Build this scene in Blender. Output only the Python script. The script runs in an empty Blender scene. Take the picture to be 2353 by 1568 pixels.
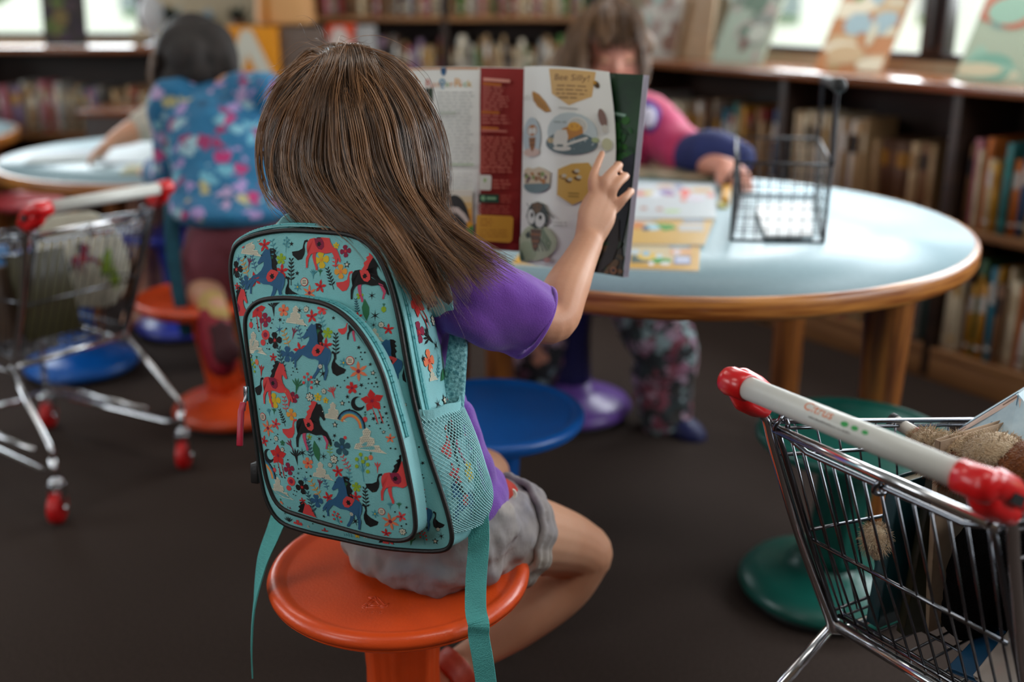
import bpy, bmesh, math, random
import numpy as np
from mathutils import Vector, Matrix, Quaternion
SC = bpy.context.scene
COL = SC.collection
PI = math.pi
sin, cos = math.sin, math.cos

# ---------------------------------------------------------------- camera
FPX = 2450.0                      # focal length in pixels of the 2353 x 1568 frame
PITCH = math.radians(18.22)
EYE = 1.115
cam = bpy.data.cameras.new('camera')
cam.sensor_width = 36.0
cam.lens = FPX * 36.0 / 2353.0
cam.clip_start = 0.05
cam.dof.use_dof = True
cam.dof.focus_distance = 1.27
cam.dof.aperture_fstop = 1.9
camo = bpy.data.objects.new('camera', cam)
COL.objects.link(camo)
camo.location = (0, 0, EYE)
camo.rotation_euler = (PI / 2 - PITCH, 0, 0)
SC.camera = camo

# ---------------------------------------------------------------- colour management, world, lights
SC.view_settings.view_transform = 'Standard'
SC.view_settings.look = 'None'
SC.view_settings.exposure = 0.42
SC.view_settings.gamma = 1.0
SC.view_settings.use_curve_mapping = False
try:
    SC.cycles.max_bounces = 6
    SC.cycles.diffuse_bounces = 3
    SC.cycles.glossy_bounces = 4
    SC.cycles.transparent_max_bounces = 8
    SC.cycles.caustics_reflective = False
    SC.cycles.caustics_refractive = False
except Exception:
    pass

world = bpy.data.worlds.new('overcast_sky')
SC.world = world
world.use_nodes = True
bgn = world.node_tree.nodes['Background']
bgn.inputs[0].default_value = (0.86, 0.94, 1.0, 1)
bgn.inputs[1].default_value = 0.8


def area(name, loc, target, sx, sy, power, color=(1, 1, 1)):
    l = bpy.data.lights.new(name, 'AREA')
    l.shape = 'RECTANGLE'
    l.size, l.size_y = sx, sy
    l.energy = power
    l.color = color
    o = bpy.data.objects.new(name, l)
    COL.objects.link(o)
    o.location = loc
    d = Vector(target) - Vector(loc)
    o.rotation_euler = d.to_track_quat('-Z', 'Y').to_euler()
    return o


# daylight coming in through the window band on the right, the left-hand window and a window far left; near lamps are added fill
area('daylight_right_windows', (1.78, 3.15, 1.42), (0.3, 1.9, 0.65), 2.8, 0.85, 74, (0.90, 0.96, 1.0))
area('fill_near_right', (2.7, 0.6, 1.65), (0.0, 1.35, 0.6), 1.8, 1.1, 36, (0.92, 0.97, 1.0))  # added fill lamp floating inside the room, no window there
area('daylight_left_window', (-2.35, 5.0, 1.42), (-0.9, 2.2, 0.55), 1.3, 0.9, 32, (0.88, 0.96, 1.0))
area('daylight_far_left', (-4.7, 1.6, 1.7), (0.0, 1.5, 0.5), 2.4, 1.1, 38, (0.90, 0.96, 1.0))
area('fill_near_left', (-2.6, -1.2, 1.75), (-0.1, 1.2, 0.6), 1.8, 1.1, 24, (0.93, 0.97, 1.0))  # unseen fill added behind the camera to brighten girl and backpack
for lx, ly in ((-1.6, 0.2), (0.9, 0.4), (-1.6, 3.0), (0.6, 3.3)):
    area('ceiling_panel_light', (lx, ly, 2.68), (lx, ly, 0), 1.2, 0.6, 9, (1.0, 0.96, 0.9))
sun = bpy.data.lights.new('sun', 'SUN')
sun.energy = 4.2
sun.angle = 0.02
sun.color = (1.0, 0.96, 0.9)
suno = bpy.data.objects.new('sun', sun)
COL.objects.link(suno)
suno.rotation_euler = Vector((0.08, 0.5, -0.866)).to_track_quat('-Z', 'Y').to_euler()


# ---------------------------------------------------------------- pixel / space helpers (pinhole of the camera above)
def ray(px, py):
    x = (px - 1176.5) / FPX
    y = -(py - 784.0) / FPX
    return Vector((x, cos(PITCH) + y * sin(PITCH), -sin(PITCH) + y * cos(PITCH)))


def P(px, py, d):
    return Vector((0, 0, EYE)) + ray(px, py) * d


def atz(px, py, z):
    r = ray(px, py)
    return Vector((0, 0, EYE)) + r * ((z - EYE) / r.z)


def aty(px, py, y):
    r = ray(px, py)
    return Vector((0, 0, EYE)) + r * (y / r.y)


def onplane(px, py, a, n):
    r = ray(px, py)
    o = Vector((0, 0, EYE))
    return o + r * ((Vector(a) - o).dot(n) / r.dot(n))


# ---------------------------------------------------------------- materials
def hx(h):
    h = h.lstrip('#')
    out = []
    for i in (0, 2, 4):
        c = int(h[i:i + 2], 16) / 255.0
        out.append(c / 12.92 if c <= 0.04045 else ((c + 0.055) / 1.055) ** 2.4)
    return (out[0], out[1], out[2], 1.0)


MATS = {}


def mat(name, color, rough=0.5, metal=0.0, var=0.0, scale=8.0, stretch=(1, 1, 1), bump=0.0, bscale=60.0, second=None,
        sheen=0.0, spec=0.5, coat=0.0, alpha=1.0, trans=0.0, detail=4.0, sss=0.0, bstretch=None):
    """Principled material whose colour varies by a noise between `color` and `second`, with an optional fine bump."""
    if name in MATS:
        return MATS[name]
    m = bpy.data.materials.new(name)
    m.use_nodes = True
    nt = m.node_tree
    b = nt.nodes['Principled BSDF']
    c = hx(color) if isinstance(color, str) else color
    b.inputs['Base Color'].default_value = c
    m.diffuse_color = c
    b.inputs['Roughness'].default_value = rough
    b.inputs['Metallic'].default_value = metal
    b.inputs['Specular IOR Level'].default_value = spec
    if sheen:
        b.inputs['Sheen Weight'].default_value = sheen
    if coat:
        b.inputs['Coat Weight'].default_value = coat
        b.inputs['Coat Roughness'].default_value = 0.15
    if trans:
        b.inputs['Transmission Weight'].default_value = trans
    if sss:
        b.inputs['Subsurface Weight'].default_value = sss
        b.inputs['Subsurface Radius'].default_value = (0.012, 0.005, 0.003)
        b.inputs['Subsurface Scale'].default_value = 0.5
    tc = nt.nodes.new('ShaderNodeTexCoord')
    if var or second:
        mp = nt.nodes.new('ShaderNodeMapping')
        mp.inputs['Scale'].default_value = stretch
        nz = nt.nodes.new('ShaderNodeTexNoise')
        nz.inputs['Scale'].default_value = scale
        nz.inputs['Detail'].default_value = detail
        rp = nt.nodes.new('ShaderNodeValToRGB')
        rp.color_ramp.elements[0].position = 0.36
        rp.color_ramp.elements[1].position = 0.64
        if second:
            c2 = hx(second) if isinstance(second, str) else second
        else:
            c2 = tuple(min(1.0, x * (1 + var)) for x in c[:3]) + (1,)
            c = tuple(x * (1 - var) for x in c[:3]) + (1,)
        rp.color_ramp.elements[0].color = c
        rp.color_ramp.elements[1].color = c2
        nt.links.new(tc.outputs['Object'], mp.inputs['Vector'])
        nt.links.new(mp.outputs[0], nz.inputs['Vector'])
        nt.links.new(nz.outputs['Fac'], rp.inputs[0])
        nt.links.new(rp.outputs[0], b.inputs['Base Color'])
    if bump:
        n2 = nt.nodes.new('ShaderNodeTexNoise')
        n2.inputs['Scale'].default_value = bscale
        n2.inputs['Detail'].default_value = 3
        bp = nt.nodes.new('ShaderNodeBump')
        bp.inputs['Strength'].default_value = bump
        bp.inputs['Distance'].default_value = 0.004
        if bstretch:
            mp2 = nt.nodes.new('ShaderNodeMapping')
            mp2.inputs['Scale'].default_value = bstretch
            nt.links.new(tc.outputs['Object'], mp2.inputs['Vector'])
            nt.links.new(mp2.outputs[0], n2.inputs['Vector'])
        else:
            nt.links.new(tc.outputs['Object'], n2.inputs['Vector'])
        nt.links.new(n2.outputs['Fac'], bp.inputs['Height'])
        nt.links.new(bp.outputs[0], b.inputs['Normal'])
    MATS[name] = m
    return m


def flat(h, rough=0.75):
    return mat('ink_' + h, '#' + h, rough, spec=0.3)


# ---------------------------------------------------------------- mesh builder
def frames(pts):
    """Parallel-transport frames along a polyline."""
    pts = [Vector(p) for p in pts]
    n = len(pts)
    tg = []
    for i in range(n):
        a = pts[max(i - 1, 0)]
        b = pts[min(i + 1, n - 1)]
        t = (b - a)
        tg.append(t.normalized() if t.length > 1e-9 else Vector((0, 0, 1)))
    up = Vector((0, 0, 1)) if abs(tg[0].z) < 0.9 else Vector((1, 0, 0))
    u = tg[0].cross(up).normalized()
    out = []
    for i in range(n):
        if i:
            q = tg[i - 1].rotation_difference(tg[i])
            u = (q @ u)
            u = (u - tg[i] * u.dot(tg[i])).normalized()
        out.append((pts[i], tg[i], u, tg[i].cross(u)))
    return out


def smooth_path(pts, n=6, closed=False):
    """Catmull-Rom through the points (tuples of any length)."""
    pts = [np.array(p, float) for p in pts]
    N = len(pts)
    out = []
    for i in range(N if closed else N - 1):
        if closed:
            p0, p1, p2, p3 = (pts[(i + k) % N] for k in (-1, 0, 1, 2))
        else:
            p0, p1, p2, p3 = pts[max(i - 1, 0)], pts[i], pts[i + 1], pts[min(i + 2, N - 1)]
        for k in range(n):
            t = k / n
            out.append(0.5 * ((2 * p1) + (-p0 + p2) * t + (2 * p0 - 5 * p1 + 4 * p2 - p3) * t * t + (-p0 + 3 * p1 - 3 * p2 + p3) * t ** 3))
    if not closed:
        out.append(pts[-1])
    return out


class MB:
    def __init__(self):
        self.v, self.f, self.m, self.s = [], [], [], []

    def face(self, idx, mi=0, sm=True):
        self.f.append(tuple(idx)); self.m.append(mi); self.s.append(sm)

    def add(self, verts, faces, mi=0, sm=True):
        o = len(self.v)
        self.v += [tuple(p) for p in verts]
        for f in faces:
            self.face([i + o for i in f], mi, sm)
        return o

    def box(self, c, s, rot=None, mi=0, taper=1.0):
        c = Vector(c)
        vs = []
        for dz in (-1, 1):
            k = taper if dz > 0 else 1.0
            for dx, dy in ((-1, -1), (1, -1), (1, 1), (-1, 1)):
                p = Vector((dx * s[0] / 2 * k, dy * s[1] / 2 * k, dz * s[2] / 2))
                if rot is not None:
                    p = rot @ p
                vs.append(c + p)
        self.add(vs, [(3, 2, 1, 0), (4, 5, 6, 7), (0, 1, 5, 4), (1, 2, 6, 5), (2, 3, 7, 6), (3, 0, 4, 7)], mi, False)

    def tube(self, pts, r, seg=10, cap=True, mi=0, flatten=None, closed=False, sm=True):
        fr = frames(pts)
        n = len(fr)
        rs = [r] * n if isinstance(r, (int, float)) else list(r)
        vs = []
        for (p, t, u, w), rr in zip(fr, rs):
            for k in range(seg):
                a = 2 * PI * k / seg
                if flatten:
                    vs.append(p + u * (cos(a) * rr * flatten[0]) + w * (sin(a) * rr * flatten[1]))
                else:
                    vs.append(p + u * (cos(a) * rr) + w * (sin(a) * rr))
        fs = []
        for i in range(n if closed else n - 1):
            j = (i + 1) % n
            for k in range(seg):
                k2 = (k + 1) % seg
                fs.append((i * seg + k, i * seg + k2, j * seg + k2, j * seg + k))
        if cap and not closed:
            fs.append(tuple(range(seg - 1, -1, -1)))
            fs.append(tuple((n - 1) * seg + k for k in range(seg)))
        self.add(vs, fs, mi, sm)

    def ribbon(self, pts, wdir, width, thick, mi=0, ndir=None):
        """Flat strap: section of `width` along wdir(i) and `thick` along the normal."""
        pts = [Vector(p) for p in pts]
        n = len(pts)
        vs = []
        for i, p in enumerate(pts):
            t = (pts[min(i + 1, n - 1)] - pts[max(i - 1, 0)]).normalized()
            w = Vector(wdir(i / (n - 1)) if callable(wdir) else wdir)
            w = (w - t * w.dot(t)).normalized()
            nn = t.cross(w)
            ww = width(i / (n - 1)) if callable(width) else width
            for a, b in ((-1, -1), (1, -1), (1, 1), (-1, 1)):
                vs.append(p + w * (a * ww / 2) + nn * (b * thick / 2))
        fs = []
        for i in range(n - 1):
            for k in range(4):
                k2 = (k + 1) % 4
                fs.append((i * 4 + k, i * 4 + k2, i * 4 + 4 + k2, i * 4 + 4 + k))
        fs += [(3, 2, 1, 0), tuple((n - 1) * 4 + k for k in range(4))]
        self.add(vs, fs, mi, False)

    def ells(self, rings, M, seg=28, mi=0):
        """Closed body through horizontal ellipses: (centre, half-width, half-depth), axes from M."""
        raw = smooth_path([(c.x, c.y, c.z, rx, ry) for c, rx, ry in rings], 5)
        vs, fs = [], []
        for q in raw:
            for k in range(seg):
                t = 2 * PI * k / seg
                vs.append(Vector(q[:3]) + M @ Vector((q[3] * cos(t), q[4] * sin(t), 0)))
        n = len(raw)
        for i in range(n - 1):
            for k in range(seg):
                k2 = (k + 1) % seg
                fs.append((i * seg + k, i * seg + k2, (i + 1) * seg + k2, (i + 1) * seg + k))
        fs += [tuple(range(seg - 1, -1, -1)), tuple((n - 1) * seg + k for k in range(seg))]
        self.add(vs, fs, mi, True)

    def lathe(self, prof, seg=48, M=None, mi=0, rib=None, sm=True):
        """prof: list of (radius, z[, mi]); optional rib(radius, angle, z)."""
        vs, fs, ms = [], [], []
        for q in prof:
            for k in range(seg):
                a = 2 * PI * k / seg
                r = q[0]
                if rib:
                    r = rib(r, a, q[1])
                p = Vector((r * cos(a), r * sin(a), q[1]))
                vs.append(M @ p if M is not None else p)
        o = len(self.v)
        self.v += [tuple(p) for p in vs]
        for i in range(len(prof) - 1):
            mm = prof[i][2] if len(prof[i]) > 2 else mi
            for k in range(seg):
                k2 = (k + 1) % seg
                self.face((o + i * seg + k, o + i * seg + k2, o + (i + 1) * seg + k2, o + (i + 1) * seg + k), mm, sm)
        self.face([o + k for k in range(seg - 1, -1, -1)], prof[0][2] if len(prof[0]) > 2 else mi, sm)
        self.face([o + (len(prof) - 1) * seg + k for k in range(seg)], prof[-1][2] if len(prof[-1]) > 2 else mi, sm)

    def grid(self, fn, nu, nv, mi=0, cu=False, sm=True):
        o = len(self.v)
        for j in range(nv + 1):
            for i in range(nu if cu else nu + 1):
                self.v.append(tuple(fn(i / nu, j / nv)))
        W = nu if cu else nu + 1
        for j in range(nv):
            for i in range(nu):
                i2 = (i + 1) % W if cu else i + 1
                self.face((o + j * W + i, o + j * W + i2, o + (j + 1) * W + i2, o + (j + 1) * W + i), mi, sm)

    def ball(self, c, r, M=None, seg=16, rings=10, mi=0):
        c = Vector(c)
        r = (r, r, r) if isinstance(r, (int, float)) else r

        def fn(u, v):
            a, b = 2 * PI * u, PI * (v - 0.5)
            p = Vector((r[0] * cos(a) * cos(b), r[1] * sin(a) * cos(b), r[2] * sin(b)))
            if M is not None:
                p = M @ p
            return c + p
        o = len(self.v)
        self.v.append(tuple(fn(0, 0)))
        for j in range(1, rings):
            for i in range(seg):
                self.v.append(tuple(fn(i / seg, j / rings)))
        self.v.append(tuple(fn(0, 1)))
        for i in range(seg):
            self.face((o, o + 1 + (i + 1) % seg, o + 1 + i), mi)
            for j in range(rings - 2):
                a = o + 1 + j * seg
                self.face((a + i, a + (i + 1) % seg, a + seg + (i + 1) % seg, a + seg + i), mi)
            a = o + 1 + (rings - 2) * seg
            self.face((a + i, a + (i + 1) % seg, len(self.v) - 1), mi)

    def prism(self, pts, d, mi=0):
        """Polygon (3-D points) extruded by vector d."""
        pts = [Vector(p) for p in pts]
        n = len(pts)
        d = Vector(d)
        fs = [tuple(range(n - 1, -1, -1)), tuple(n + k for k in range(n))]
        fs += [(k, (k + 1) % n, n + (k + 1) % n, n + k) for k in range(n)]
        self.add(pts + [p + d for p in pts], fs, mi, False)

    def build(self, name, mats, parent=None, bevel=0.0, seg=2, subsurf=0):
        me = bpy.data.meshes.new(name)
        me.from_pydata(self.v, [], self.f)
        me.polygons.foreach_set('material_index', self.m)
        me.polygons.foreach_set('use_smooth', self.s)
        if not isinstance(mats, (list, tuple)):
            mats = [mats]
        for m in mats:
            me.materials.append(m)
        me.update()
        o = bpy.data.objects.new(name, me)
        COL.objects.link(o)
        if parent is not None:
            adopt(o, parent)
        if bevel:
            b = o.modifiers.new('bevel', 'BEVEL')
            b.width = bevel
            b.segments = seg
            b.limit_method = 'ANGLE'
            b.angle_limit = math.radians(50)
            for p in me.polygons:
                p.use_smooth = True
            b.harden_normals = False
        if subsurf:
            s = o.modifiers.new('sub', 'SUBSURF')
            s.levels = s.render_levels = subsurf
        return o


def adopt(o, parent):
    """Parent a mesh given in the thing's local space; world-space things carry 'world' and cancel the offset."""
    o.parent = parent
    if parent.get('_w'):
        base = parent
        off = Vector(parent['_w'])
        o.matrix_parent_inverse = Matrix.Translation(-off)


def thing(name, label, cat, loc=(0, 0, 0), rz=0.0, group=None, worldspace=False):
    """Empty at the base of a thing; worldspace=True means its parts are written in world coordinates."""
    o = bpy.data.objects.new(name, None)
    COL.objects.link(o)
    o.location = loc
    o.rotation_euler = (0, 0, rz)
    o.empty_display_size = 0.05
    if worldspace:
        o['_w'] = tuple(loc)
    return tag(o, label, cat, group)


def tag(o, label, cat, group=None, kind=None):
    o['label'] = label
    o['category'] = cat
    if group:
        o['group'] = group
    if kind:
        o['kind'] = kind
    return o


def struct(o):
    o['kind'] = 'structure'
    return o


def copy_tree(o, parent=None):
    c = o.copy()
    COL.objects.link(c)
    if parent is not None:
        c.parent = parent
        c.matrix_parent_inverse = o.matrix_parent_inverse.copy()
    for ch in list(o.children):
        copy_tree(ch, c)
    return c


def rotz(a):
    return Matrix.Rotation(a, 3, 'Z')


def frame3(x, y, z):
    return Matrix((x, y, z)).transposed()


# ---------------------------------------------------------------- common materials
OAK = mat('oak_edge', '#84461a', 0.36, second='#c8843e', scale=3.0, stretch=(2, 2, 34), bump=0.12, bscale=30, bstretch=(2, 2, 30), coat=0.25)
OAKLEG = mat('oak_leg', '#55290f', 0.42, second='#a06028', scale=3.0, stretch=(26, 26, 1.6), bump=0.1, bscale=30, bstretch=(20, 20, 2))
LAM = mat('blue_grey_laminate', '#9db7bf', 0.40, var=0.03, scale=90, spec=0.35)
CHROME = mat('chrome_wire', '#dcdde0', 0.17, 1.0)
WIREM = mat('dark_chrome_wire', '#77797f', 0.2, 1.0)
CHROME_D = mat('steel_bracket', '#9a9ca2', 0.25, 1.0, bump=0.05, bscale=40)
BLACKP = mat('black_rubber', '#0c0d0f', 0.6)
DARKWOOD = mat('dark_walnut', '#24160f', 0.5, second='#352116', scale=2, stretch=(1, 1, 14))
SHELFWOOD = mat('tan_shelf_wood', '#7d5636', 0.4, second='#94683f', scale=2, stretch=(2, 2, 24))
TOPWOOD = mat('counter_wood', '#6f3f22', 0.17, second='#87502d', scale=2, stretch=(2, 2, 24), coat=0.5)
PAGES = mat('page_block', '#c9bea4', 0.8, second='#b3a78c', scale=4, stretch=(1, 60, 1))
# ================================================================ the room
CARPET = mat('brown_carpet', '#2f2723', 0.95, second='#443832', scale=240, detail=6, bump=0.6, bscale=420, spec=0.15)
fl = MB()
fl.add([(-5, -1.5, 0), (4.5, -1.5, 0), (4.5, 6.2, 0), (-5, 6.2, 0)], [(0, 1, 2, 3)], 0, False)
struct(fl.build('floor', CARPET))
CREAM = mat('cream_plaster', '#a89b83', 0.85, var=0.05, scale=5)
CEIL = mat('ceiling_tile', '#8b8a86', 0.9, var=0.05, scale=30)
ce = MB()
ce.box((-0.2, 2.4, 2.75), (9.6, 7.8, 0.08))
struct(ce.build('ceiling', CEIL))
FRAME = mat('dark_bronze_frame', '#1f1613', 0.45)

# right-hand counter line: origin A on the floor, e runs away from the camera, nrm faces the room
A = Vector((1.36, 2.85, 0))
E_ = Vector((-0.55, 0.835, 0)).normalized()
NR = Vector((-0.835, -0.55, 0)).normalized()
ROTR = frame3(E_, -NR, Vector((0, 0, 1)))      # local x along case, local y into the case, local z up
S0, S1 = -0.95, 1.90


def RC(s, d, z):
    """Point of the right-hand case: s along it, d depth behind its front, z height."""
    return A + E_ * s - NR * d + Vector((0, 0, z))


def wall_with_hole(name, pt, xdir, length, h, holes, mats, thick=0.1, zoff=0.0):
    """Wall standing along xdir from pt, its thickness behind it, with rectangular openings (x0,x1,z0,z1)."""
    xs = sorted({0.0, length, *[q for o in holes for q in o[:2]]})
    zs = sorted({zoff, h, *[q for o in holes for q in o[2:]]})
    xdir = Vector(xdir).normalized()
    nd = Vector((-xdir.y, xdir.x, 0))
    w = MB()
    R = frame3(xdir, nd, Vector((0, 0, 1)))
    for i in range(len(xs) - 1):
        for j in range(len(zs) - 1):
            cx, cz = (xs[i] + xs[i + 1]) / 2, (zs[j] + zs[j + 1]) / 2
            if any(o[0] < cx < o[1] and o[2] < cz < o[3] for o in holes):
                continue
            w.box(Vector(pt) + xdir * cx + nd * (thick / 2) + Vector((0, 0, cz)), (xs[i + 1] - xs[i], thick, zs[j + 1] - zs[j]), R)
    return struct(w.build(name, mats))


GLASS = bpy.data.materials.new('window_glass')
GLASS.use_nodes = True
_nt = GLASS.node_tree
_nt.nodes.remove(_nt.nodes['Principled BSDF'])
_tr = _nt.nodes.new('ShaderNodeBsdfTransparent'); _gl = _nt.nodes.new('ShaderNodeBsdfGlossy'); _mx = _nt.nodes.new('ShaderNodeMixShader')
_gl.inputs['Roughness'].default_value = 0.02
_mx.inputs[0].default_value = 0.05
_nt.links.new(_tr.outputs[0], _mx.inputs[1]); _nt.links.new(_gl.outputs[0], _mx.inputs[2])
_nt.links.new(_mx.outputs[0], _nt.nodes['Material Output'].inputs[0])


def window(name, pt, xdir, x0, x1, z0, z1, posts, depth=0.06):
    """Frame with mullions at posts; the pane is its child."""
    xdir = Vector(xdir).normalized()
    nd = Vector((-xdir.y, xdir.x, 0))
    R = frame3(xdir, nd, Vector((0, 0, 1)))
    f = MB()
    c = lambda x, z, d=0.03: Vector(pt) + xdir * x + nd * d + Vector((0, 0, z))
    f.box(c((x0 + x1) / 2, z0 + 0.012), (x1 - x0, depth, 0.024), R)
    f.box(c((x0 + x1) / 2, z1 - 0.02), (x1 - x0, depth, 0.04), R)
    for x, w in [(x0 + 0.02, 0.04), (x1 - 0.02, 0.04)] + list(posts):
        f.box(c(x, (z0 + z1) / 2), (w, depth, z1 - z0 - 0.01), R)
        if 0.06 < w:
            f.box(c(x, (z0 + z1) / 2, -0.005), (w * 0.22, depth, z1 - z0 - 0.08), R)
    fo = struct(f.build(name, FRAME, bevel=0.003))
    g = MB()
    a, b, d_, e_ = c(x0, z0), c(x1, z0), c(x1, z1), c(x0, z1)
    g.prism([a, b, d_, e_], nd * 0.006)
    go = g.build('window_pane', GLASS, fo)
    return fo


# right wall: runs with -E_ so that its thickness lies outside the room
WR0 = RC(2.05, 0.33, 0)
wall_with_hole('wall_right', WR0, -E_, 3.6, 2.75, [(0.42, 3.4, 0.90, 1.85)], CREAM)
mull = 1.49
window('window_1', WR0, -E_, 0.42, 3.4, 0.90, 1.85, [(mull, 0.085), (mull + 1.1, 0.085)])

# back wall (also behind the left-hand case) with the left window
BY = 5.10
wall_with_hole('wall_back', (-4.2, BY, 0), (1, 0, 0), 5.2, 2.75, [(1.15, 2.52, 0.905, 1.9)], CREAM)
window('window_2', (-4.2, BY, 0), (1, 0, 0), 1.15, 2.52, 0.905, 1.9, [])

NEARW = mat('warm_brown_wall', '#5c4a3a', 0.85, var=0.06, scale=4)
wall_with_hole('wall_near', (4.5, -1.5, 0), (-1, 0, 0), 9.5, 2.75, [], NEARW)
wall_with_hole('wall_left', (-5.0, -1.5, 0), (0, 1, 0), 7.0, 2.75, [], NEARW)
wall_with_hole('wall_side', (4.5, 1.2, 0), (0, -1, 0), 2.7, 2.75, [], NEARW)

# outdoors seen through the glass
GRASS = mat('lawn_green', '#4f7a32', 0.9, second='#6f9a48', scale=3)
gr = MB()
gr.add([(-14, 5.35, -0.05), (16, 5.35, -0.05), (16, 22, -0.05), (-14, 22, -0.05)], [(0, 1, 2, 3)], 0, False)
gr.add([(2.6, 2.0, -0.05), (16, 2.0, -0.05), (16, 5.35, -0.05), (1.4, 5.35, -0.05)], [(0, 1, 2, 3)], 0, False)
struct(gr.build('exterior_lawn', GRASS))
WHITEW = mat('white_siding', '#f2f4f6', 0.7)
LEAF = mat('hedge_leaf', '#3f7a2a', 0.7, second='#8fb85c', scale=14)


def building(loc, size, label, nwin):
    t = thing('building', label, 'building', loc)
    b = MB()
    b.box((0, 0, size[2] / 2), size)
    b.build('facade', WHITEW, t)
    for k in range(nwin):
        w = MB()
        x = -size[0] / 2 + (k + 0.5) * size[0] / nwin
        w.box((x, -size[1] / 2 - 0.02, 1.35), (0.34, 0.06, 0.8))
        w.build('window', mat('grey_glass', '#8b98a0', 0.2), t)
    r = MB()
    r.box((0, 0, size[2] + 0.1), (size[0] + 0.4, size[1] + 0.4, 0.2))
    r.build('roof', mat('grey_roof', '#6b6e70', 0.8), t)
    return t


building((5.2, 11.5, -0.05), (7, 3, 3.2), 'white building beyond the right-hand window', 5)
building((-6.2, 14, -0.05), (6, 3, 1.9), 'pale low building beyond the left-hand window', 3)


def tree(loc, h, r, label, seed):
    rnd = random.Random(seed)
    t = thing('tree', label, 'tree', loc)
    k = MB()
    k.tube([(0, 0, 0), (0.05, 0, h * 0.4), (0, 0.03, h * 0.75)], [0.12, 0.09, 0.04])
    k.build('trunk', mat('tree_bark', '#5a4534', 0.9, var=0.2, scale=8), t)
    c = MB()
    for i in range(420):
        a, b = rnd.uniform(0, 2 * PI), rnd.uniform(-1, 1)
        rr = r * rnd.uniform(0.5, 1.0)
        p = Vector((rr * cos(a) * math.sqrt(1 - b * b), rr * sin(a) * math.sqrt(1 - b * b), h * 0.72 + rr * b * 0.9))
        q = Quaternion((rnd.gauss(0, 1), rnd.gauss(0, 1), rnd.gauss(0, 1), rnd.gauss(0, 1))).normalized()
        s = rnd.uniform(0.12, 0.26)
        c.add([p + q @ Vector(v) * s for v in ((-1, 0, 0), (0, -0.6, 0.1), (1, 0, 0), (0, 0.6, 0.1))], [(0, 1, 2, 3)])
    c.build('crown', LEAF, t)
    return t


tree((-4.2, 8.6, -0.05), 2.9, 1.1, 'green tree outside the left-hand window', 1)
tree((-2.6, 10.4, -0.05), 3.4, 1.1, 'green tree further off behind the pale building', 2)
tree((4.9, 8.2, -0.05), 3.2, 1.0, 'green tree outside the right-hand window', 3)

# ================================================================ bookcases
def bookcase(name, label, pt, xdir, length, depth, top, shelves, posts, topw=True, over=0.015, kick=0.10, back=True, mats=None):
    """Case standing at pt, running along xdir, its depth behind; shelves = heights of shelf tops; posts = positions of uprights."""
    xdir = Vector(xdir).normalized()
    nd = Vector((-xdir.y, xdir.x, 0))
    R = frame3(xdir, nd, Vector((0, 0, 1)))
    t = thing(name, label, 'bookcase', pt, worldspace=True)
    c = lambda x, d, z: Vector(pt) + xdir * x + nd * d + Vector((0, 0, z))
    for x in posts:
        up = MB()
        up.box(c(x, depth / 2, top / 2 - 0.005), (0.028, depth, top - 0.03), R)
        up.build('upright', DARKWOOD, t, bevel=0.002)
    b = MB()
    b.box(c(length / 2, depth - 0.008, top / 2), (length, 0.014, top - 0.02), R)
    b.build('back_panel', DARKWOOD, t)
    for z in shelves:
        s = MB()
        s.box(c(length / 2, depth / 2 - 0.005, z - 0.012), (length, depth - 0.01, 0.024), R)
        s.build('shelf', SHELFWOOD, t, bevel=0.002)
    k = MB()
    k.box(c(length / 2, 0.012, kick / 2 - 0.01), (length, 0.02, kick - 0.02), R)
    k.build('kick_board', SHELFWOOD, t, bevel=0.002)
    w = MB()
    w.box(c(length / 2, depth / 2 - over / 2, top - 0.013), (length + 0.02, depth + over, 0.026), R)
    w.build('counter_top', TOPWOOD, t, bevel=0.004)
    return t


bookcase('low_bookcase', 'long low bookcase under the window with glossy brown counter top', RC(1.66, 0, 0), -E_, 2.61, 0.31, 0.867,
         (0.10, 0.47), (0.014, 0.80, 1.445, 2.06, 2.59))
# (0 of this case is its far end; upright at 1.445 is the one seen at s = 0.215)
LY = 4.72
bookcase('low_bookcase', 'low dark bookcase below the left-hand window', (-3.6, LY, 0), (1, 0, 0), 2.10, 0.33, 0.885, (0.10, 0.52), (0.014, 1.2, 2.086))
TY = 4.74
bookcase('tall_bookcase', 'tall wooden bookcase full of paperbacks along the back', (-0.92, TY, 0), (1, 0, 0), 1.28, 0.31, 1.75,
         (0.10, 0.40, 0.70, 1.012, 1.34), (0.014, 0.63, 1.266), over=0.0)

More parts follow.
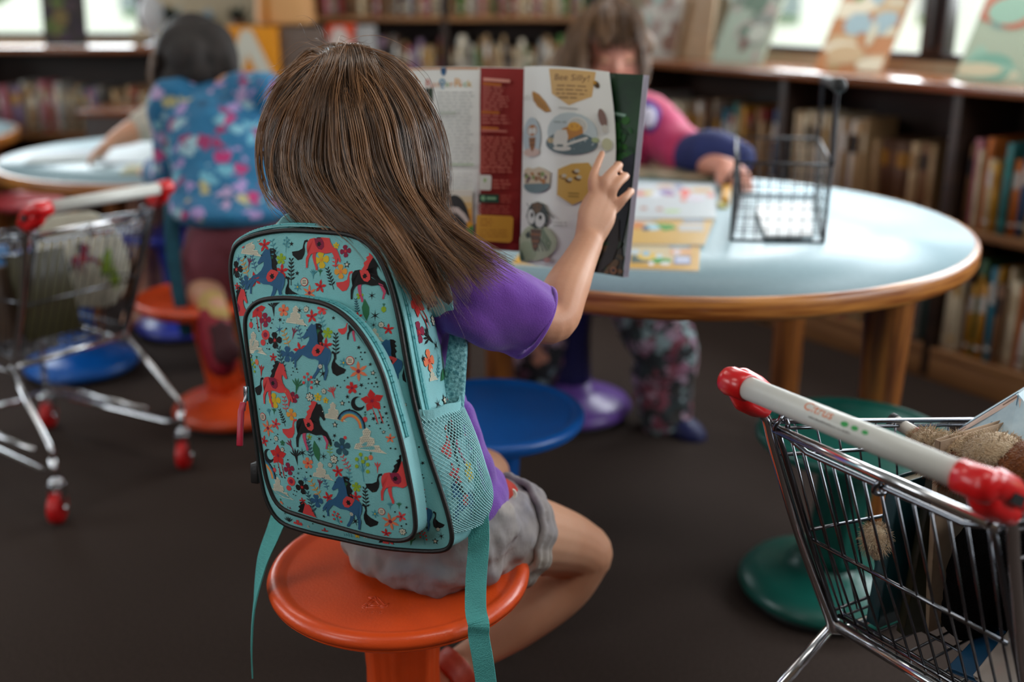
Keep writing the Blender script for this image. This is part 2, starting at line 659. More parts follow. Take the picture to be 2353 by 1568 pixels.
# ---------------------------------------------------------------- books
BOOKC = {'tan': ['a98a63', 'b79b76', '9c7d58'], 'cream': ['cdbfa2', 'c2b08f', 'd4c8b2'], 'brown': ['6d4a2f', '5a3b26', '7d583a'],
         'grey': ['8a8784', '9a9893', '75726f'], 'blue': ['33557a', '4a6f92', '1f6f86'], 'teal': ['2f6f70', '27807c'], 'green': ['4f7a3c', '6f9a52', '35603a'],
         'mustard': ['b08020', 'c08a1c', 'a8741a'], 'red': ['8a2f2a', '9f3f33', '7a2a2c'], 'orange': ['b4622a', 'c06a2c'], 'mauve': ['8a7088', '7a6280'],
         'black': ['1c1a1c', '262428'], 'white': ['d8d4cc', 'cfccc6'], 'pink': ['b0707a', 'a8616b']}
ORD = ['first', 'second', 'third', 'fourth', 'fifth', 'sixth', 'seventh', 'eighth', 'ninth', 'tenth', 'eleventh', 'twelfth', 'thirteenth', 'fourteenth',
       'fifteenth', 'sixteenth', 'seventeenth', 'eighteenth', 'nineteenth', 'twentieth'] + ['twenty-' + w for w in
       ('first', 'second', 'third', 'fourth', 'fifth', 'sixth', 'seventh', 'eighth', 'ninth')] + ['thirtieth'] + ['thirty-' + w for w in
       ('first', 'second', 'third', 'fourth', 'fifth', 'sixth', 'seventh', 'eighth', 'ninth')] + ['fortieth']


def book_mesh(rounded):
    """Unit book: width x (thickness), depth y (0 = spine at the front), height z; cover slot 0, pages slot 1, spine band slot 2."""
    m = MB()
    t = 0.06
    m.box((-0.5 + t / 2, 0.5, 0.5), (t, 1, 1))
    m.box((0.5 - t / 2, 0.5, 0.5), (t, 1, 1))
    n = 6
    bulge = 0.05 if rounded else 0.012
    vs, fs = [], []
    for i in range(n + 1):
        a = -0.5 + i / n
        y = -bulge * (1 - (2 * a) ** 2)
        vs += [(a, y, 0), (a, y, 1), (a, y + 0.03, 0), (a, y + 0.03, 1)]
    for i in range(n):
        o = i * 4
        fs += [(o, o + 4, o + 5, o + 1), (o + 2, o + 3, o + 7, o + 6), (o, o + 2, o + 6, o + 4), (o + 1, o + 5, o + 7, o + 3)]
    m.add(vs, fs, 0, True)
    for z0, z1 in ((0.12, 0.16), (0.62, 0.84)):          # title band and library label stripe on the spine
        vs, fs = [], []
        for i in range(n + 1):
            a = (-0.5 + i / n) * 0.86
            y = -bulge * (1 - (2 * a) ** 2) - 0.004
            vs += [(a, y, z0), (a, y, z1)]
        for i in range(n):
            fs.append((i * 2, i * 2 + 2, i * 2 + 3, i * 2 + 1))
        m.add(vs, fs, 2, True)
    m.box((0, 0.5, 0.5), (1 - 2 * t, 0.93, 0.96), mi=1)
    me = m.build('book', [mat('book_cover', '#888888', 0.55), PAGES, mat('book_band', '#c8bfae', 0.6)])
    data = me.data
    bpy.data.objects.remove(me)
    return data


BOOKS = [book_mesh(True), book_mesh(False)]
rb = random.Random(11)


def cover(c):
    return mat('cover_' + c, '#' + c, 0.5, var=0.10, scale=6, stretch=(1, 1, 3))


def shelf_row(pfun, rot, x0, x1, palette, hmin, hmax, where, group, tmin=0.008, tmax=0.024, gaps=(), depth=(0.13, 0.19), lean=0.03, start=1, push=(0.015, 0.05)):
    """Row of books from x0 to x1; pfun(x, d) gives the shelf point. Every book is a top-level object."""
    x = x0
    n = start
    while x < x1:
        th = rb.uniform(tmin, tmax)
        if any(a <= x <= b for a, b in gaps):
            x += 0.012
            continue
        cname = rb.choice(palette)
        hexv = rb.choice(BOOKC[cname])
        o = bpy.data.objects.new('book', rb.choice(BOOKS))
        COL.objects.link(o)
        o.location = pfun(x + th / 2, rb.uniform(*push))
        q = rot.to_4x4() @ Matrix.Rotation(rb.gauss(0, lean) * (1 if rb.random() < 0.5 else 0.2), 4, 'Y')
        o.rotation_euler = q.to_euler()
        o.scale = (th, rb.uniform(*depth), rb.uniform(hmin, hmax))
        o.material_slots[0].link = 'OBJECT'
        o.material_slots[0].material = cover(hexv)
        o.material_slots[2].link = 'OBJECT'
        o.material_slots[2].material = cover(rb.choice(BOOKC[rb.choice(['cream', 'white', cname, 'mustard', 'black'])]))
        tag(o, '%s book, %s from the left %s' % (cname, ORD[min(n - 1, len(ORD) - 1)], where), 'book', group)
        n += 1
        x += th + 0.0012
    return n


mixed = ['tan'] * 5 + ['cream'] * 5 + ['brown'] * 4 + ['grey'] * 3 + ['blue', 'teal', 'green', 'mustard', 'mustard', 'red', 'orange', 'mauve', 'black', 'white', 'pink']
# right-hand case: local x runs from the far end towards the camera, so rows read left to right in the picture
RC0 = RC(1.66, 0, 0)


def rcp(z):
    return lambda x, d: RC0 - E_ * x - NR * d + Vector((0, 0, z + 0.001))


ROT_R = frame3(-E_, -NR, Vector((0, 0, 1)))
shelf_row(rcp(0.47), ROT_R, 0.05, 0.775, mixed + ['mustard', 'cream'], 0.20, 0.275, 'on the far bay of the low window bookcase', 'books on the window bookcase, far upper bay')
n2 = shelf_row(rcp(0.47), ROT_R, 0.83, 1.12, ['cream', 'tan', 'cream', 'white', 'tan'], 0.255, 0.275, 'on the middle upper bay under the window', 'books on the window bookcase, middle upper bay', 0.012, 0.018, lean=0.0)
shelf_row(rcp(0.47), ROT_R, 1.13, 1.33, ['brown', 'tan', 'brown'], 0.20, 0.215, 'on the middle upper bay under the window', 'books on the window bookcase, middle upper bay', 0.02, 0.03, start=n2, push=(0.06, 0.09))
shelf_row(rcp(0.47), ROT_R, 1.475, 2.03, mixed + ['blue', 'mustard', 'teal', 'orange'], 0.19, 0.27, 'on the near upper bay under the window', 'books on the window bookcase, near upper bay')
shelf_row(rcp(0.10), ROT_R, 0.84, 1.41, mixed, 0.20, 0.28, 'on the middle lower bay under the window', 'books on the window bookcase, middle lower bay')
shelf_row(rcp(0.10), ROT_R, 1.475, 2.03, mixed + ['mustard', 'red', 'brown'], 0.21, 0.29, 'on the near lower bay under the window', 'books on the window bookcase, near lower bay')
# left-hand case
lcp = lambda x, d: Vector((-3.6 + x, LY + d, 0.521))
ROT_L = Matrix.Identity(3)
shelf_row(lcp, ROT_L, 1.235, 1.80, ['brown', 'grey', 'pink', 'tan', 'blue', 'brown', 'mauve', 'teal'], 0.17, 0.22, 'on the shelf below the left-hand window', 'books below the left-hand window', 0.012, 0.03)
shelf_row(lcp, ROT_L, 1.87, 2.06, ['brown', 'red', 'tan', 'tan'], 0.17, 0.2, 'in the end bay below the left-hand window', 'books in the end bay below the left window', 0.014, 0.03)
# tall case at the back
for z, ha, hb, wh in ((1.012, 0.20, 0.27, 'eye-level shelf'), (0.70, 0.17, 0.235, 'middle shelf'), (0.40, 0.18, 0.24, 'lower shelf')):
    tcp = (lambda zz: (lambda x, d: Vector((-0.92 + x, TY + d, zz + 0.001))))(z)
    n3 = shelf_row(tcp, ROT_L, 0.04, 0.61, ['tan', 'cream', 'brown', 'grey', 'red', 'tan', 'mauve', 'pink'], ha, hb, 'on the %s of the tall bookcase' % wh, 'paperbacks on the %s of the tall bookcase' % wh, 0.012, 0.026)
    shelf_row(tcp, ROT_L, 0.655, 1.24, ['tan', 'cream', 'brown', 'green', 'grey', 'tan', 'cream', 'pink'], ha, hb, 'on the %s of the tall bookcase' % wh, 'paperbacks on the %s of the tall bookcase' % wh, 0.012, 0.026, start=n3)

# ---------------------------------------------------------------- tables
def table(label, loc, R, z, legr, legpos, th=0.041):
    t = thing('round_table', label, 'table', loc)
    top = MB()
    top.lathe([(0.0001, z - th), (R - 0.012, z - th), (R - 0.003, z - th + 0.004), (R, z - th + 0.012), (R, z - 0.008), (R - 0.003, z - 0.002), (R - 0.008, z), (R - 0.028, z)], 128)
    top.build('oak_rim', OAK, t)
    s = MB()
    s.lathe([(R - 0.02, z - 0.004), (R - 0.013, z + 0.0004), (0.3, z + 0.0006), (0.0001, z + 0.0006)], 128)
    s.build('laminate_top', LAM, t)
    for i, (x, y) in enumerate(legpos):
        l = MB()
        zt = z - th
        l.lathe([(legr * 0.72, 0.0), (legr * 0.76, 0.02), (legr * 0.82, zt * 0.5), (legr, zt - 0.05), (legr * 1.04, zt)], 32,
                Matrix.Translation((x, y, 0)))
        l.build('leg', OAKLEG, t)
    return t


TB1 = Vector((0.339, 2.235, 0))
TZ = 0.65
table('large round blue-grey table the reading girl sits at', TB1, 0.61, TZ, 0.046, [(0.375, -0.30), (0.37, 0.37), (-0.37, 0.36), (-0.465, -0.22)])
TB2 = Vector((-1.08, 3.58, 0))
table('round table the child in the blue jacket leans over', TB2, 0.60, 0.595, 0.042, [(-0.30, -0.22), (0.36, 0.36), (-0.40, 0.36), (0.2, -0.42)])
table('round table at the left edge, furthest from the camera', (-2.52, 4.08, 0), 0.60, 0.595, 0.042, [(0.3, -0.3), (0.36, 0.36), (-0.36, 0.36), (-0.36, -0.36)])


# ---------------------------------------------------------------- wobble stools
def stool_mats(c1, c2):
    return mat('plastic_' + c1, '#' + c1, 0.34, var=0.04, scale=20, bump=0.10, bscale=260, coat=0.15)


def stool(label, loc, c, z=0.39, r=0.172, lean=(0, 0), base_z=0.075, column=None):
    """Wobble stool: seat disc with raised ring, fluted column, domed base on a rubber ring. lean = offset of the seat."""
    t = thing('wobble_stool', label, 'stool', loc, group='wobble stools')
    m = stool_mats(c, None)
    mc = stool_mats(column, None) if column else m
    sh = Matrix.Identity(4)
    sh[0][2] = lean[0] / z
    sh[1][2] = lean[1] / z
    b = MB()
    b.lathe([(0.0001, 0.006), (0.125, 0.006), (0.15, 0.012), (0.163, 0.022), (0.166, 0.030), (0.155, 0.046), (0.125, 0.058), (0.09, 0.066), (0.066, 0.078), (0.058, 0.10)], 64)
    b.build('base', m, t)
    rr = MB()
    rr.lathe([(0.0001, 0.0), (0.135, 0.0), (0.15, 0.004), (0.151, 0.011), (0.14, 0.016), (0.0001, 0.016)], 48)
    rr.build('rubber_ring', BLACKP, t)
    cl = MB()
    rib = lambda q, a, zz: q * (1 + 0.035 * (1 if cos(a * 8) > 0.2 else -1))
    cl.lathe([(0.055, 0.085), (0.050, 0.12), (0.048, z * 0.6), (0.054, z - 0.055), (0.075, z - 0.042)], 64, sh, rib=rib)
    cl.build('column', mc, t)
    s = MB()
    s.lathe([(0.0001, z - 0.048), (0.06, z - 0.048), (0.11, z - 0.044), (0.150, z - 0.034), (0.166, z - 0.024), (r - 0.001, z - 0.0185), (r - 0.0025, z - 0.0175), (r, z - 0.0165),
             (r + 0.001, z - 0.010), (r - 0.002, z - 0.004), (r - 0.008, z), (r - 0.016, z - 0.001), (r - 0.021, z - 0.005), (r - 0.026, z - 0.0055), (0.08, z - 0.007), (0.0001, z - 0.0075)],
            96, sh)
    s.build('seat', m, t)
    return t


SEAT = atz(907, 1306, 0.39)
main_stool = stool('orange stool the girl with the backpack sits on', (SEAT.x + 0.005, SEAT.y + 0.01, 0), 'e2501c')
blue_c = atz(1128, 940, 0.385)
stool('empty royal blue stool just behind the reading girl', (blue_c.x, blue_c.y, 0), '0f58a6', 0.385)
green_c = atz(1897, 1335, 0.03)
stool('dark green stool behind the right-hand toy trolley', (green_c.x, green_c.y, 0), '12584d', 0.37, lean=(0.005, -0.06))
pur = atz(1312, 928, 0.03)
stool('purple stool under the child behind the magazine', (pur.x, pur.y, 0), '6d4a9c', 0.385, column='1c1c50')
okid = atz(541, 932, 0.03)
stool('orange stool under the child in the blue jacket', (okid.x, okid.y, 0), 'e4501f', 0.36, lean=(-0.05, -0.05))
vio = atz(430, 748, 0.02)
stool('violet blue stool beyond the orange one at the left table', (vio.x, vio.y, 0), '3a48b8', 0.375, lean=(-0.01, -0.05))
lb = atz(188, 832, 0.03)
stool('bright blue stool behind the left-hand trolley', (lb.x, lb.y, 0), '0f63bd', 0.37)
rd = atz(85, 452, 0.375)
stool('red stool under the left table, nearest the left edge', (rd.x, rd.y, 0), 'c8414a', 0.375)
# ================================================================ bodies
def V3(*a):
    return Vector(a)


class Blob(MB):
    """Overlapping closed shapes that are fused by a voxel remesh into one continuous surface."""

    def chain(self, pts, seg=16, n=5, flat=None):
        """Limb through (point, radius) pairs, tapering smoothly, with round ends."""
        raw = [(p[0], p[1], p[2], r) for p, r in pts]
        sm = smooth_path(raw, n) if len(raw) > 2 else [np.array(raw[0]) * (1 - k / 8) + np.array(raw[1]) * (k / 8) for k in range(9)]
        path = [Vector(q[:3]) for q in sm]
        rad = [max(float(q[3]), 0.001) for q in sm]
        self.tube(path, rad, seg, flatten=flat)
        self.ball(path[0], rad[0] * (min(flat) if flat else 1.0), seg=seg, rings=8)
        self.ball(path[-1], rad[-1] * (min(flat) if flat else 1.0), seg=seg, rings=8)

    def fuse(self, name, mats, parent, voxel=0.004, smooth=4, disp=None, sub=False, factor=0.5):
        o = MB.build(self, name, mats)
        r = o.modifiers.new('r', 'REMESH')
        r.mode = 'VOXEL'
        r.voxel_size = voxel
        r.use_smooth_shade = True
        if smooth:
            s = o.modifiers.new('s', 'SMOOTH')
            s.iterations = smooth
            s.factor = factor
        if disp:
            for amp, size, dep in disp:
                tx = bpy.data.textures.new(name + '_folds', 'CLOUDS')
                tx.noise_scale = size
                tx.noise_depth = dep
                d = o.modifiers.new('d', 'DISPLACE')
                d.texture = tx
                d.strength = amp
                d.mid_level = 0.5
        dg = bpy.context.evaluated_depsgraph_get()
        me = bpy.data.meshes.new_from_object(o.evaluated_get(dg))
        old = o.data
        o.modifiers.clear()
        o.data = me
        bpy.data.meshes.remove(old)
        me.name = name
        me.polygons.foreach_set('use_smooth', [True] * len(me.polygons))
        if parent is not None:
            adopt(o, parent)
        return o


SKIN = mat('warm_skin', '#d3a083', 0.5, second='#c88f70', scale=9, sss=0.12, spec=0.35, bump=0.05, bscale=300)
EYEW = mat('eye_white', '#dfe0de', 0.2)
EYED = mat('eye_iris', '#2e2118', 0.2)
LIP = mat('lip', '#a8605a', 0.5)
BROW = mat('brow_hair', '#4a3424', 0.8)


def head_shapes(b, c, M, s=1.0):
    """Skull, face, nose and ears around skull centre c. M columns: right, forward, up. s scales a child's head 0.20 m high."""
    q = lambda x, y, z: c + M @ Vector((x * s, y * s, z * s))
    b.ball(q(0, -0.008, 0.012), (0.075 * s, 0.090 * s, 0.085 * s), M, 24, 16)
    b.ball(q(0, 0.022, -0.035), (0.060 * s, 0.062 * s, 0.068 * s), M, 20, 14)
    b.ball(q(0, 0.040, -0.078), (0.032 * s, 0.034 * s, 0.028 * s), M, 16, 10)
    for e in (-1, 1):
        b.ball(q(e * 0.034, 0.052, -0.045), (0.024 * s, 0.024 * s, 0.024 * s), M, 14, 10)
        b.ball(q(e * 0.076, -0.006, -0.022), (0.008 * s, 0.017 * s, 0.026 * s), M, 14, 10)
    b.chain([(q(0, 0.078, -0.012), 0.006 * s), (q(0, 0.088, -0.030), 0.008 * s), (q(0, 0.089, -0.038), 0.0085 * s)], 10)
    for e in (-1, 1):
        b.ball(q(e * 0.008, 0.083, -0.040), 0.0058 * s)


def face_details(c, M, parent, s=1.0, lids=0.0):
    """Eyes, brows and lips on a head built by head_shapes; lids > 0 lowers the eyelids (a child looking down)."""
    q = lambda x, y, z: c + M @ Vector((x * s, y * s, z * s))
    for e in (-1, 1):
        if lids >= 1.0:                            # eyes cast right down: only the lids and lashes show
            l = MB()
            l.ball(q(e * 0.030, 0.0690, -0.016), (0.0130 * s, 0.0110 * s, 0.0095 * s), M, 16, 12)
            l.build('eyelid', SKIN, parent)
        w = MB()
        if lids < 1.0:
          w.ball(q(e * 0.030, 0.0685, -0.014), (0.0125 * s, 0.011 * s, 0.0095 * s), M, 16, 12, 0)
          w.ball(q(e * 0.030, 0.0765, -0.015 - lids * 0.004), (0.006 * s, 0.0042 * s, 0.006 * s), M, 12, 8, 1)
          w.build('eye', [EYEW, EYED], parent)
        l = MB()
        ps = [q(e * 0.030 + dx, 0.0795 - abs(dx) * 0.32, -0.004 - lids * 0.014 - dx * dx * 18) for dx in (-0.014, -0.007, 0, 0.007, 0.014)]
        l.tube(ps, [0.001 * s, 0.002 * s, 0.0024 * s, 0.002 * s, 0.001 * s], 8)
        l.build('eyelid', BROW, parent)
        r = MB()
        r.tube([q(e * 0.016, 0.080, 0.010), q(e * 0.030, 0.079, 0.0145), q(e * 0.045, 0.067, 0.011)], [0.002 * s, 0.0026 * s, 0.0012 * s], 8)
        r.build('eyebrow', BROW, parent)
    m = MB()
    m.tube([q(-0.020, 0.074, -0.064), q(-0.008, 0.085, -0.062), q(0, 0.0865, -0.0635), q(0.008, 0.085, -0.062), q(0.020, 0.074, -0.064)], [0.001 * s, 0.0036 * s, 0.004 * s, 0.0036 * s, 0.001 * s], 8)
    m.build('lips', LIP, parent)


HAIRM = {}


def hair_mat(name, dark, light, rough=0.36, spec=0.55):
    if name in HAIRM:
        return HAIRM[name]
    m = bpy.data.materials.new(name)
    m.use_nodes = True
    nt = m.node_tree
    b = nt.nodes['Principled BSDF']
    b.inputs['Roughness'].default_value = rough
    b.inputs['Specular IOR Level'].default_value = spec
    hi = nt.nodes.new('ShaderNodeHairInfo')
    rp = nt.nodes.new('ShaderNodeValToRGB')
    rp.color_ramp.elements[0].color = hx(dark)
    rp.color_ramp.elements[1].color = hx(light)
    at_ = nt.nodes.new('ShaderNodeAttribute')
    at_.attribute_name = 'lock'
    mxr = nt.nodes.new('ShaderNodeMix')
    mxr.inputs['Factor'].default_value = 0.4
    nt.links.new(at_.outputs['Fac'], mxr.inputs[2])
    nt.links.new(hi.outputs['Random'], mxr.inputs[3])
    nt.links.new(mxr.outputs[0], rp.inputs[0])
    nt.links.new(rp.outputs[0], b.inputs['Base Color'])
    HAIRM[name] = m
    return m


def strands(name, guides, n, clumps, m, parent, rng, rad=0.0004, layer=0.010, jit=0.0035, npt=22, inward=None, ends=0.25, weights=None):
    """Hair: n strands interpolated between neighbouring guide polylines (world points), gathered in clumps."""
    G = []
    for g in guides:
        sp = np.array([q for q in smooth_path([tuple(p) for p in g], 6)])
        d = np.concatenate([[0], np.cumsum(np.linalg.norm(np.diff(sp, axis=0), axis=1))])
        t = np.linspace(0, d[-1], npt)
        G.append(np.stack([np.interp(t, d, sp[:, k]) for k in range(3)], 1))
    G = np.array(G)
    ng = len(G)
    r = np.random.RandomState(rng)
    t = np.linspace(0, 1, npt)
    cs = r.uniform(0, ng - 1, clumps)
    cdep = r.uniform(0, 1, clumps)
    cj = r.normal(0, 1, (clumps, 3)) * jit * 2.0
    cphase = r.uniform(0, 6.28, (clumps, 2))
    which = r.randint(0, clumps, n)
    pos = np.zeros((n, npt, 3))
    for i in range(n):
        c = which[i]
        ds = r.normal(0, 0.30)
        s = np.clip(cs[c] + ds * (1 - 0.88 * t ** 0.7), 0, ng - 1.0001)
        k = s.astype(int)
        f = (s - k)[:, None]
        p = G[k, np.arange(npt)] * (1 - f) + G[k + 1, np.arange(npt)] * f
        p = p + cj[c] * t[:, None] ** 1.3
        w = np.stack([np.sin(t * 5.5 + cphase[c, 0]), np.sin(t * 4.2 + cphase[c, 1]), np.sin(t * 5.8 + cphase[c, 1] + 1)], 1) * jit * 0.85 * t[:, None]
        p = p + w + r.normal(0, 1, 3) * jit * (0.25 + 0.35 * t[:, None])
        if inward is not None:
            dep = (0.55 * cdep[c] + 0.45 * r.uniform()) * layer
            v = np.array(inward)[None, :] - p
            v /= np.linalg.norm(v, axis=1)[:, None]
            p = p + v * dep * np.clip(1.2 - t, 0.15, 1)[:, None]
        cut = 1 - ends * r.uniform() ** 2
        tt = t * cut
        pos[i] = np.stack([np.interp(tt, t, p[:, q]) for q in range(3)], 1)
    hc = bpy.data.hair_curves.new(name)
    hc.add_curves([npt] * n)
    hc.attributes['position'].data.foreach_set('vector', pos.reshape(-1).astype(np.float32))
    ra = hc.attributes.get('radius') or hc.attributes.new('radius', 'FLOAT', 'POINT')
    rr = np.tile(rad * np.clip(1.15 - t ** 3, 0.25, 1), n) * np.repeat(r.uniform(0.7, 1.3, n), npt)
    ra.data.foreach_set('value', rr.astype(np.float32))
    lk = hc.attributes.new('lock', 'FLOAT', 'CURVE')
    lk.data.foreach_set('value', (r.uniform(0, 1, clumps) ** 1.7)[which].astype(np.float32))
    hc.materials.append(m)
    o = bpy.data.objects.new(name, hc)
    COL.objects.link(o)
    if parent is not None:
        adopt(o, parent)
    return o


# ================================================================ the reading girl
gbase = Vector((SEAT.x + 0.07, SEAT.y + 0.06, 0.0))
girl = thing('person', 'girl with long brown hair and purple shirt seen from behind, turning a magazine page', 'person', gbase, worldspace=True)

fw = Vector((sin(math.radians(32)), cos(math.radians(32)), 0))
rt = Vector((fw.y, -fw.x, 0))
BM = frame3(rt, fw, Vector((0, 0, 1)))
pel = P(990, 1190, 1.43)
wai = P(922, 960, 1.405)
che = P(872, 745, 1.375)
nek = P(845, 565, 1.355)
hc0 = P(832, 292, 1.388)          # head centre
hf = Vector((sin(math.radians(40)), cos(math.radians(40)), -0.18)).normalized()
hr = hf.cross(Vector((0, 0, 1))).normalized()
HM = frame3(hr, hf, hr.cross(hf))

sh_r = P(985, 610, 1.315)
el_r = P(1262, 742, 1.375)
wr_r = P(1352, 558, 1.465)
sh_l = nek - rt * 0.092 + Vector((0, 0, -0.035))
el_l = P(850, 800, 1.62)
wr_l = P(985, 600, 1.615)

b = Blob()
head_shapes(b, hc0, HM, 0.97)
b.chain([(nek, 0.034), (hc0 + HM @ Vector((0, -0.02, -0.05)), 0.036)])
for c, r in ((pel, (0.10, 0.08, 0.075)), (wai, (0.078, 0.062, 0.09)), (che, (0.085, 0.062, 0.10)), (nek + Vector((0, 0, -0.035)), (0.095, 0.05, 0.045))):
    b.ball(c, r, BM, 20, 14)
b.chain([(pel, 0.07), (wai, 0.06), (che, 0.06), (nek, 0.04)])
# right arm
b.chain([(sh_r, 0.036), ((sh_r + el_r) / 2, 0.034), (el_r, 0.029), (el_r * 0.62 + wr_r * 0.38, 0.031), (el_r * 0.25 + wr_r * 0.75, 0.024), (wr_r, 0.0205)], n=6)
b.chain([(nek + Vector((0, 0, -0.02)), 0.04), (sh_r, 0.038)])
# right hand: palm, four unequal bent fingers, thumb behind the page edge
pc = [P(1352, 552, 1.466), P(1368, 500, 1.472), P(1382, 456, 1.478)]
hx_ = (P(1425, 470, 1.486) - P(1345, 440, 1.472)).normalized()
for w, y in ((-0.016, 440), (-0.005, 447), (0.007, 459), (0.018, 476)):
    b.chain([(P(1354, 545, 1.467) + hx_ * w * 0.45, 0.0135), (P(1370, 500, 1.472) + hx_ * w * 0.85, 0.0120), (P(1386, y + 5, 1.480) + hx_ * w * 0.55, 0.0098)], 12)
FING = [[(1362, 436, 1.474, .0086), (1362, 412, 1.474, .0080), (1369, 388, 1.482, .0072), (1384, 352, 1.496, .0058)],
        [(1384, 440, 1.476, .0088), (1391, 414, 1.472, .0084), (1409, 392, 1.481, .0078), (1423, 380, 1.497, .0070), (1416, 378, 1.511, .0055)],
        [(1401, 456, 1.480, .0088), (1411, 432, 1.475, .0082), (1427, 414, 1.483, .0077), (1438, 405, 1.498, .0068), (1432, 402, 1.512, .0054)],
        [(1415, 478, 1.486, .0084), (1431, 459, 1.481, .0077), (1443, 447, 1.487, .0070), (1451, 440, 1.499, .0062), (1446, 437, 1.510, .0050)]]
for fg in FING:
    b.chain([(P(x, y, d), r * 0.86) for x, y, d, r in fg], 12, 5)
b.chain([(P(1345, 522, 1.475), .0115), (P(1343, 490, 1.490), .0095), (P(1352, 462, 1.506), .008), (P(1366, 440, 1.516), .0065)], 12, 5)
# left arm and hand (mostly hidden), holding the lower left of the magazine
b.chain([(sh_l, 0.036), ((sh_l + el_l) / 2, 0.033), (el_l, 0.028), ((el_l + wr_l) / 2, 0.027), (wr_l, 0.02)], n=6)
b.chain([(nek + Vector((0, 0, -0.02)), 0.04), (sh_l, 0.038)])
for k, (dx, dy) in enumerate(((40, -52), (46, -38), (46, -22), (40, -8))):
    b.chain([(wr_l, 0.014), (P(985 + dx * 0.55, 600 + dy * 0.9, 1.625), 0.011), (P(985 + dx, 600 + dy * 1.2, 1.636), 0.008), (P(985 + dx * 1.3, 600 + dy * 1.2, 1.648), 0.0065)], 12)
b.chain([(wr_l, 0.013), (P(1000, 560, 1.60), 0.010), (P(1018, 545, 1.60), 0.0075)], 12)
# right leg: thigh over the stool's edge, shin folded back beneath it
hip_r = P(1075, 1215, 1.445)
kn_r = P(1338, 1272, 1.63)
an_r = P(1062, 1520, 1.56)
b.chain([(hip_r, 0.066), (P(1190, 1226, 1.52), 0.060), (P(1290, 1248, 1.60), 0.051), (kn_r, 0.047)], 20, 6)
b.chain([(kn_r, 0.046), (P(1290, 1350, 1.63), 0.043), (P(1190, 1430, 1.60), 0.038), (P(1110, 1490, 1.575), 0.027), (an_r, 0.023)], 20, 6)
b.chain([(P(1064, 1525, 1.565), 0.024), (P(1030, 1552, 1.54), 0.026), (P(995, 1585, 1.53), 0.024), (P(960, 1625, 1.535), 0.020)], 16, 4)
for k in range(5):
    b.chain([(P(968 + 5 * k, 1615 + 6 * k, 1.53 + 0.004 * k), 0.010), (P(938 + 6 * k, 1645 + 7 * k, 1.535 + 0.004 * k), 0.0085 - 0.0006 * k)], 10)
# left leg: forward under the table
hip_l = pel - rt * 0.07 + Vector((0, 0, -0.01))
kn_l = P(1108, 1096, 1.70)
an_l = Vector((kn_l.x + 0.0, kn_l.y + 0.02, 0.075))
b.chain([(hip_l, 0.066), ((hip_l + kn_l) / 2, 0.056), (kn_l, 0.046)], 20, 6)
b.chain([(kn_l, 0.044), (kn_l * 0.6 + an_l * 0.4, 0.040), (an_l, 0.024)], 16, 6)
b.chain([(an_l, 0.024), (an_l + Vector((0.03, 0.05, -0.035)), 0.024), (an_l + Vector((0.06, 0.10, -0.05)), 0.019)], 14, 4)
b.fuse('body', SKIN, girl, 0.003, 4)
face_details(hc0, HM, girl, 0.97, lids=0.6)

PURP = mat('purple_jersey', '#7d4aae', 0.85, second='#6c3d9a', scale=10, sheen=0.35, bump=0.25, bscale=500, spec=0.2)
b = Blob()
for c, r in ((pel + Vector((0, 0, 0.035)), (0.112, 0.092, 0.06)), (wai, (0.094, 0.080, 0.09)), (che, (0.100, 0.078, 0.105)), (nek + Vector((0, 0, -0.04)) + rt * 0.012, (0.096, 0.062, 0.046))):
    b.ball(c, r, BM, 24, 16)
b.chain([(pel + Vector((0, 0, 0.03)), 0.092), (wai, 0.078), (che, 0.074), (nek + Vector((0, 0, -0.02)), 0.045)], 20)
b.tube([P(955, 590, 1.325), P(1020, 616, 1.32), P(1090, 665, 1.335), P(1160, 705, 1.35), P(1228, 741, 1.366)], [0.052, 0.053, 0.052, 0.0505, 0.050], 24)
b.chain([(P(1060, 690, 1.33), 0.045), (P(1130, 738, 1.345), 0.040), (P(1192, 783, 1.36), 0.022)], 16)
b.chain([(sh_l + Vector((0, 0, -0.012)), 0.044), ((sh_l * 0.6 + el_l * 0.4), 0.05), ((sh_l * 0.4 + el_l * 0.6), 0.05)], 20)
# gathered hem of the shirt at her right side
b.chain([(P(1062, 960, 1.37), 0.022), (P(1082, 1050, 1.375), 0.026), (P(1098, 1110, 1.385), 0.024), (P(1094, 1140, 1.39), 0.016)], 14)
b.fuse('shirt', PURP, girl, 0.004, 3, disp=[(0.012, 0.055, 1)])
b = MB()                                          # rolled hem edge of the sleeve
ax = (P(1228, 741, 1.366) - P(1160, 705, 1.35)).normalized()
u_ = ax.cross(Vector((0, 0, 1))).normalized(); w_ = ax.cross(u_)
b.tube([P(1226, 741, 1.3655) + u_ * (0.0495 * cos(a)) + w_ * (0.0495 * sin(a)) for a in [2 * PI * k / 36 for k in range(36)]], 0.0028, 8, closed=True)
b.build('sleeve_hem', PURP, girl)

SHORT = mat('washed_grey_denim', '#a59b92', 0.9, second='#868289', scale=9, bump=0.9, bscale=26, bstretch=(1.6, 0.7, 1.2), spec=0.2)
b = Blob()
b.ball(pel + Vector((0, 0, 0.0)), (0.128, 0.10, 0.082), BM, 28, 18)
b.ball(pel + Vector((0, 0, -0.03)) - fw * 0.012, (0.124, 0.095, 0.05), BM, 28, 18)
b.tube([hip_r - (kn_r - hip_r) * 0.15, P(1075, 1216, 1.44), P(1120, 1222, 1.47), P(1160, 1230, 1.497)], [0.07, 0.079, 0.078, 0.074], 24)
b.tube([hip_l, hip_l * 0.75 + kn_l * 0.25, hip_l * 0.55 + kn_l * 0.45], [0.078, 0.076, 0.073], 24)
b.fuse('shorts', SHORT, girl, 0.0042, 2, disp=[(0.018, 0.045, 1), (0.006, 0.018, 0)])
b = Blob()                                        # ruffled cuff round the thigh
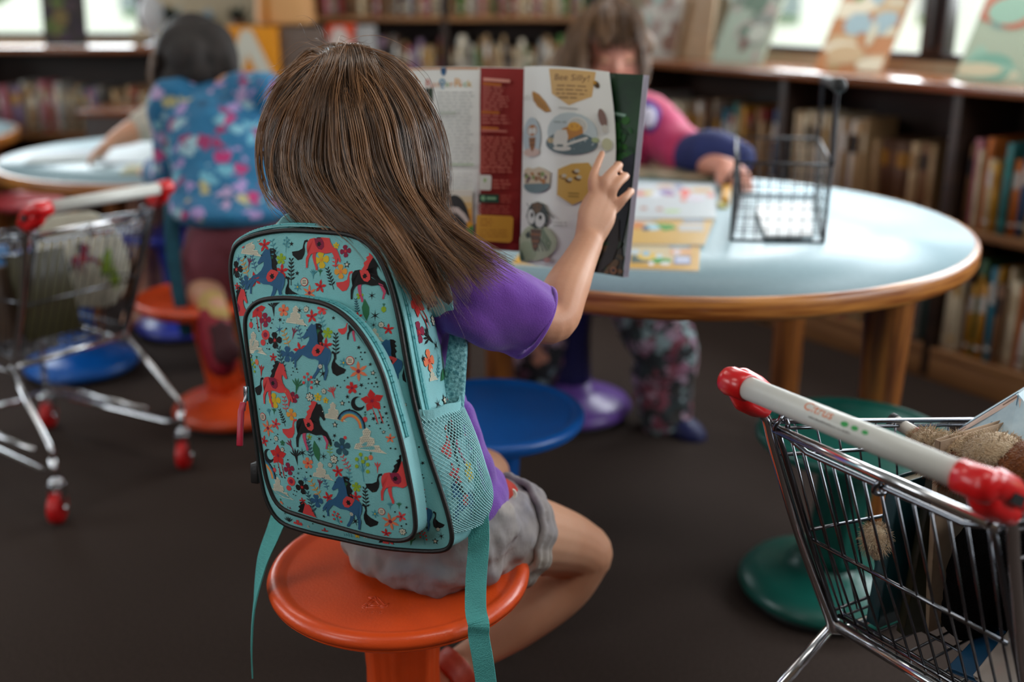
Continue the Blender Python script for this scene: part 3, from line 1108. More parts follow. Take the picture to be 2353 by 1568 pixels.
c0, c1 = P(1160, 1230, 1.497), P(1120, 1222, 1.47)
ax = (c0 - c1).normalized(); u_ = ax.cross(Vector((0, 0, 1))).normalized(); w_ = ax.cross(u_)
for off, rr, rw in ((0.0, 0.076, 0.0075), (0.014, 0.073, 0.007), (-0.016, 0.080, 0.006)):
    b.tube([c0 + ax * (off + 0.003 * sin(a * 9)) + (u_ * cos(a) + w_ * sin(a)) * (rr + 0.0022 * sin(a * 13)) for a in [2 * PI * k / 72 for k in range(72)]], rw, 8, closed=True)
b.fuse('cuff', SHORT, girl, 0.003, 2)
RED = mat('red_cotton', '#b8301c', 0.85, second='#a32a1a', scale=14, bump=0.3, bscale=200)
b = Blob()
b.chain([(P(1078, 1165, 1.375), 0.020), (P(1118, 1145, 1.405), 0.024), (P(1150, 1134, 1.43), 0.020), (P(1172, 1130, 1.45), 0.012)], 12)
b.chain([(P(1010, 1205, 1.345), 0.012), (P(1060, 1188, 1.362), 0.018), (P(1090, 1170, 1.38), 0.018)], 12)
b.fuse('waistband', RED, girl, 0.0035, 2, disp=[(0.010, 0.02, 1)])
b = MB()
b.lathe([(0.0001, 0), (0.006, 0), (0.0078, 0.001), (0.0078, 0.0026), (0.006, 0.003), (0.005, 0.002), (0.0001, 0.002)], 20,
        Matrix.Translation(P(1174, 1136, 1.425)) @ (Vector((0.35, -0.8, 0.3)).to_track_quat('Z', 'Y').to_matrix().to_4x4()))
b.build('button', mat('pearl_button', '#d9d3c6', 0.3), girl)
SANDAL = mat('coral_sandal', '#b23a26', 0.5, second='#c04a30', scale=30)
b = Blob()
ft = [P(1050, 1536, 1.552), P(1028, 1554, 1.542), P(1000, 1582, 1.532)]
for c, rr in ((ft[0], 0.031), (ft[1] + Vector((0, 0, 0.0)), 0.0305)):
    d = (ft[2] - ft[0]).normalized(); uu = d.cross(Vector((1, 0, 0))).normalized(); ww = d.cross(uu)
    for o2 in (-0.006, 0, 0.006):
        b.tube([c + d * o2 + uu * (rr * cos(a)) + ww * (rr * sin(a)) for a in [2 * PI * k / 28 for k in range(28)]], 0.0034, 6, closed=True)
b.chain([(P(1040, 1562, 1.57), 0.018), (P(1000, 1606, 1.555), 0.020), (P(955, 1650, 1.55), 0.02)], 12, flat=(1.2, 0.5))
b.fuse('sandal', SANDAL, girl, 0.003, 2)

# hair: dark under-volume, then strands combed from the parting over her right shoulder
HD = hair_mat('brown_hair', '#1f110a', '#a5764f', 0.27, 0.7)
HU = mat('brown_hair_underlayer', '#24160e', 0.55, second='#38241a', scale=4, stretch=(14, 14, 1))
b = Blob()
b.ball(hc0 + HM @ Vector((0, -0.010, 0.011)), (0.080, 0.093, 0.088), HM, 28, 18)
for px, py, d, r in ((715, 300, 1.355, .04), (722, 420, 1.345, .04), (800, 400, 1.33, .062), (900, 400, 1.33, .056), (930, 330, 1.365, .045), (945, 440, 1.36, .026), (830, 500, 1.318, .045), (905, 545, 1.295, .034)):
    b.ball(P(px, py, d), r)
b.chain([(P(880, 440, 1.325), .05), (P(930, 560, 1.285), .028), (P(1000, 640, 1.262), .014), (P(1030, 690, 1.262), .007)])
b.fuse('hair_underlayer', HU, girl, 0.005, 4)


def hd(px, py, low):
    """Depth of the hair's outer surface: a rounded head above, blending to `low` below the nape."""
    dx = (px - 812) / 207.0
    dy = max(0.0, (292 - py) / 194.0)
    q = math.sqrt(max(0.0, 1 - dx * dx - dy * dy))
    d = 1.375 - 0.118 * q
    k = min(1.0, max(0.0, (py - 400) / 150.0))
    k = k * k * (3 - 2 * k)
    return d * (1 - k) + low * k


GUIDES = [
    ([(738, 128), (668, 172), (622, 240), (606, 320), (618, 400), (645, 455), (690, 490), (720, 505)], 1.33),
    ([(740, 126), (690, 180), (645, 250), (628, 335), (640, 415), (675, 470), (730, 515), (790, 535)], 1.30),
    ([(744, 124), (712, 195), (680, 275), (665, 360), (680, 435), (730, 500), (810, 560), (850, 590)], 1.262),
    ([(748, 122), (740, 205), (725, 295), (720, 380), (745, 450), (805, 525), (880, 590), (935, 660)], 1.232),
    ([(752, 119), (775, 205), (785, 300), (795, 385), (825, 460), (885, 545), (945, 625), (985, 690)], 1.228),
    ([(758, 116), (812, 195), (845, 290), (862, 380), (895, 460), (950, 545), (1005, 640), (1045, 705)], 1.232),
    ([(766, 112), (850, 180), (900, 275), (920, 375), (945, 455), (1000, 540), (1065, 610), (1100, 655)], 1.245),
    ([(778, 108), (880, 165), (945, 265), (965, 365), (975, 450), (1020, 530), (1095, 590), (1165, 632)], 1.255),
    ([(790, 105), (892, 152), (958, 255), (988, 355), (992, 435), (995, 500), (1040, 550), (1110, 600)], 1.27),
    ([(804, 103), (908, 148), (976, 250), (1004, 340), (1008, 420), (1000, 480), (998, 525), (1005, 560)], 1.31),
    ([(812, 102), (918, 156), (986, 250), (1012, 335), (1016, 410), (1010, 470), (1006, 515), (1004, 540)], 1.35),
]
gd = [[P(x, y, hd(x, y, low)) for x, y in g] for g, low in GUIDES]
strands('hair', gd, 5200, 120, HD, girl, 3, rad=0.00040, layer=0.012, jit=0.0056, inward=tuple(P(830, 330, 1.42)), npt=24, ends=0.45)
strands('hair', gd, 2600, 420, HD, girl, 13, rad=0.00038, layer=0.011, jit=0.0050, inward=tuple(P(830, 330, 1.42)), npt=24, ends=0.7)
# crown to the left of the parting, and loose flyaways
gl = [[P(x, y, hd(x, y, 1.36)) for x, y in g] for g in (
    [(762, 160), (730, 170), (690, 205), (655, 270), (640, 350)], [(740, 145), (712, 148), (668, 190), (634, 250), (618, 330)], [(742, 126), (720, 112), (700, 130), (655, 190), (625, 250)], [(760, 114), (742, 108), (690, 138), (640, 215), (612, 300)], [(800, 103), (770, 100), (720, 118), (660, 175), (618, 260)])]
strands('hair', gl, 1800, 90, HD, girl, 5, rad=0.00042, layer=0.008, jit=0.003, inward=tuple(P(830, 330, 1.42)), npt=16)
gc = [[P(x, y, hd(x, y, 1.36)) for x, y in g] for g in ([(744, 122), (735, 160), (715, 220), (700, 300)], [(768, 108), (762, 140), (748, 200), (738, 280)], [(795, 101), (792, 132), (785, 190), (780, 270)], [(818, 100), (826, 138), (834, 195), (842, 270)], [(845, 104), (866, 142), (885, 200), (900, 270)])]
strands('hair', gc, 1500, 80, HD, girl, 6, rad=0.00042, layer=0.003, jit=0.003, inward=tuple(P(830, 330, 1.42)), npt=14)
fly = [[P(x, y, hd(min(max(x, 640), 990), y, low) - 0.004) for x, y in g] for g, low in (
    ([(745, 118), (690, 110), (640, 170), (600, 230), (575, 260)], 1.33), ([(760, 112), (740, 85), (720, 75), (705, 95)], 1.33), ([(770, 108), (800, 85), (830, 95), (860, 110)], 1.33),
    ([(860, 115), (960, 150), (1020, 260), (1040, 420), (1050, 560)], 1.30), ([(640, 400), (660, 470), (690, 500), (650, 520), (620, 540)], 1.30),
    ([(900, 400), (1000, 520), (1080, 570), (1150, 600), (1170, 640)], 1.24), ([(850, 420), (940, 560), (1010, 650), (1040, 740), (1030, 760)], 1.225))]
strands('hair', fly, 90, 45, HD, girl, 8, rad=0.00022, layer=0.004, jit=0.010, inward=tuple(P(830, 330, 1.42)), npt=18, ends=0.5)
# ================================================================ the backpack
TEAL = '79b8ba'
BAGF = mat('printed_teal_fabric', '#7cc0c2', 0.62, var=0.04, scale=40, bump=0.22, bscale=900, spec=0.35)
BAGS = mat('pale_teal_fabric', '#86c2c6', 0.6, var=0.05, scale=18, bump=0.2, bscale=700)
PIPE = mat('black_piping', '#15100f', 0.5, bump=0.1, bscale=500)
ZIPT = mat('teal_zip_tape', '#79bcbf', 0.55, bump=0.3, bscale=700)
ZIPC = mat('teal_zip_coil', '#4fa3a8', 0.4)
WEB = mat('teal_webbing', '#4fa9a5', 0.6, var=0.05, scale=60, bump=0.5, bscale=650)
MESHM = mat('pale_mesh', '#9ed3d6', 0.55)
INK = {k: flat(v) for k, v in dict(k='161415', r='c92a2a', c='d84545', b='2f5f86', m='8a1f3f', o='e27a55', y='d8b62c', g='2f6f4a', l='8fae2a', w='d8d4bf', t='4a93a0', p='c04a6a', a='e09a3c', d='2c5361').items()}
INKKEYS = list(INK)


def newell(pts):
    n = Vector((0, 0, 0))
    for i in range(len(pts)):
        a, b = pts[i], pts[(i + 1) % len(pts)]
        n += Vector(((a.y - b.y) * (a.z + b.z), (a.z - b.z) * (a.x + b.x), (a.x - b.x) * (a.y + b.y)))
    return n.normalized()


class Panel:
    """A padded fabric panel: an outline on a plane, bulging outwards towards its middle."""

    def __init__(self, o, u, v, outline, bulge, power=3.0):
        self.o, self.u, self.v = o, u.normalized(), v.normalized()
        self.w = self.u.cross(self.v).normalized()
        if self.w.y > 0:
            self.w = -self.w
        self.out = [np.array(self.uv(p)) for p in outline]
        self.c = np.mean(self.out, axis=0)
        self.bulge, self.power = bulge, power

    def uv(self, p):
        d = Vector(p) - self.o
        return d.dot(self.u), d.dot(self.v)

    def px(self, x, y):
        return np.array(self.uv(onplane(x, y, self.o, self.w)))

    def rho(self, q):
        d = np.array(q, float) - self.c
        best = 0.0
        n = len(self.out)
        L = np.hypot(*d)
        if L < 1e-9:
            return 0.0
        for i in range(n):
            a, b = self.out[i] - self.c, self.out[(i + 1) % n] - self.c
            e = b - a
            den = d[0] * e[1] - d[1] * e[0]
            if abs(den) < 1e-12:
                continue
            t = (a[0] * e[1] - a[1] * e[0]) / den
            s = (a[0] * d[1] - a[1] * d[0]) / den
            if t > 0 and -1e-6 <= s <= 1 + 1e-6:
                best = max(best, 1.0 / t)
        return best

    def at(self, q, off=0.0, rho=None):
        r = self.rho(q) if rho is None else rho
        h = self.bulge * (1 - min(r, 1.0) ** self.power)
        return self.o + self.u * q[0] + self.v * q[1] + self.w * (h + off)

    def surface(self, mb, mi=0, rings=10):
        n = len(self.out)
        o = len(mb.v)
        mb.v.append(tuple(self.at(self.c, 0, 0)))
        for k in range(1, rings + 1):
            r = (k / rings) ** 0.85
            for p in self.out:
                q = self.c + (p - self.c) * r
                mb.v.append(tuple(self.at(q, 0, r)))
        for i in range(n):
            mb.face((o, o + 1 + i, o + 1 + (i + 1) % n), mi)
            for k in range(rings - 1):
                a = o + 1 + k * n
                mb.face((a + i, a + n + i, a + n + (i + 1) % n, a + (i + 1) % n), mi)

    def motif(self, mb, pts, ink, off=0.0004, limit=0.975):
        """Printed shape: polygon in panel coordinates, clipped to the panel, laid on its surface."""
        pts = clip_scale(pts, self, limit)
        if pts is None or len(pts) < 3:
            return
        n = len(pts)
        tri = earcut(pts)
        vs = [self.at(p, off) for p in pts]
        # orientation towards the outside
        fs = []
        for a, b, c in tri:
            nn = (vs[b] - vs[a]).cross(vs[c] - vs[a])
            fs.append((a, b, c) if nn.dot(self.w) > 0 else (a, c, b))
        mb.add(vs, fs, 1 + INKKEYS.index(ink), True)


def clip_scale(pts, panel, limit):
    out, inside = [], 0
    for p in pts:
        r = panel.rho(p)
        if r > limit:
            p = panel.c + (np.array(p) - panel.c) * (limit / r)
        else:
            inside += 1
        out.append(np.array(p, float))
    return out if inside else None


def earcut(pts):
    idx = list(range(len(pts)))
    ar = sum(pts[i - 1][0] * pts[i][1] - pts[i][0] * pts[i - 1][1] for i in range(len(pts)))
    if ar < 0:
        idx.reverse()
    tri = []
    cr = lambda a, b, c: (b[0] - a[0]) * (c[1] - a[1]) - (b[1] - a[1]) * (c[0] - a[0])
    guard = 0
    while len(idx) > 3 and guard < 4000:
        guard += 1
        n = len(idx)
        done = False
        for i in range(n):
            a, b, c = idx[i - 1], idx[i], idx[(i + 1) % n]
            A_, B_, C_ = pts[a], pts[b], pts[c]
            if cr(A_, B_, C_) <= 1e-14:
                continue
            ok = True
            for j in idx:
                if j in (a, b, c):
                    continue
                q = pts[j]
                if cr(A_, B_, q) >= 0 and cr(B_, C_, q) >= 0 and cr(C_, A_, q) >= 0:
                    ok = False
                    break
            if ok:
                tri.append((a, b, c))
                idx.pop(i)
                done = True
                break
        if not done:
            idx.pop(0)
    if len(idx) == 3:
        tri.append(tuple(idx))
    return tri


# --- printed motifs, in a unit frame (x right, y up) --------------------------------------
def _n(raw):
    """Horse drawn on a 420 x 380 sheet -> unit coordinates about its middle."""
    return [((x - 700) / 400.0, -(y - 430) / 400.0) for x, y in raw]


HORSE = [
    ('tail', _n([(640, 388), (612, 396), (604, 425), (598, 455), (565, 472), (505, 480), (512, 508), (560, 545), (596, 535), (616, 500), (620, 470), (614, 430), (624, 408), (642, 405)])),
    ('mane', _n([(782, 330), (812, 262), (818, 248), (790, 240), (765, 248), (770, 268), (745, 283), (756, 300), (728, 325), (735, 345), (715, 375), (742, 388), (770, 360)])),
    ('leg2', _n([(690, 478), (722, 478), (716, 510), (722, 560), (738, 600), (734, 620), (720, 618), (716, 598), (700, 560), (688, 520)])),
    ('leg2', _n([(850, 470), (884, 484), (908, 520), (908, 545), (898, 572), (896, 592), (882, 588), (886, 566), (890, 545), (872, 510)])),
    ('body', _n([(700, 376), (742, 386), (762, 368), (775, 330), (800, 285), (818, 248), (826, 262), (848, 258), (862, 285), (876, 335), (886, 368), (874, 380), (856, 360), (838, 345),
                 (832, 372), (842, 410), (866, 444), (898, 462), (918, 500), (936, 540), (932, 562), (918, 552), (912, 532), (888, 496), (850, 486), (800, 494), (750, 482), (700, 488),
                 (672, 502), (656, 532), (650, 570), (650, 600), (634, 602), (632, 560), (632, 530), (646, 498), (636, 450), (640, 410), (660, 384)])),
    ('sad', _n([(700, 382), (735, 376), (766, 380), (786, 412), (788, 446), (768, 466), (740, 460), (716, 432)])),
    ('dot', _n([(738, 400), (745, 408), (757, 404), (756, 416), (766, 424), (754, 430), (752, 442), (742, 436), (730, 440), (732, 428), (724, 420), (735, 414)])),
]


def xf(pts, cx, cy, s, ang=0.0, flip=False):
    ca, sa = cos(ang), sin(ang)
    out = []
    for x, y in pts:
        if flip:
            x = -x
        out.append((cx + s * (x * ca - y * sa), cy + s * (x * sa + y * ca)))
    return out


def petals(n, inner, k=0, sharp=True, w=0.5):
    out = []
    for i in range(n):
        a = 2 * PI * i / n + PI / 2
        d = PI / n
        if sharp:
            out += [(inner * cos(a - d), inner * sin(a - d)), (0.62 * cos(a - d * w), 0.62 * sin(a - d * w)), (cos(a), sin(a)), (0.62 * cos(a + d * w), 0.62 * sin(a + d * w))]
        else:
            out += [(inner * cos(a - d), inner * sin(a - d)), (0.8 * cos(a - d * 0.72), 0.8 * sin(a - d * 0.72)), (0.98 * cos(a - d * 0.3), 0.98 * sin(a - d * 0.3)),
                    (0.98 * cos(a + d * 0.3), 0.98 * sin(a + d * 0.3)), (0.8 * cos(a + d * 0.72), 0.8 * sin(a + d * 0.72))]
    return out


def star(n, inner):
    return [((1 if i % 2 == 0 else inner) * cos(PI * i / n + PI / 2), (1 if i % 2 == 0 else inner) * sin(PI * i / n + PI / 2)) for i in range(2 * n)]


def disc(n=10):
    return [(cos(2 * PI * i / n), sin(2 * PI * i / n)) for i in range(n)]


CLOUD = [(-0.9, -0.42), (-0.78, -0.1), (-0.5, -0.02), (-0.52, 0.3), (-0.3, 0.42), (-0.34, 0.72), (-0.08, 0.95), (0.2, 0.72), (0.12, 0.4), (0.4, 0.3), (0.44, 0.0), (0.3, -0.12), (0.7, -0.1), (0.8, -0.35), (1.2, -0.6), (0.2, -0.5)]


def sprig(panel, mb, q, s, ang, ink, n=6, leaf=0.2):
    panel.motif(mb, xf([(-0.03, -1), (0.03, -1), (0.03, 1), (-0.03, 1)], q[0], q[1], s, ang), ink)
    for i in range(n):
        y = -0.55 + 1.5 * i / (n - 1)
        for e in (-1, 1):
            L = leaf * (1.5 - 0.35 * i / n * 2)
            panel.motif(mb, xf([(0, y), (e * L * 0.6, y + 0.03), (e * L * 1.35, y + 0.24), (e * L * 0.5, y + 0.2)], q[0], q[1], s, ang), ink)


def pal(n, w):
    """Hand-like leaf of n blades."""
    out = []
    for i in range(n):
        a = PI / 2 + (i - (n - 1) / 2) * w
        out += [(0.18 * cos(a - w / 2), 0.18 * sin(a - w / 2)), (0.65 * cos(a - w * 0.32), 0.65 * sin(a - w * 0.32)), (cos(a), sin(a)), (0.65 * cos(a + w * 0.32), 0.65 * sin(a + w * 0.32))]
    a = PI / 2 + (n / 2) * w
    out += [(0.18 * cos(a), 0.18 * sin(a)), (0, -0.9)]
    return out


def draw(panel, mb, kind, q, s, ang=0.0, ink='r', ink2=None, flip=False):
    M = lambda pts, i, off=0.0004: panel.motif(mb, xf(pts, q[0], q[1], s, ang, flip), i, off)
    if kind == 'horse':
        body, second = ink, ink2
        cols = dict(tail=second, mane=second, leg2=body if second == 'k' else 'r', body=body, sad='c' if body != 'c' else 'm', dot='k')
        if body == 'k':
            cols['leg2'] = 'p'
            cols['tail'] = cols['mane'] = 'c'
        for k, (nm, pts) in enumerate(HORSE):
            M(pts, cols[nm], 0.0003 + 0.00012 * k)
        M([(0.42 + 0.012 * cos(a), 0.3 + 0.012 * sin(a)) for a in (0, 1.2, 2.4, 3.6, 4.9)], 'w' if body == 'k' else 'k', 0.0012)
    elif kind == 'f5':
        M(petals(5, 0.22, w=0.55), ink)
        M(xf(star(5, 0.5), 0, 0, 0.24), ink2 or 'm', 0.0006)
    elif kind == 'f6':
        M(petals(6, 0.24, w=0.5), ink)
        M(xf(disc(8), 0, 0, 0.2), ink2 or 'm', 0.0006)
    elif kind == 'r4':
        M(petals(4, 0.28, sharp=False), ink)
        M(xf(star(6, 0.3), 0, 0, 0.34), ink2 or 'r', 0.0006)
    elif kind == 'r5':
        M(petals(5, 0.3, sharp=False), ink)
        M(xf(disc(8), 0, 0, 0.2), ink2 or 'o', 0.0006)
    elif kind == 'poppy':
        M(petals(5, 0.3, w=0.9), 'r')
        M(xf(star(6, 0.3), 0, 0, 0.25), 'm', 0.0006)
        for e in (-0.12, 0.3):
            M([(e - 0.02, -0.5), (e + 0.02, -0.5), (e + 0.25, -1.3), (e + 0.36, -2.1), (e + 0.2, -1.7), (e + 0.16, -1.3)], 'r')
    elif kind == 's5':
        M(star(5, 0.36), 'k')
    elif kind == 's6':
        M(star(6, 0.16), ink)
    elif kind == 'ws':
        M(star(5, 0.42), 'k')
        M(xf(star(5, 0.42), 0, 0, 0.55), 'w', 0.0006)
    elif kind == 'wd':
        M(petals(7, 0.3, sharp=False), 'k')
        M(xf(petals(7, 0.2, sharp=False), 0, 0, 0.82), 'w', 0.0006)
        M(xf(disc(6), 0, 0, 0.16), 'k', 0.0008)
    elif kind == 'dot':
        M(disc(8), ink)
    elif kind == 'ring':
        M(disc(14), 'r'); M(xf(disc(14), 0, 0, 0.84), 'w', 0.0006)
        for yy in (-0.35, 0, 0.35):
            M([(-0.5, yy - 0.06), (0.5, yy - 0.06), (0.5, yy + 0.06), (-0.5, yy + 0.06)], 'k', 0.0008)
    elif kind == 'cloud':
        M(CLOUD, 'w')
        for gx in range(-8, 12):
            for gy in range(-5, 9):
                x, y = gx * 0.115 + (0.06 if gy % 2 else 0), gy * 0.11
                if in_poly(x, y, CLOUD, 0.05):
                    M(xf(disc(5), x, y, 0.026), 'k', 0.0007)
    elif kind == 'bow':
        for k, (i, r0) in enumerate((('k', 1.0), ('b', 0.93), ('t', 0.85), ('a', 0.76), ('o', 0.68))):
            r1 = r0 - 0.09
            for j in range(12):
                a0, a1 = PI * 0.82 - PI * 0.86 * j / 12, PI * 0.82 - PI * 0.86 * (j + 1) / 12
                M([(r0 * cos(a0), 1.15 * r0 * sin(a0)), (r0 * cos(a1), 1.15 * r0 * sin(a1)), (r1 * cos(a1), 1.15 * r1 * sin(a1)), (r1 * cos(a0), 1.15 * r1 * sin(a0))], i)
    elif kind == 'moon':
        out = [(cos(a), sin(a)) for a in np.linspace(0.9, 5.6, 14)] + [(0.35 + 0.72 * cos(a), 0.1 + 0.72 * sin(a)) for a in np.linspace(5.3, 1.1, 12)]
        M(out, 'k')
    elif kind == 'leaf':
        M([(0, -1), (0.3, -0.4), (0.36, 0.2), (0, 1), (-0.34, 0.25), (-0.28, -0.4)], ink)
    elif kind == 'pal':
        M(pal(5, 0.42), ink)
    elif kind == 'pal3':
        M(pal(3, 0.5), ink)
    elif kind == 'spr':
        sprig(panel, mb, q, s, ang, ink)
    elif kind == 'spr4':
        sprig(panel, mb, q, s, ang, ink, 4, 0.3)
    elif kind == 'ber':
        M([(-0.02, -1), (0.03, -1), (0.03, 0.6), (-0.02, 0.6)], 't')
        for x, y in ((0, 0.75), (-0.3, 0.45), (0.34, 0.5), (-0.36, 0.0), (0.4, 0.1), (0.1, 0.3), (0.36, -0.35)):
            M(xf(disc(8), x, y, 0.13), ink, 0.0006)
            M([(0, -0.4), (0.03, -0.4), (x, y), (x - 0.03, y)], 't')
    elif kind == 'bud':
        M(xf([(0, -1), (0.5, -0.6), (0.55, 0), (0.2, 0.4), (-0.2, 0.4), (-0.55, 0), (-0.5, -0.6)], 0, 0, 1), ink)
        M(xf(pal(3, 0.6), 0, 0.6, 0.6), 'g')


def in_poly(x, y, poly, margin=0.0):
    inside = False
    n = len(poly)
    for i in range(n):
        x1, y1 = poly[i]
        x2, y2 = poly[(i + 1) % n]
        if (y1 > y) != (y2 > y) and x < (x2 - x1) * (y - y1) / (y2 - y1) + x1:
            inside = not inside
        if margin:
            dx, dy = x2 - x1, y2 - y1
            t = max(0, min(1, ((x - x1) * dx + (y - y1) * dy) / (dx * dx + dy * dy)))
            if math.hypot(x - x1 - t * dx, y - y1 - t * dy) < margin:
                return False
    return inside


# --- geometry ----------------------------------------------------------------------------
TLc, TRc, BRc, BLc = P(530, 530, 1.29), P(882, 530, 1.205), P(1045, 1275, 1.24), P(588, 1200, 1.33)
mid = (TLc + TRc + BRc + BLc) / 4
U = ((TRc - TLc) + (BRc - BLc)).normalized()
Vv = ((TLc + TRc) - (BLc + BRc))
Wn = U.cross(Vv).normalized()
if Wn.y > 0:
    Wn = -Wn
Vv = Wn.cross(U).normalized()
if Vv.z < 0:
    Vv = -Vv
bag = thing('backpack', 'teal children\'s backpack printed with horses and flowers, worn by the girl', 'backpack', BRc - Wn * 0.05, worldspace=True)


def smoothpx(pts, n=5):
    return smooth_path(pts, n, closed=True)


MAIN_PX = [(533, 640), (534, 592), (548, 563), (590, 543), (655, 533), (735, 536), (800, 543), (842, 562), (872, 600), (896, 660), (915, 740), (932, 840), (950, 930), (978, 1030), (1012, 1130), (1032, 1200),
           (1035, 1245), (1010, 1264), (930, 1262), (860, 1253), (780, 1236), (700, 1218), (645, 1196), (615, 1150), (600, 1085), (590, 1010), (575, 900), (560, 800), (545, 715)]
POCK_PX = [(566, 760), (572, 718), (600, 694), (650, 688), (700, 692), (756, 706), (806, 742), (846, 796), (876, 860), (896, 930), (918, 1010), (936, 1090), (950, 1170), (950, 1222), (920, 1240), (860, 1232),
           (780, 1210), (700, 1186), (645, 1162), (618, 1110), (604, 1040), (592, 960), (580, 870)]
POCKD = 0.034
main_out = [onplane(x, y, mid, Wn) for x, y in smoothpx(MAIN_PX, 4)]
pmid = mid + Wn * POCKD
pock_out = [onplane(x, y, pmid, Wn) for x, y in smoothpx(POCK_PX, 5)]
MAINP = Panel(mid, U, Vv, main_out, 0.012)
POCKP = Panel(pmid, U, Vv, pock_out, 0.012)

bagmats = [BAGF] + [INK[k] for k in INKKEYS]


def Z1(x, y):
    return 500 + x / 3.734, 480 + y / 3.734


def Z2(x, y):
    return 520 + x / 3.734, 860 + y / 3.734


def place(panel, mb, items, zf, taken):
    for it in items:
        kind, x, y, s = it[:4]
        rest = it[4:]
        X, Y = zf(x, y)
        q = panel.px(X, Y)
        k = (panel.px(X + 10, Y)[0] - panel.px(X, Y)[0]) / 10.0 / 3.734
        ang = math.radians(rest[0]) if len(rest) > 0 else 0
        ink = rest[1] if len(rest) > 1 else 'r'
        ink2 = rest[2] if len(rest) > 2 else None
        flip = rest[3] if len(rest) > 3 else False
        draw(panel, mb, kind, q, s * k, ang, ink, ink2, flip)
        taken.append((q[0], q[1], s * k * (0.55 if kind == 'horse' else 0.9)))


def sprinkle(panel, mb, n, taken, seed, smin=0.0020, smax=0.0033, kinds=('s5', 's5', 's5', 'dot', 'dot', 'dot', 'dot', 'ws', 's6'), gap=0.0016):
    r = random.Random(seed)
    us = [p[0] for p in panel.out]
    vs = [p[1] for p in panel.out]
    made = 0
    for _ in range(n * 30):
        q = np.array((r.uniform(min(us), max(us)), r.uniform(min(vs), max(vs))))
        if panel.rho(q) > 0.94:
            continue
        kd = r.choice(kinds)
        s = r.uniform(smin, smax) * (0.34 if kd == 'dot' else 1.25 if kd in ('s6', 'ws') else 1)
        if any(math.hypot(q[0] - a, q[1] - b) < c + s + gap for a, b, c in taken):
            continue
        draw(panel, mb, kd, q, s, r.uniform(0, 6), 'k')
        taken.append((q[0], q[1], s))
        made += 1
        if made >= n:
            break


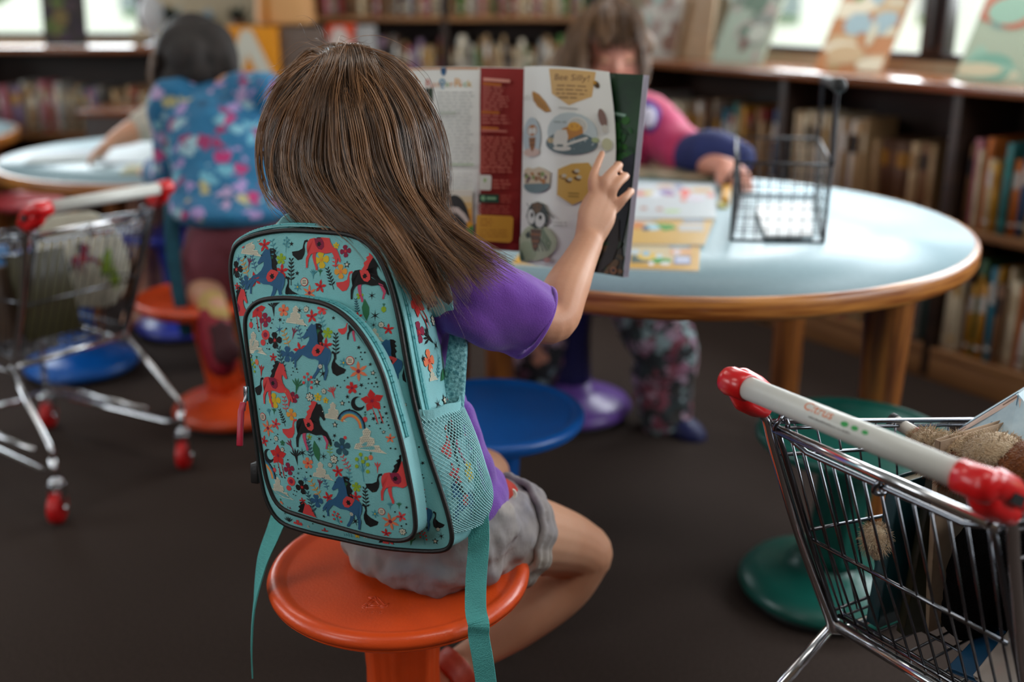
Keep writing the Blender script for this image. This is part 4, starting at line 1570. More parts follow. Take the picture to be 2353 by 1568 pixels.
# front pocket face
PITEMS2 = [
    ('horse', 712, 420, 400, 0, 'k', 'c'), ('horse', 400, 70, 370, 0, 'c', 'k'), ('horse', 1425, 890, 400, 0, 'c', 'k'), ('horse', 1125, 1115, 440, -14, 'b', 'k', True),
    ('horse', 600, 1290, 390, 4, 'c', 'k'),
    ('cloud', 970, 320, 92), ('bow', 1110, 440, 120, 8), ('cloud', 1250, 575, 125), ('bow', 330, 880, 118, 8), ('cloud', 470, 985, 105), ('cloud', 860, 825, 88),
    ('poppy', 1275, 220, 90, 10), ('poppy', 475, 685, 82, 0), ('f5', 1115, 105, 52, 15), ('f5', 1000, 815, 52, 10), ('f5', 335, 570, 46, -8), ('f5', 905, 1045, 52, 20), ('f5', 1145, 1040, 54, 0),
    ('f6', 380, 455, 66, 5, 'o'), ('f5', 460, 415, 48, -10, 'c'), ('f6', 1425, 1255, 76, 10, 'o'), ('f5', 1515, 1215, 46, 20, 'c'), ('f5', 1380, 1365, 48), ('r4', 628, 183, 44, 20, 'm', 'c'),
    ('r4', 575, 797, 50, 15, 'm', 'r'), ('r4', 683, 955, 58, 10, 'k', 'r'), ('r4', 800, 1075, 56, 5, 'b', 'b'), ('r4', 605, 330, 46, 5, 'a', 'o'), ('r5', 745, 745, 46, 8, 'o', 'r'), ('r4', 452, 215, 58, 10, 'y', 'y'),
    ('r5', 835, 180, 32, 0, 'y', 'l'), ('r5', 900, 208, 24, 0, 'y', 'r'), ('f5', 760, 520, 26, 0, 'l', 'r'), ('r5', 1155, 950, 40, 0, 'l', 'l'), ('r5', 555, 132, 20, 0, 'y', 'y'),
    ('wd', 765, 180, 36), ('wd', 885, 130, 24), ('wd', 460, 540, 24), ('wd', 970, 710, 36), ('wd', 935, 760, 22), ('wd', 520, 632, 20), ('wd', 1520, 1348, 32), ('wd', 1095, 1190, 20),
    ('ring', 330, 360, 30), ('ring', 1358, 1165, 30), ('moon', 1165, 240, 55, 20), ('moon', 380, 695, 52, 20),
    ('pal', 655, 95, 72, -12, 'g'), ('pal', 645, 695, 70, 8, 'k'), ('pal', 960, 145, 56, 20, 'c'), ('pal3', 1330, 790, 52, 0, 'c'), ('pal3', 838, 930, 48, -10, 'm'), ('pal3', 600, 600, 56, 35, 'm'),
    ('leaf', 820, 640, 82, 12, 'g'), ('spr4', 935, 625, 50, 0, 'l'), ('spr', 765, 635, 80, 12, 'd'), ('spr', 750, 1110, 90, 14, 'd'), ('spr4', 890, 925, 46, 18, 'b'), ('spr4', 800, 975, 70, 30, 'a'),
    ('spr', 1228, 1065, 92, 0, 'k'), ('spr', 525, 365, 62, 22, 'k'), ('spr4', 550, 250, 56, 8, 'c'), ('spr4', 1075, 750, 60, 30, 'c'), ('spr4', 1095, 865, 60, 0, 't'), ('ber', 1205, 770, 120, 6, 'l'),
    ('ber', 960, 1235, 75, 15, 'c'), ('ber', 745, 60, 90, 0, 'c'), ('r5', 1040, 605, 72, 0, 'd', 'b'), ('bud', 1225, 365, 32, 0, 'c'), ('bud', 435, 805, 28, 0, 'c'), ('bud', 1275, 690, 30, 0, 'o'),
    ('bud', 475, 1100, 30, 0, 'o'), ('dot', 590, 905, 36, 0, 'c'), ('dot', 590, 905, 18, 0, 'm'), ('dot', 563, 965, 22, 0, 'c'), ('dot', 1065, 525, 14, 0, 'c'), ('s6', 700, 655, 44, 8, 'k'), ('s6', 715, 885, 36, 0, 'b'),
    ('s6', 1120, 1255, 46, 12, 'k'), ('s6', 825, 60, 42, 0, 'k'), ('s6', 880, 685, 36, 0, 'k'), ('ws', 1040, 232, 26), ('ws', 980, 415, 28), ('ws', 1000, 890, 22), ('s6', 845, 535, 28, 0, 'k'), ('pal', 445, 310, 30, 0, 'g'),
    ('pal', 395, 320, 34, 10, 't'), ('pal', 1065, 935, 28, 0, 'g'), ('pal', 1500, 1120, 32, 0, 'g'), ('pal', 1430, 1120, 36, 0, 't'), ('f5', 675, 1080, 32, 10), ('f6', 1300, 1185, 36, 0, 't', 'y'), ('r5', 1300, 565 + 420, 2, 0, 'y'),
    ('pal3', 540, 1190, 56, 10, 'm'), ('r5', 520, 575, 22, 0, 'g', 'g'), ('f5', 1420, 545, 40, 0, 'o')]
PITEMS1 = [
    ('horse', 945, 1235, 430, -14, 'b', 'k', True), ('horse', 1170, 1000, 250, 0, 'k', 'c'), ('cloud', 690, 930, 92), ('cloud', 335, 1165, 105), ('poppy', 350, 865, 75, 0), ('pal', 490, 850, 72, 10, 'k'), ('r5', 580, 870, 46, 8, 'o', 'r'),
    ('f5', 825, 920, 54, 10), ('r5', 905, 860, 46, 0, 'c', 'r'), ('r4', 428, 950, 54, 10, 'm', 'c'), ('r4', 527, 1120, 62, 8, 'k', 'c'), ('dot', 440, 1075, 38, 0, 'c'), ('dot', 440, 1075, 20, 0, 'm'), ('dot', 420, 1140, 24, 0, 'c'),
    ('s6', 560, 1030, 42, 0, 'b'), ('spr4', 625, 1110, 62, 25, 'a'), ('pal3', 685, 1065, 52, -12, 'm'), ('spr4', 738, 1070, 56, 20, 'b'), ('r4', 640, 1235, 60, 0, 'b', 'b'), ('f5', 748, 1200, 62, 20), ('f5', 962, 1165, 60, 0),
    ('spr', 1045, 1180, 92, 4, 'k'), ('r5', 970, 1060, 42, 0, 'l', 'l'), ('pal', 888, 1055, 30, 0, 'g'), ('spr4', 915, 970, 62, 20, 't'), ('spr', 590, 1295, 92, 14, 'd'), ('f5', 517, 1265, 36, 0), ('ring', 1165, 1295, 34), ('f6', 1115, 1310, 38, 0, 't', 'y'),
    ('f6', 1235, 1385, 78, 5, 'o', 'm'), ('s6', 950, 1400, 48, 12, 'k'), ('ws', 900, 1470, 30), ('wd', 770, 860, 26), ('wd', 925, 1340, 22), ('bud', 355, 1300, 34, 0, 'o'), ('ber', 300, 1360, 75, 0, 'l'), ('pal3', 400, 1390, 56, -5, 'r'),
    ('f5', 1190, 1525, 50, 0), ('s6', 715, 870, 32, 0, 'k'), ('ws', 290, 1260, 22), ('bud', 297, 985, 34, 0, 'c'), ('pal', 735, 1500, 2, 0, 'g'), ('spr4', 790, 1420, 2, 0, 'c')]
mb = MB()
POCKP.surface(mb, 0, 12)
taken = []
place(POCKP, mb, PITEMS2, Z2, taken)
place(POCKP, mb, PITEMS1, Z1, taken)
sprinkle(POCKP, mb, 420, taken, 4)
mb.build('front_pocket', bagmats, bag)

# main front face above and around the pocket
MITEMS1 = [
    ('horse', 840, 310, 390, 2, 'c', 'k'), ('horse', 545, 600, 430, -14, 'b', 'k', True), ('horse', 1240, 580, 400, 0, 'k', 'c'), ('horse', 130, 850, 330, 0, 'c', 'k'), ('cloud', 290, 340, 92), ('f5', 413, 310, 56, 8),
    ('r5', 207, 300, 36, 0, 'c', 'r'), ('spr4', 500, 350, 66, 20, 't'), ('ws', 418, 395, 22), ('s6', 190, 430, 36, 0, 'b'), ('r4', 172, 520, 62, 8, 'k', 'c'), ('spr4', 255, 510, 62, 25, 'a'), ('pal3', 290, 470, 52, -10, 'm'), ('spr4', 332, 470, 54, 20, 'b'),
    ('f5', 350, 600, 58, 20), ('r4', 270, 630, 54, 5, 'b', 'b'), ('spr', 235, 680, 88, 14, 'd'), ('f5', 178, 665, 32, 0), ('r5', 567, 428, 42, 0, 'l', 'l'), ('pal', 480, 432, 30, 0, 'g'), ('f5', 580, 530, 58, 0), ('spr', 660, 545, 92, 2, 'k'),
    ('ring', 778, 622, 32), ('f6', 722, 665, 36, 0, 't', 'y'), ('r4', 912, 435, 66, 10, 'y', 'a'), ('r4', 1110, 362, 48, 10, 'm', 'c'), ('r5', 1027, 315, 26, 0, 'y', 'l'), ('spr4', 1030, 455, 56, 8, 'c'), ('r4', 1082, 535, 56, 5, 'a', 'o'),
    ('f5', 915, 660, 54, -6), ('f6', 825, 715, 62, 0, 'o', 'm'), ('spr', 1000, 600, 80, 22, 'k'), ('pal', 850, 560, 44, 0, 't'), ('pal', 908, 545, 32, 0, 'g'), ('ws', 1130, 475, 30), ('s6', 1345, 740, 36, 0, 'k'), ('r5', 1250, 740, 30, 0, 'l', 'r'),
    ('leaf', 1300, 860, 84, 6, 'g'), ('spr', 1230, 840, 60, 10, 'd'), ('s6', 1375, 910, 46, 0, 'k'), ('s6', 1365, 990, 28, 0, 'k'), ('wd', 1425, 990, 26), ('f5', 1480, 1030, 46, 0), ('bud', 1440, 850, 34, 0, 'l'), ('f5', 1240, 920, 42, 10), ('f5', 1285, 985, 34, 30),
    ('cloud', 1380, 1085, 66), ('horse', 1540, 1330, 360, -20, 'b', 'k', True), ('spr4', 1400, 1190, 56, 20, 'b'), ('s5', 645, 300, 20), ('s5', 250, 410, 18), ('s5', 712, 548, 20), ('wd', 357, 265, 18), ('ber', 600, 300, 60, 0, 't')]
MITEMS2 = [('horse', 1735, 1180, 330, -16, 'b', 'k', True), ('f5', 1680, 990, 46, 0), ('wd', 1640, 880, 26), ('cloud', 1632, 1000, 38), ('ber', 1700, 1390, 66, 10, 'c'), ('ws', 1800, 1430, 30), ('s6', 1850, 1385, 34, 0, 'k'), ('pal', 1595, 1435, 60, 0, 'g'),
           ('horse', 1300, 1490, 300, 0, 'c', 'k'), ('r5', 1130, 1380, 24, 0, 'y', 'y'), ('f5', 850, 1350, 34, 0), ('r5', 620, 1290, 40, 0, 'c', 'r'), ('pal', 540, 1270, 50, 0, 'k'), ('cloud', 710, 1325, 30), ('spr4', 1060, 1385, 40, 90, 't'), ('f5', 1200, 1385, 26, 0, 'w'),
           ('ws', 1530, 850, 26), ('s6', 1510, 720, 34, 0, 'k'), ('f5', 1550, 360, 26, 0, 'o'), ('r5', 1505, 320, 22, 0, 'y', 'l'), ('cloud', 1545, 490, 34), ('wd', 1540, 260, 20), ('wd', 1828, 1325, 18), ('s5', 1740, 1310, 18)]
mb = MB()
MAINP.surface(mb, 0, 12)
taken = []
place(MAINP, mb, MITEMS1, Z1, taken)
place(MAINP, mb, MITEMS2, Z2, taken)
sprinkle(MAINP, mb, 260, taken, 5)
mb.build('front_panel', bagmats, bag)


def band(mb, ring, w0, w1, inset=0.0, mi=0, steps=1, part=None, center=None, wavy=0.0):
    """Strip running round an outline from depth w0 to w1 along the panel normal."""
    n = len(ring)
    c = center
    o = len(mb.v)
    for s in range(steps + 1):
        k = s / steps
        for p in ring:
            q = p + (c - p) * inset * k
            mb.v.append(tuple(q + Wn * (w0 + (w1 - w0) * k)))
    for s in range(steps):
        for i in range(n):
            if part and not part(i / n):
                continue
            j = (i + 1) % n
            mb.face((o + s * n + i, o + s * n + j, o + (s + 1) * n + j, o + (s + 1) * n + i), mi)


mc = sum(main_out, Vector()) / len(main_out)
pcn = sum(pock_out, Vector()) / len(pock_out)
# piping
for nm, ring, c in (('piping', main_out, mc), ('pocket_piping', pock_out, pcn)):
    mb = MB()
    mb.tube([p + (p - c).normalized() * 0.0015 for p in ring], 0.0029, 10, closed=True)
    mb.build(nm, PIPE, bag)
# pocket side: plain fabric all round, zip over the top and the right
mb = MB()
band(mb, pock_out, -0.001, -POCKD - 0.001, -0.02, 0, 3, None, pcn)
mb.build('pocket_side', BAGS, bag)


def zip_strip(nm, ring, c, w0, w1, a, b_, out):
    """Zip along part a..b of the outline: two tapes and a raised coil."""
    n = len(ring)
    seq = [ring[int(i) % n] for i in np.linspace(a * n, b_ * n, 90)]
    mb = MB()
    mb.ribbon([p + (p - c).normalized() * out + Wn * (w0 + w1) / 2 for p in seq], Wn, abs(w0 - w1), 0.002)
    z = mb.build(nm, ZIPT, bag)
    m2 = MB()
    for k, e in ((0, -1), (1, 1)):
        ps = []
        for i, p in enumerate(seq):
            ps.append(p + (p - c).normalized() * (out + 0.0016) + Wn * ((w0 + w1) / 2 + e * 0.0021))
        fine = [Vector(q) for q in smooth_path([tuple(p) for p in ps], 4)]
        m2.tube(fine, [0.0018 if i % 2 else 0.0013 for i in range(len(fine))], 8)
    m2.build('zip_coil', ZIPC, z)


def ring_start(ring, x, y):
    t = Vector((x, y))
    best = min(range(len(ring)), key=lambda i: (Vector(px_of(ring[i])) - t).length)
    return best / len(ring)


def px_of(p):
    q = Vector(p) - Vector((0, 0, EYE))
    dep = q.y * cos(PITCH) - q.z * sin(PITCH)
    up = q.y * sin(PITCH) + q.z * cos(PITCH)
    return 1176.5 + FPX * q.x / dep, 784 - FPX * up / dep


pa, pb = ring_start(pock_out, 566, 760), ring_start(pock_out, 918, 1010)
zip_strip('pocket_zip', pock_out, pcn, -0.004, -0.024, pa - 0.02, pb, 0.001)
# gusset of the bag: behind the front panel, zip next to the piping, then printed side fabric to the back
T = 0.118
side_ring = main_out
n_ = len(side_ring)


def side_pt(i, k):
    p = side_ring[i % n_]
    d = (p - mc).normalized()
    bow = 0.010 * sin(PI * min(1, k)) - 0.010 * k
    return p + d * bow - Wn * (T * k)


mb = MB()
o_ = len(mb.v)
ks = 8
for s in range(ks + 1):
    for i in range(n_):
        mb.v.append(tuple(side_pt(i, s / ks)))
for s in range(ks):
    for i in range(n_):
        j = (i + 1) % n_
        mb.face((o_ + s * n_ + i, o_ + s * n_ + j, o_ + (s + 1) * n_ + j, o_ + (s + 1) * n_ + i), 0)
o2 = len(mb.v)
mb.face([o_ + ks * n_ + i for i in range(n_)], 0)


class SidePanel:
    """Right-hand gusset as a printable strip: u runs down the side (0..1 between outline fractions), v runs to the back."""

    def __init__(self, a, b):
        self.a, self.b = a, b
        self.w = U

    def at(self, q, off):
        f = (self.a + (self.b - self.a) * q[0]) * n_
        i = int(math.floor(f)); k = f - i
        p = side_pt(i, q[1]) * (1 - k) + side_pt(i + 1, q[1]) * k
        return p + U * off

    def motif(self, mb, pts, ink, off=0.0004, limit=1):
        L = 0.42
        pts = [np.array((min(max(0.5 - p[1] / L, 0.0), 1.0), min(max(p[0] / T, 0.06), 0.97))) for p in pts]
        tri = earcut(pts)
        vs = [self.at(p, off + 0.0006) for p in pts]
        mb.add(vs, tri, 1 + INKKEYS.index(ink), True)


sa_, sb_ = ring_start(main_out, 850, 566), ring_start(main_out, 1034, 1225)
SIDE = SidePanel(sa_, sb_)
for kind, x, y, s, ang, ink, ink2, fl in [
        ('poppy', .045, .085, .015, 20, 'r', None, 0), ('f5', .060, .125, .011, 0, 'c', None, 0), ('moon', .034, .130, .008, 0, 'k', None, 0), ('horse', .085, .150, .07, 0, 'k', 'c', 0), ('r4', .036, .050, .010, 0, 'm', 'r', 0),
        ('pal', .060, .040, .013, 60, 'k', None, 0), ('r4', .048, .015, .011, 0, 'o', 'r', 0), ('s6', .080, .030, .009, 0, 'k', None, 0), ('spr', .072, .000, .014, -40, 't', None, 0), ('leaf', .088, -.010, .013, -70, 'g', None, 0),
        ('s6', .048, -.040, .007, 0, 'k', None, 0), ('ws', .070, -.040, .007, 0, 'k', None, 0), ('horse', .070, -.075, .07, 0, 'k', 'c', 0), ('s5', .050, .160, .005, 0, 'k', None, 0), ('wd', .084, .060, .006, 0, 'k', None, 0),
        ('s5', .040, .105, .004, 0, 'k', None, 0), ('ws', .028, .155, .005, 0, 'k', None, 0), ('s5', .062, .105, .004, 0, 'k', None, 0), ('dot', .075, .110, .0022, 0, 'k', None, 0), ('f5', .040, -.12, .012, 0, 'c', None, 0),
        ('r5', .08, -.13, .011, 0, 'y', 'l', 0), ('horse', .055, -.16, .06, 0, 'b', 'k', 1), ('f5', .07, .185, .010, 0, 'o', None, 0), ('spr', .045, .19, .012, 0, 'd', None, 0), ('cloud', .05, -.005, .009, 0, 'w', None, 0),
        ('dot', .06, .06, .002, 0, 'k', None, 0), ('s5', .035, .02, .004, 0, 'k', None, 0), ('s5', .075, .075, .004, 0, 'k', None, 0), ('dot', .05, .14, .002, 0, 'k', None, 0), ('f5', .09, .1, .009, 0, 'o', None, 0)]:
    draw(SIDE, mb, kind, (x, y), s * 1.3, math.radians(ang), ink, ink2, bool(fl))
mb.build('bag_body', [BAGS] + bagmats[1:], bag)
za, zb = 0.0, ring_start(main_out, 958, 960)
zip_strip('main_zip', main_out, mc, -0.004, -0.026, za, zb + 0.0, 0.0072)

# mesh bottle pocket on the right side, with its elastic hem
PA, PB_ = ring_start(main_out, 955, 955), ring_start(main_out, 1034, 1225)


def pocket_pt(u, v):
    """u 0..1 front to back, v 0..1 top to bottom."""
    f = (PA + (PB_ - PA) * v) * n_
    i = int(math.floor(f)); k = f - i
    kk = 0.02 + 1.02 * u
    p = side_pt(i, kk) * (1 - k) + side_pt(i + 1, kk) * k
    bul = 0.030 * sin(PI * min(1, max(0, u))) ** 0.7 * (0.42 + 0.58 * sin(PI * min(1, v * 0.95 + 0.08)))
    return p + U * bul + Wn * (0.004 * sin(v * 9 + u * 5))


mb = MB()
NS = 26
for sgn in (1, -1):
    for k in range(-NS, 2 * NS):
        pts = []
        for j in range(0, 61):
            v = j / 60
            u = (k + sgn * v * 30 * 0.9) / NS
            if 0 <= u <= 1:
                pts.append(pocket_pt(u, v) + U * (0.0004 * sgn))
        if len(pts) > 2:
            mb.tube(pts, 0.00062, 4, cap=False)
mb.build('mesh_pocket', MESHM, bag)
mb = MB()
mb.ribbon([pocket_pt(k / 14, 0.0 + 0.01 * sin(k)) + U * 0.0012 for k in range(15)], Vv, 0.013, 0.0026)
mb.build('pocket_hem', BAGS, bag)

# shoulder straps, webbing tails, haul loop, zip pulls
mb = MB()
STRP = [P(905, 560, 1.262), P(935, 572, 1.252), P(965, 612, 1.255), P(985, 670, 1.275), P(1000, 720, 1.31)]
STRP = [Vector(q) for q in smooth_path([tuple(p) for p in STRP], 6)]
mb.ribbon(STRP, U + Vector((0.2, 0, 0.25)), 0.052, 0.012, 0)
sp_ = mb.build('shoulder_strap', [BAGS], bag, bevel=0.004)
lo = MB()
lo.ribbon([Vector(q) for q in smooth_path([tuple(p) for p in (P(1058, 735, 1.335), P(1050, 820, 1.322), P(1043, 900, 1.31), P(1040, 960, 1.302), P(1045, 1005, 1.305))], 6)],
          U + Vv * 0.15 - Wn * 0.3, lambda t: 0.021 + 0.006 * sin(t * 3), 0.011, 0)
lo.build('shoulder_strap', mat('spacer_mesh', '#8fc9cd', 0.7, second='#3f7f88', scale=240, bump=0.6, bscale=240), bag, bevel=0.004)
lf = MB()
LSP = [Vector(q) for q in smooth_path([tuple(p) for p in (P(632, 548, 1.325), P(656, 512, 1.325), P(698, 500, 1.33), P(745, 520, 1.335))], 6)]
lf.ribbon(LSP, Vector((-0.3, 0.8, -0.3)), 0.05, 0.014)
ls = lf.build('shoulder_strap', [BAGS], bag, bevel=0.005)


class Flat:
    """Printable rectangle on a strap."""

    def __init__(self, o, u, v, w):
        self.o, self.u, self.v, self.w = o, u.normalized(), v.normalized(), w.normalized()

    def motif(self, mb, pts, ink, off=0.0004, limit=1):
        tri = earcut([np.array(p) for p in pts])
        vs = [self.o + self.u * p[0] + self.v * p[1] + self.w * (off + 0.0005) for p in pts]
        fs = []
        for a, b, c in tri:
            nn = (vs[b] - vs[a]).cross(vs[c] - vs[a])
            fs.append((a, b, c) if nn.dot(self.w) > 0 else (a, c, b))
        mb.add(vs, fs, 1 + INKKEYS.index(ink), True)




class StrapPrint:
    """Prints laid along a strap: q = (across, along in metres from its start)."""

    def __init__(self, pts, wd, half, flip):
        self.p, self.wd, self.h, self.f = pts, Vector(wd), half, flip

    def motif(self, mb, pts, ink, off=0.0004, limit=1):
        tri = earcut([np.array(p) for p in pts])
        vs = []
        for x, s in pts:
            s = max(s, 0)
            i = 0
            while i < len(self.p) - 2 and s > (self.p[i + 1] - self.p[i]).length:
                s -= (self.p[i + 1] - self.p[i]).length
                i += 1
            t = (self.p[i + 1] - self.p[i]).normalized()
            w = (self.wd - t * self.wd.dot(t)).normalized()
            n = t.cross(w) * self.f
            vs.append(self.p[i] + t * s + w * x + n * (self.h + off + 0.0004))
        fs = []
        for a, b, c in tri:
            fs += [(a, b, c), (a, c, b)]
        o = len(mb.v)
        mb.v += [tuple(v) for v in vs]
        for f in fs[::2]:
            mb.face([o + k for k in f], 1 + INKKEYS.index(ink), False)


for so, spts, wd in ((sp_, STRP, U + Vector((0.2, 0, 0.25))), (ls, LSP, Vector((-0.3, 0.8, -0.3)))):
    for fl in (1, -1):
        sprt = StrapPrint(spts, wd, 0.0062 if so is sp_ else 0.0072, fl)
        pm = MB()
        for kind, x, y, s, ang, ink, ink2 in (('f6', -.012, .012, .011, 20, 'a', 'o'), ('f5', .010, .030, .013, 0, 'o', 'c'), ('spr', -.015, .036, .010, 40, 't', None), ('wd', .016, .010, .006, 0, 'k', None), ('s5', .0, .020, .004, 0, 'k', None), ('r5', -.008, .055, .010, 0, 'c', 'r'),
                                              ('s6', .014, .052, .007, 0, 'k', None), ('f5', .012, .075, .011, 0, 'c', None), ('leaf', -.014, .078, .012, 30, 'g', None), ('s5', .002, .066, .004, 0, 'k', None), ('s5', -.018, .022, .004, 0, 'k', None), ('dot', .018, .04, .002, 0, 'k', None), ('r4', .0, .095, .010, 0, 'b', 'b')):
            draw(sprt, pm, kind, (x, y), s, math.radians(ang), ink, ink2)
        pm.build('strap_print', bagmats, so)

# bottom webbing straps that hang over and beside the stool
wr = MB()
RW = [P(1074, 1085, 1.325), P(1088, 1128, 1.305), P(1098, 1180, 1.288), P(1100, 1250, 1.276), P(1094, 1330, 1.268), P(1093, 1400, 1.262), P(1100, 1436, 1.252), P(1100, 1462, 1.258), P(1110, 1520, 1.262), P(1118, 1580, 1.268), P(1128, 1680, 1.275)]
wr.ribbon([Vector(q) for q in smooth_path([tuple(p) for p in RW], 6)], Vector((0.98, -0.2, 0.0)), 0.0255, 0.0018)
wr.build('webbing_strap', WEB, bag)
wl = MB()
LW = [P(642, 1188, 1.36), P(628, 1225, 1.352), P(606, 1280, 1.352), P(594, 1330, 1.356), P(586, 1380, 1.36), P(580, 1440, 1.365), P(578, 1500, 1.368), P(580, 1552, 1.37)]
wl.ribbon([Vector(q) for q in smooth_path([tuple(p) for p in LW], 6)], lambda t: Vector((0.85 - 0.62 * min(1, t * 1.7), -0.3 - 0.6 * min(1, t * 1.6), 0.12)), 0.0255, 0.0018)
wl.build('webbing_strap', WEB, bag)
rg = MB()                                          # clear plastic slider on the right strap
rg.tube([P(1076, 1040, 1.335) + U * (0.009 * cos(a)) + Vv * (0.014 * sin(a)) for a in [2 * PI * k / 24 for k in range(24)]], 0.0028, 8, closed=True)
rg.box(P(1086, 1062, 1.33), (0.010, 0.006, 0.020), frame3(U, -Wn, Vv))
rg.build('strap_slider', mat('pale_plastic', '#a9d0d2', 0.25), bag)
zp = MB()
zp.box(P(566, 905, 1.275), (0.006, 0.004, 0.018), frame3(U, -Wn, Vv))
zp.tube([P(566, 905, 1.272), P(562, 925, 1.268), P(560, 945, 1.266)], 0.0022, 8)
zpo = zp.build('zip_slider', CHROME_D, bag, bevel=0.001)
zr = MB()
zr.ribbon([P(560, 925, 1.268), P(554, 945, 1.264), P(552, 985, 1.262), P(551, 1026, 1.262)], Vector((0.9, -0.2, 0.1)), 0.0075, 0.005)
zr.build('zip_pull', mat('crimson_rubber', '#b31f3a', 0.4), zpo, bevel=0.0015)
bt = MB()
bt.box(P(594, 1085, 1.345), (0.012, 0.02, 0.026), frame3(U, -Wn, Vv))
bt.build('side_tab', PIPE, bag, bevel=0.002)
# ================================================================ lettering helper
def text2d(body, size, align='LEFT', fat=0.0):
    """Outline lettering as flat triangles: (points, faces) in the text's own plane."""
    cu = bpy.data.curves.new('lettering', 'FONT')
    cu.body = body
    cu.size = size
    cu.align_x = align
    cu.resolution_u = 3
    cu.offset = fat
    o = bpy.data.objects.new('lettering', cu)
    COL.objects.link(o)
    dg = bpy.context.evaluated_depsgraph_get()
    me = bpy.data.meshes.new_from_object(o.evaluated_get(dg))
    vs = [(v.co.x, v.co.y) for v in me.vertices]
    fs = [tuple(p.vertices) for p in me.polygons]
    bpy.data.objects.remove(o)
    bpy.data.curves.remove(cu)
    bpy.data.meshes.remove(me)
    return vs, fs


def put_text(mb, body, size, fn, mi=0, align='LEFT'):
    vs, fs = text2d(body, size, align)
    mb.add([fn(x, y) for x, y in vs], fs, mi, False)


# ================================================================ toy shopping trolleys
REDP = mat('red_plastic', '#d0161a', 0.3, coat=0.3)
GRIP = mat('grey_white_grip', '#c9c9c2', 0.38, spec=0.5)
REDW = mat('red_wheel', '#c8191b', 0.4)


def lerp(a, b, t):
    return tuple(x * (1 - t) + y * t for x, y in zip(a, b))


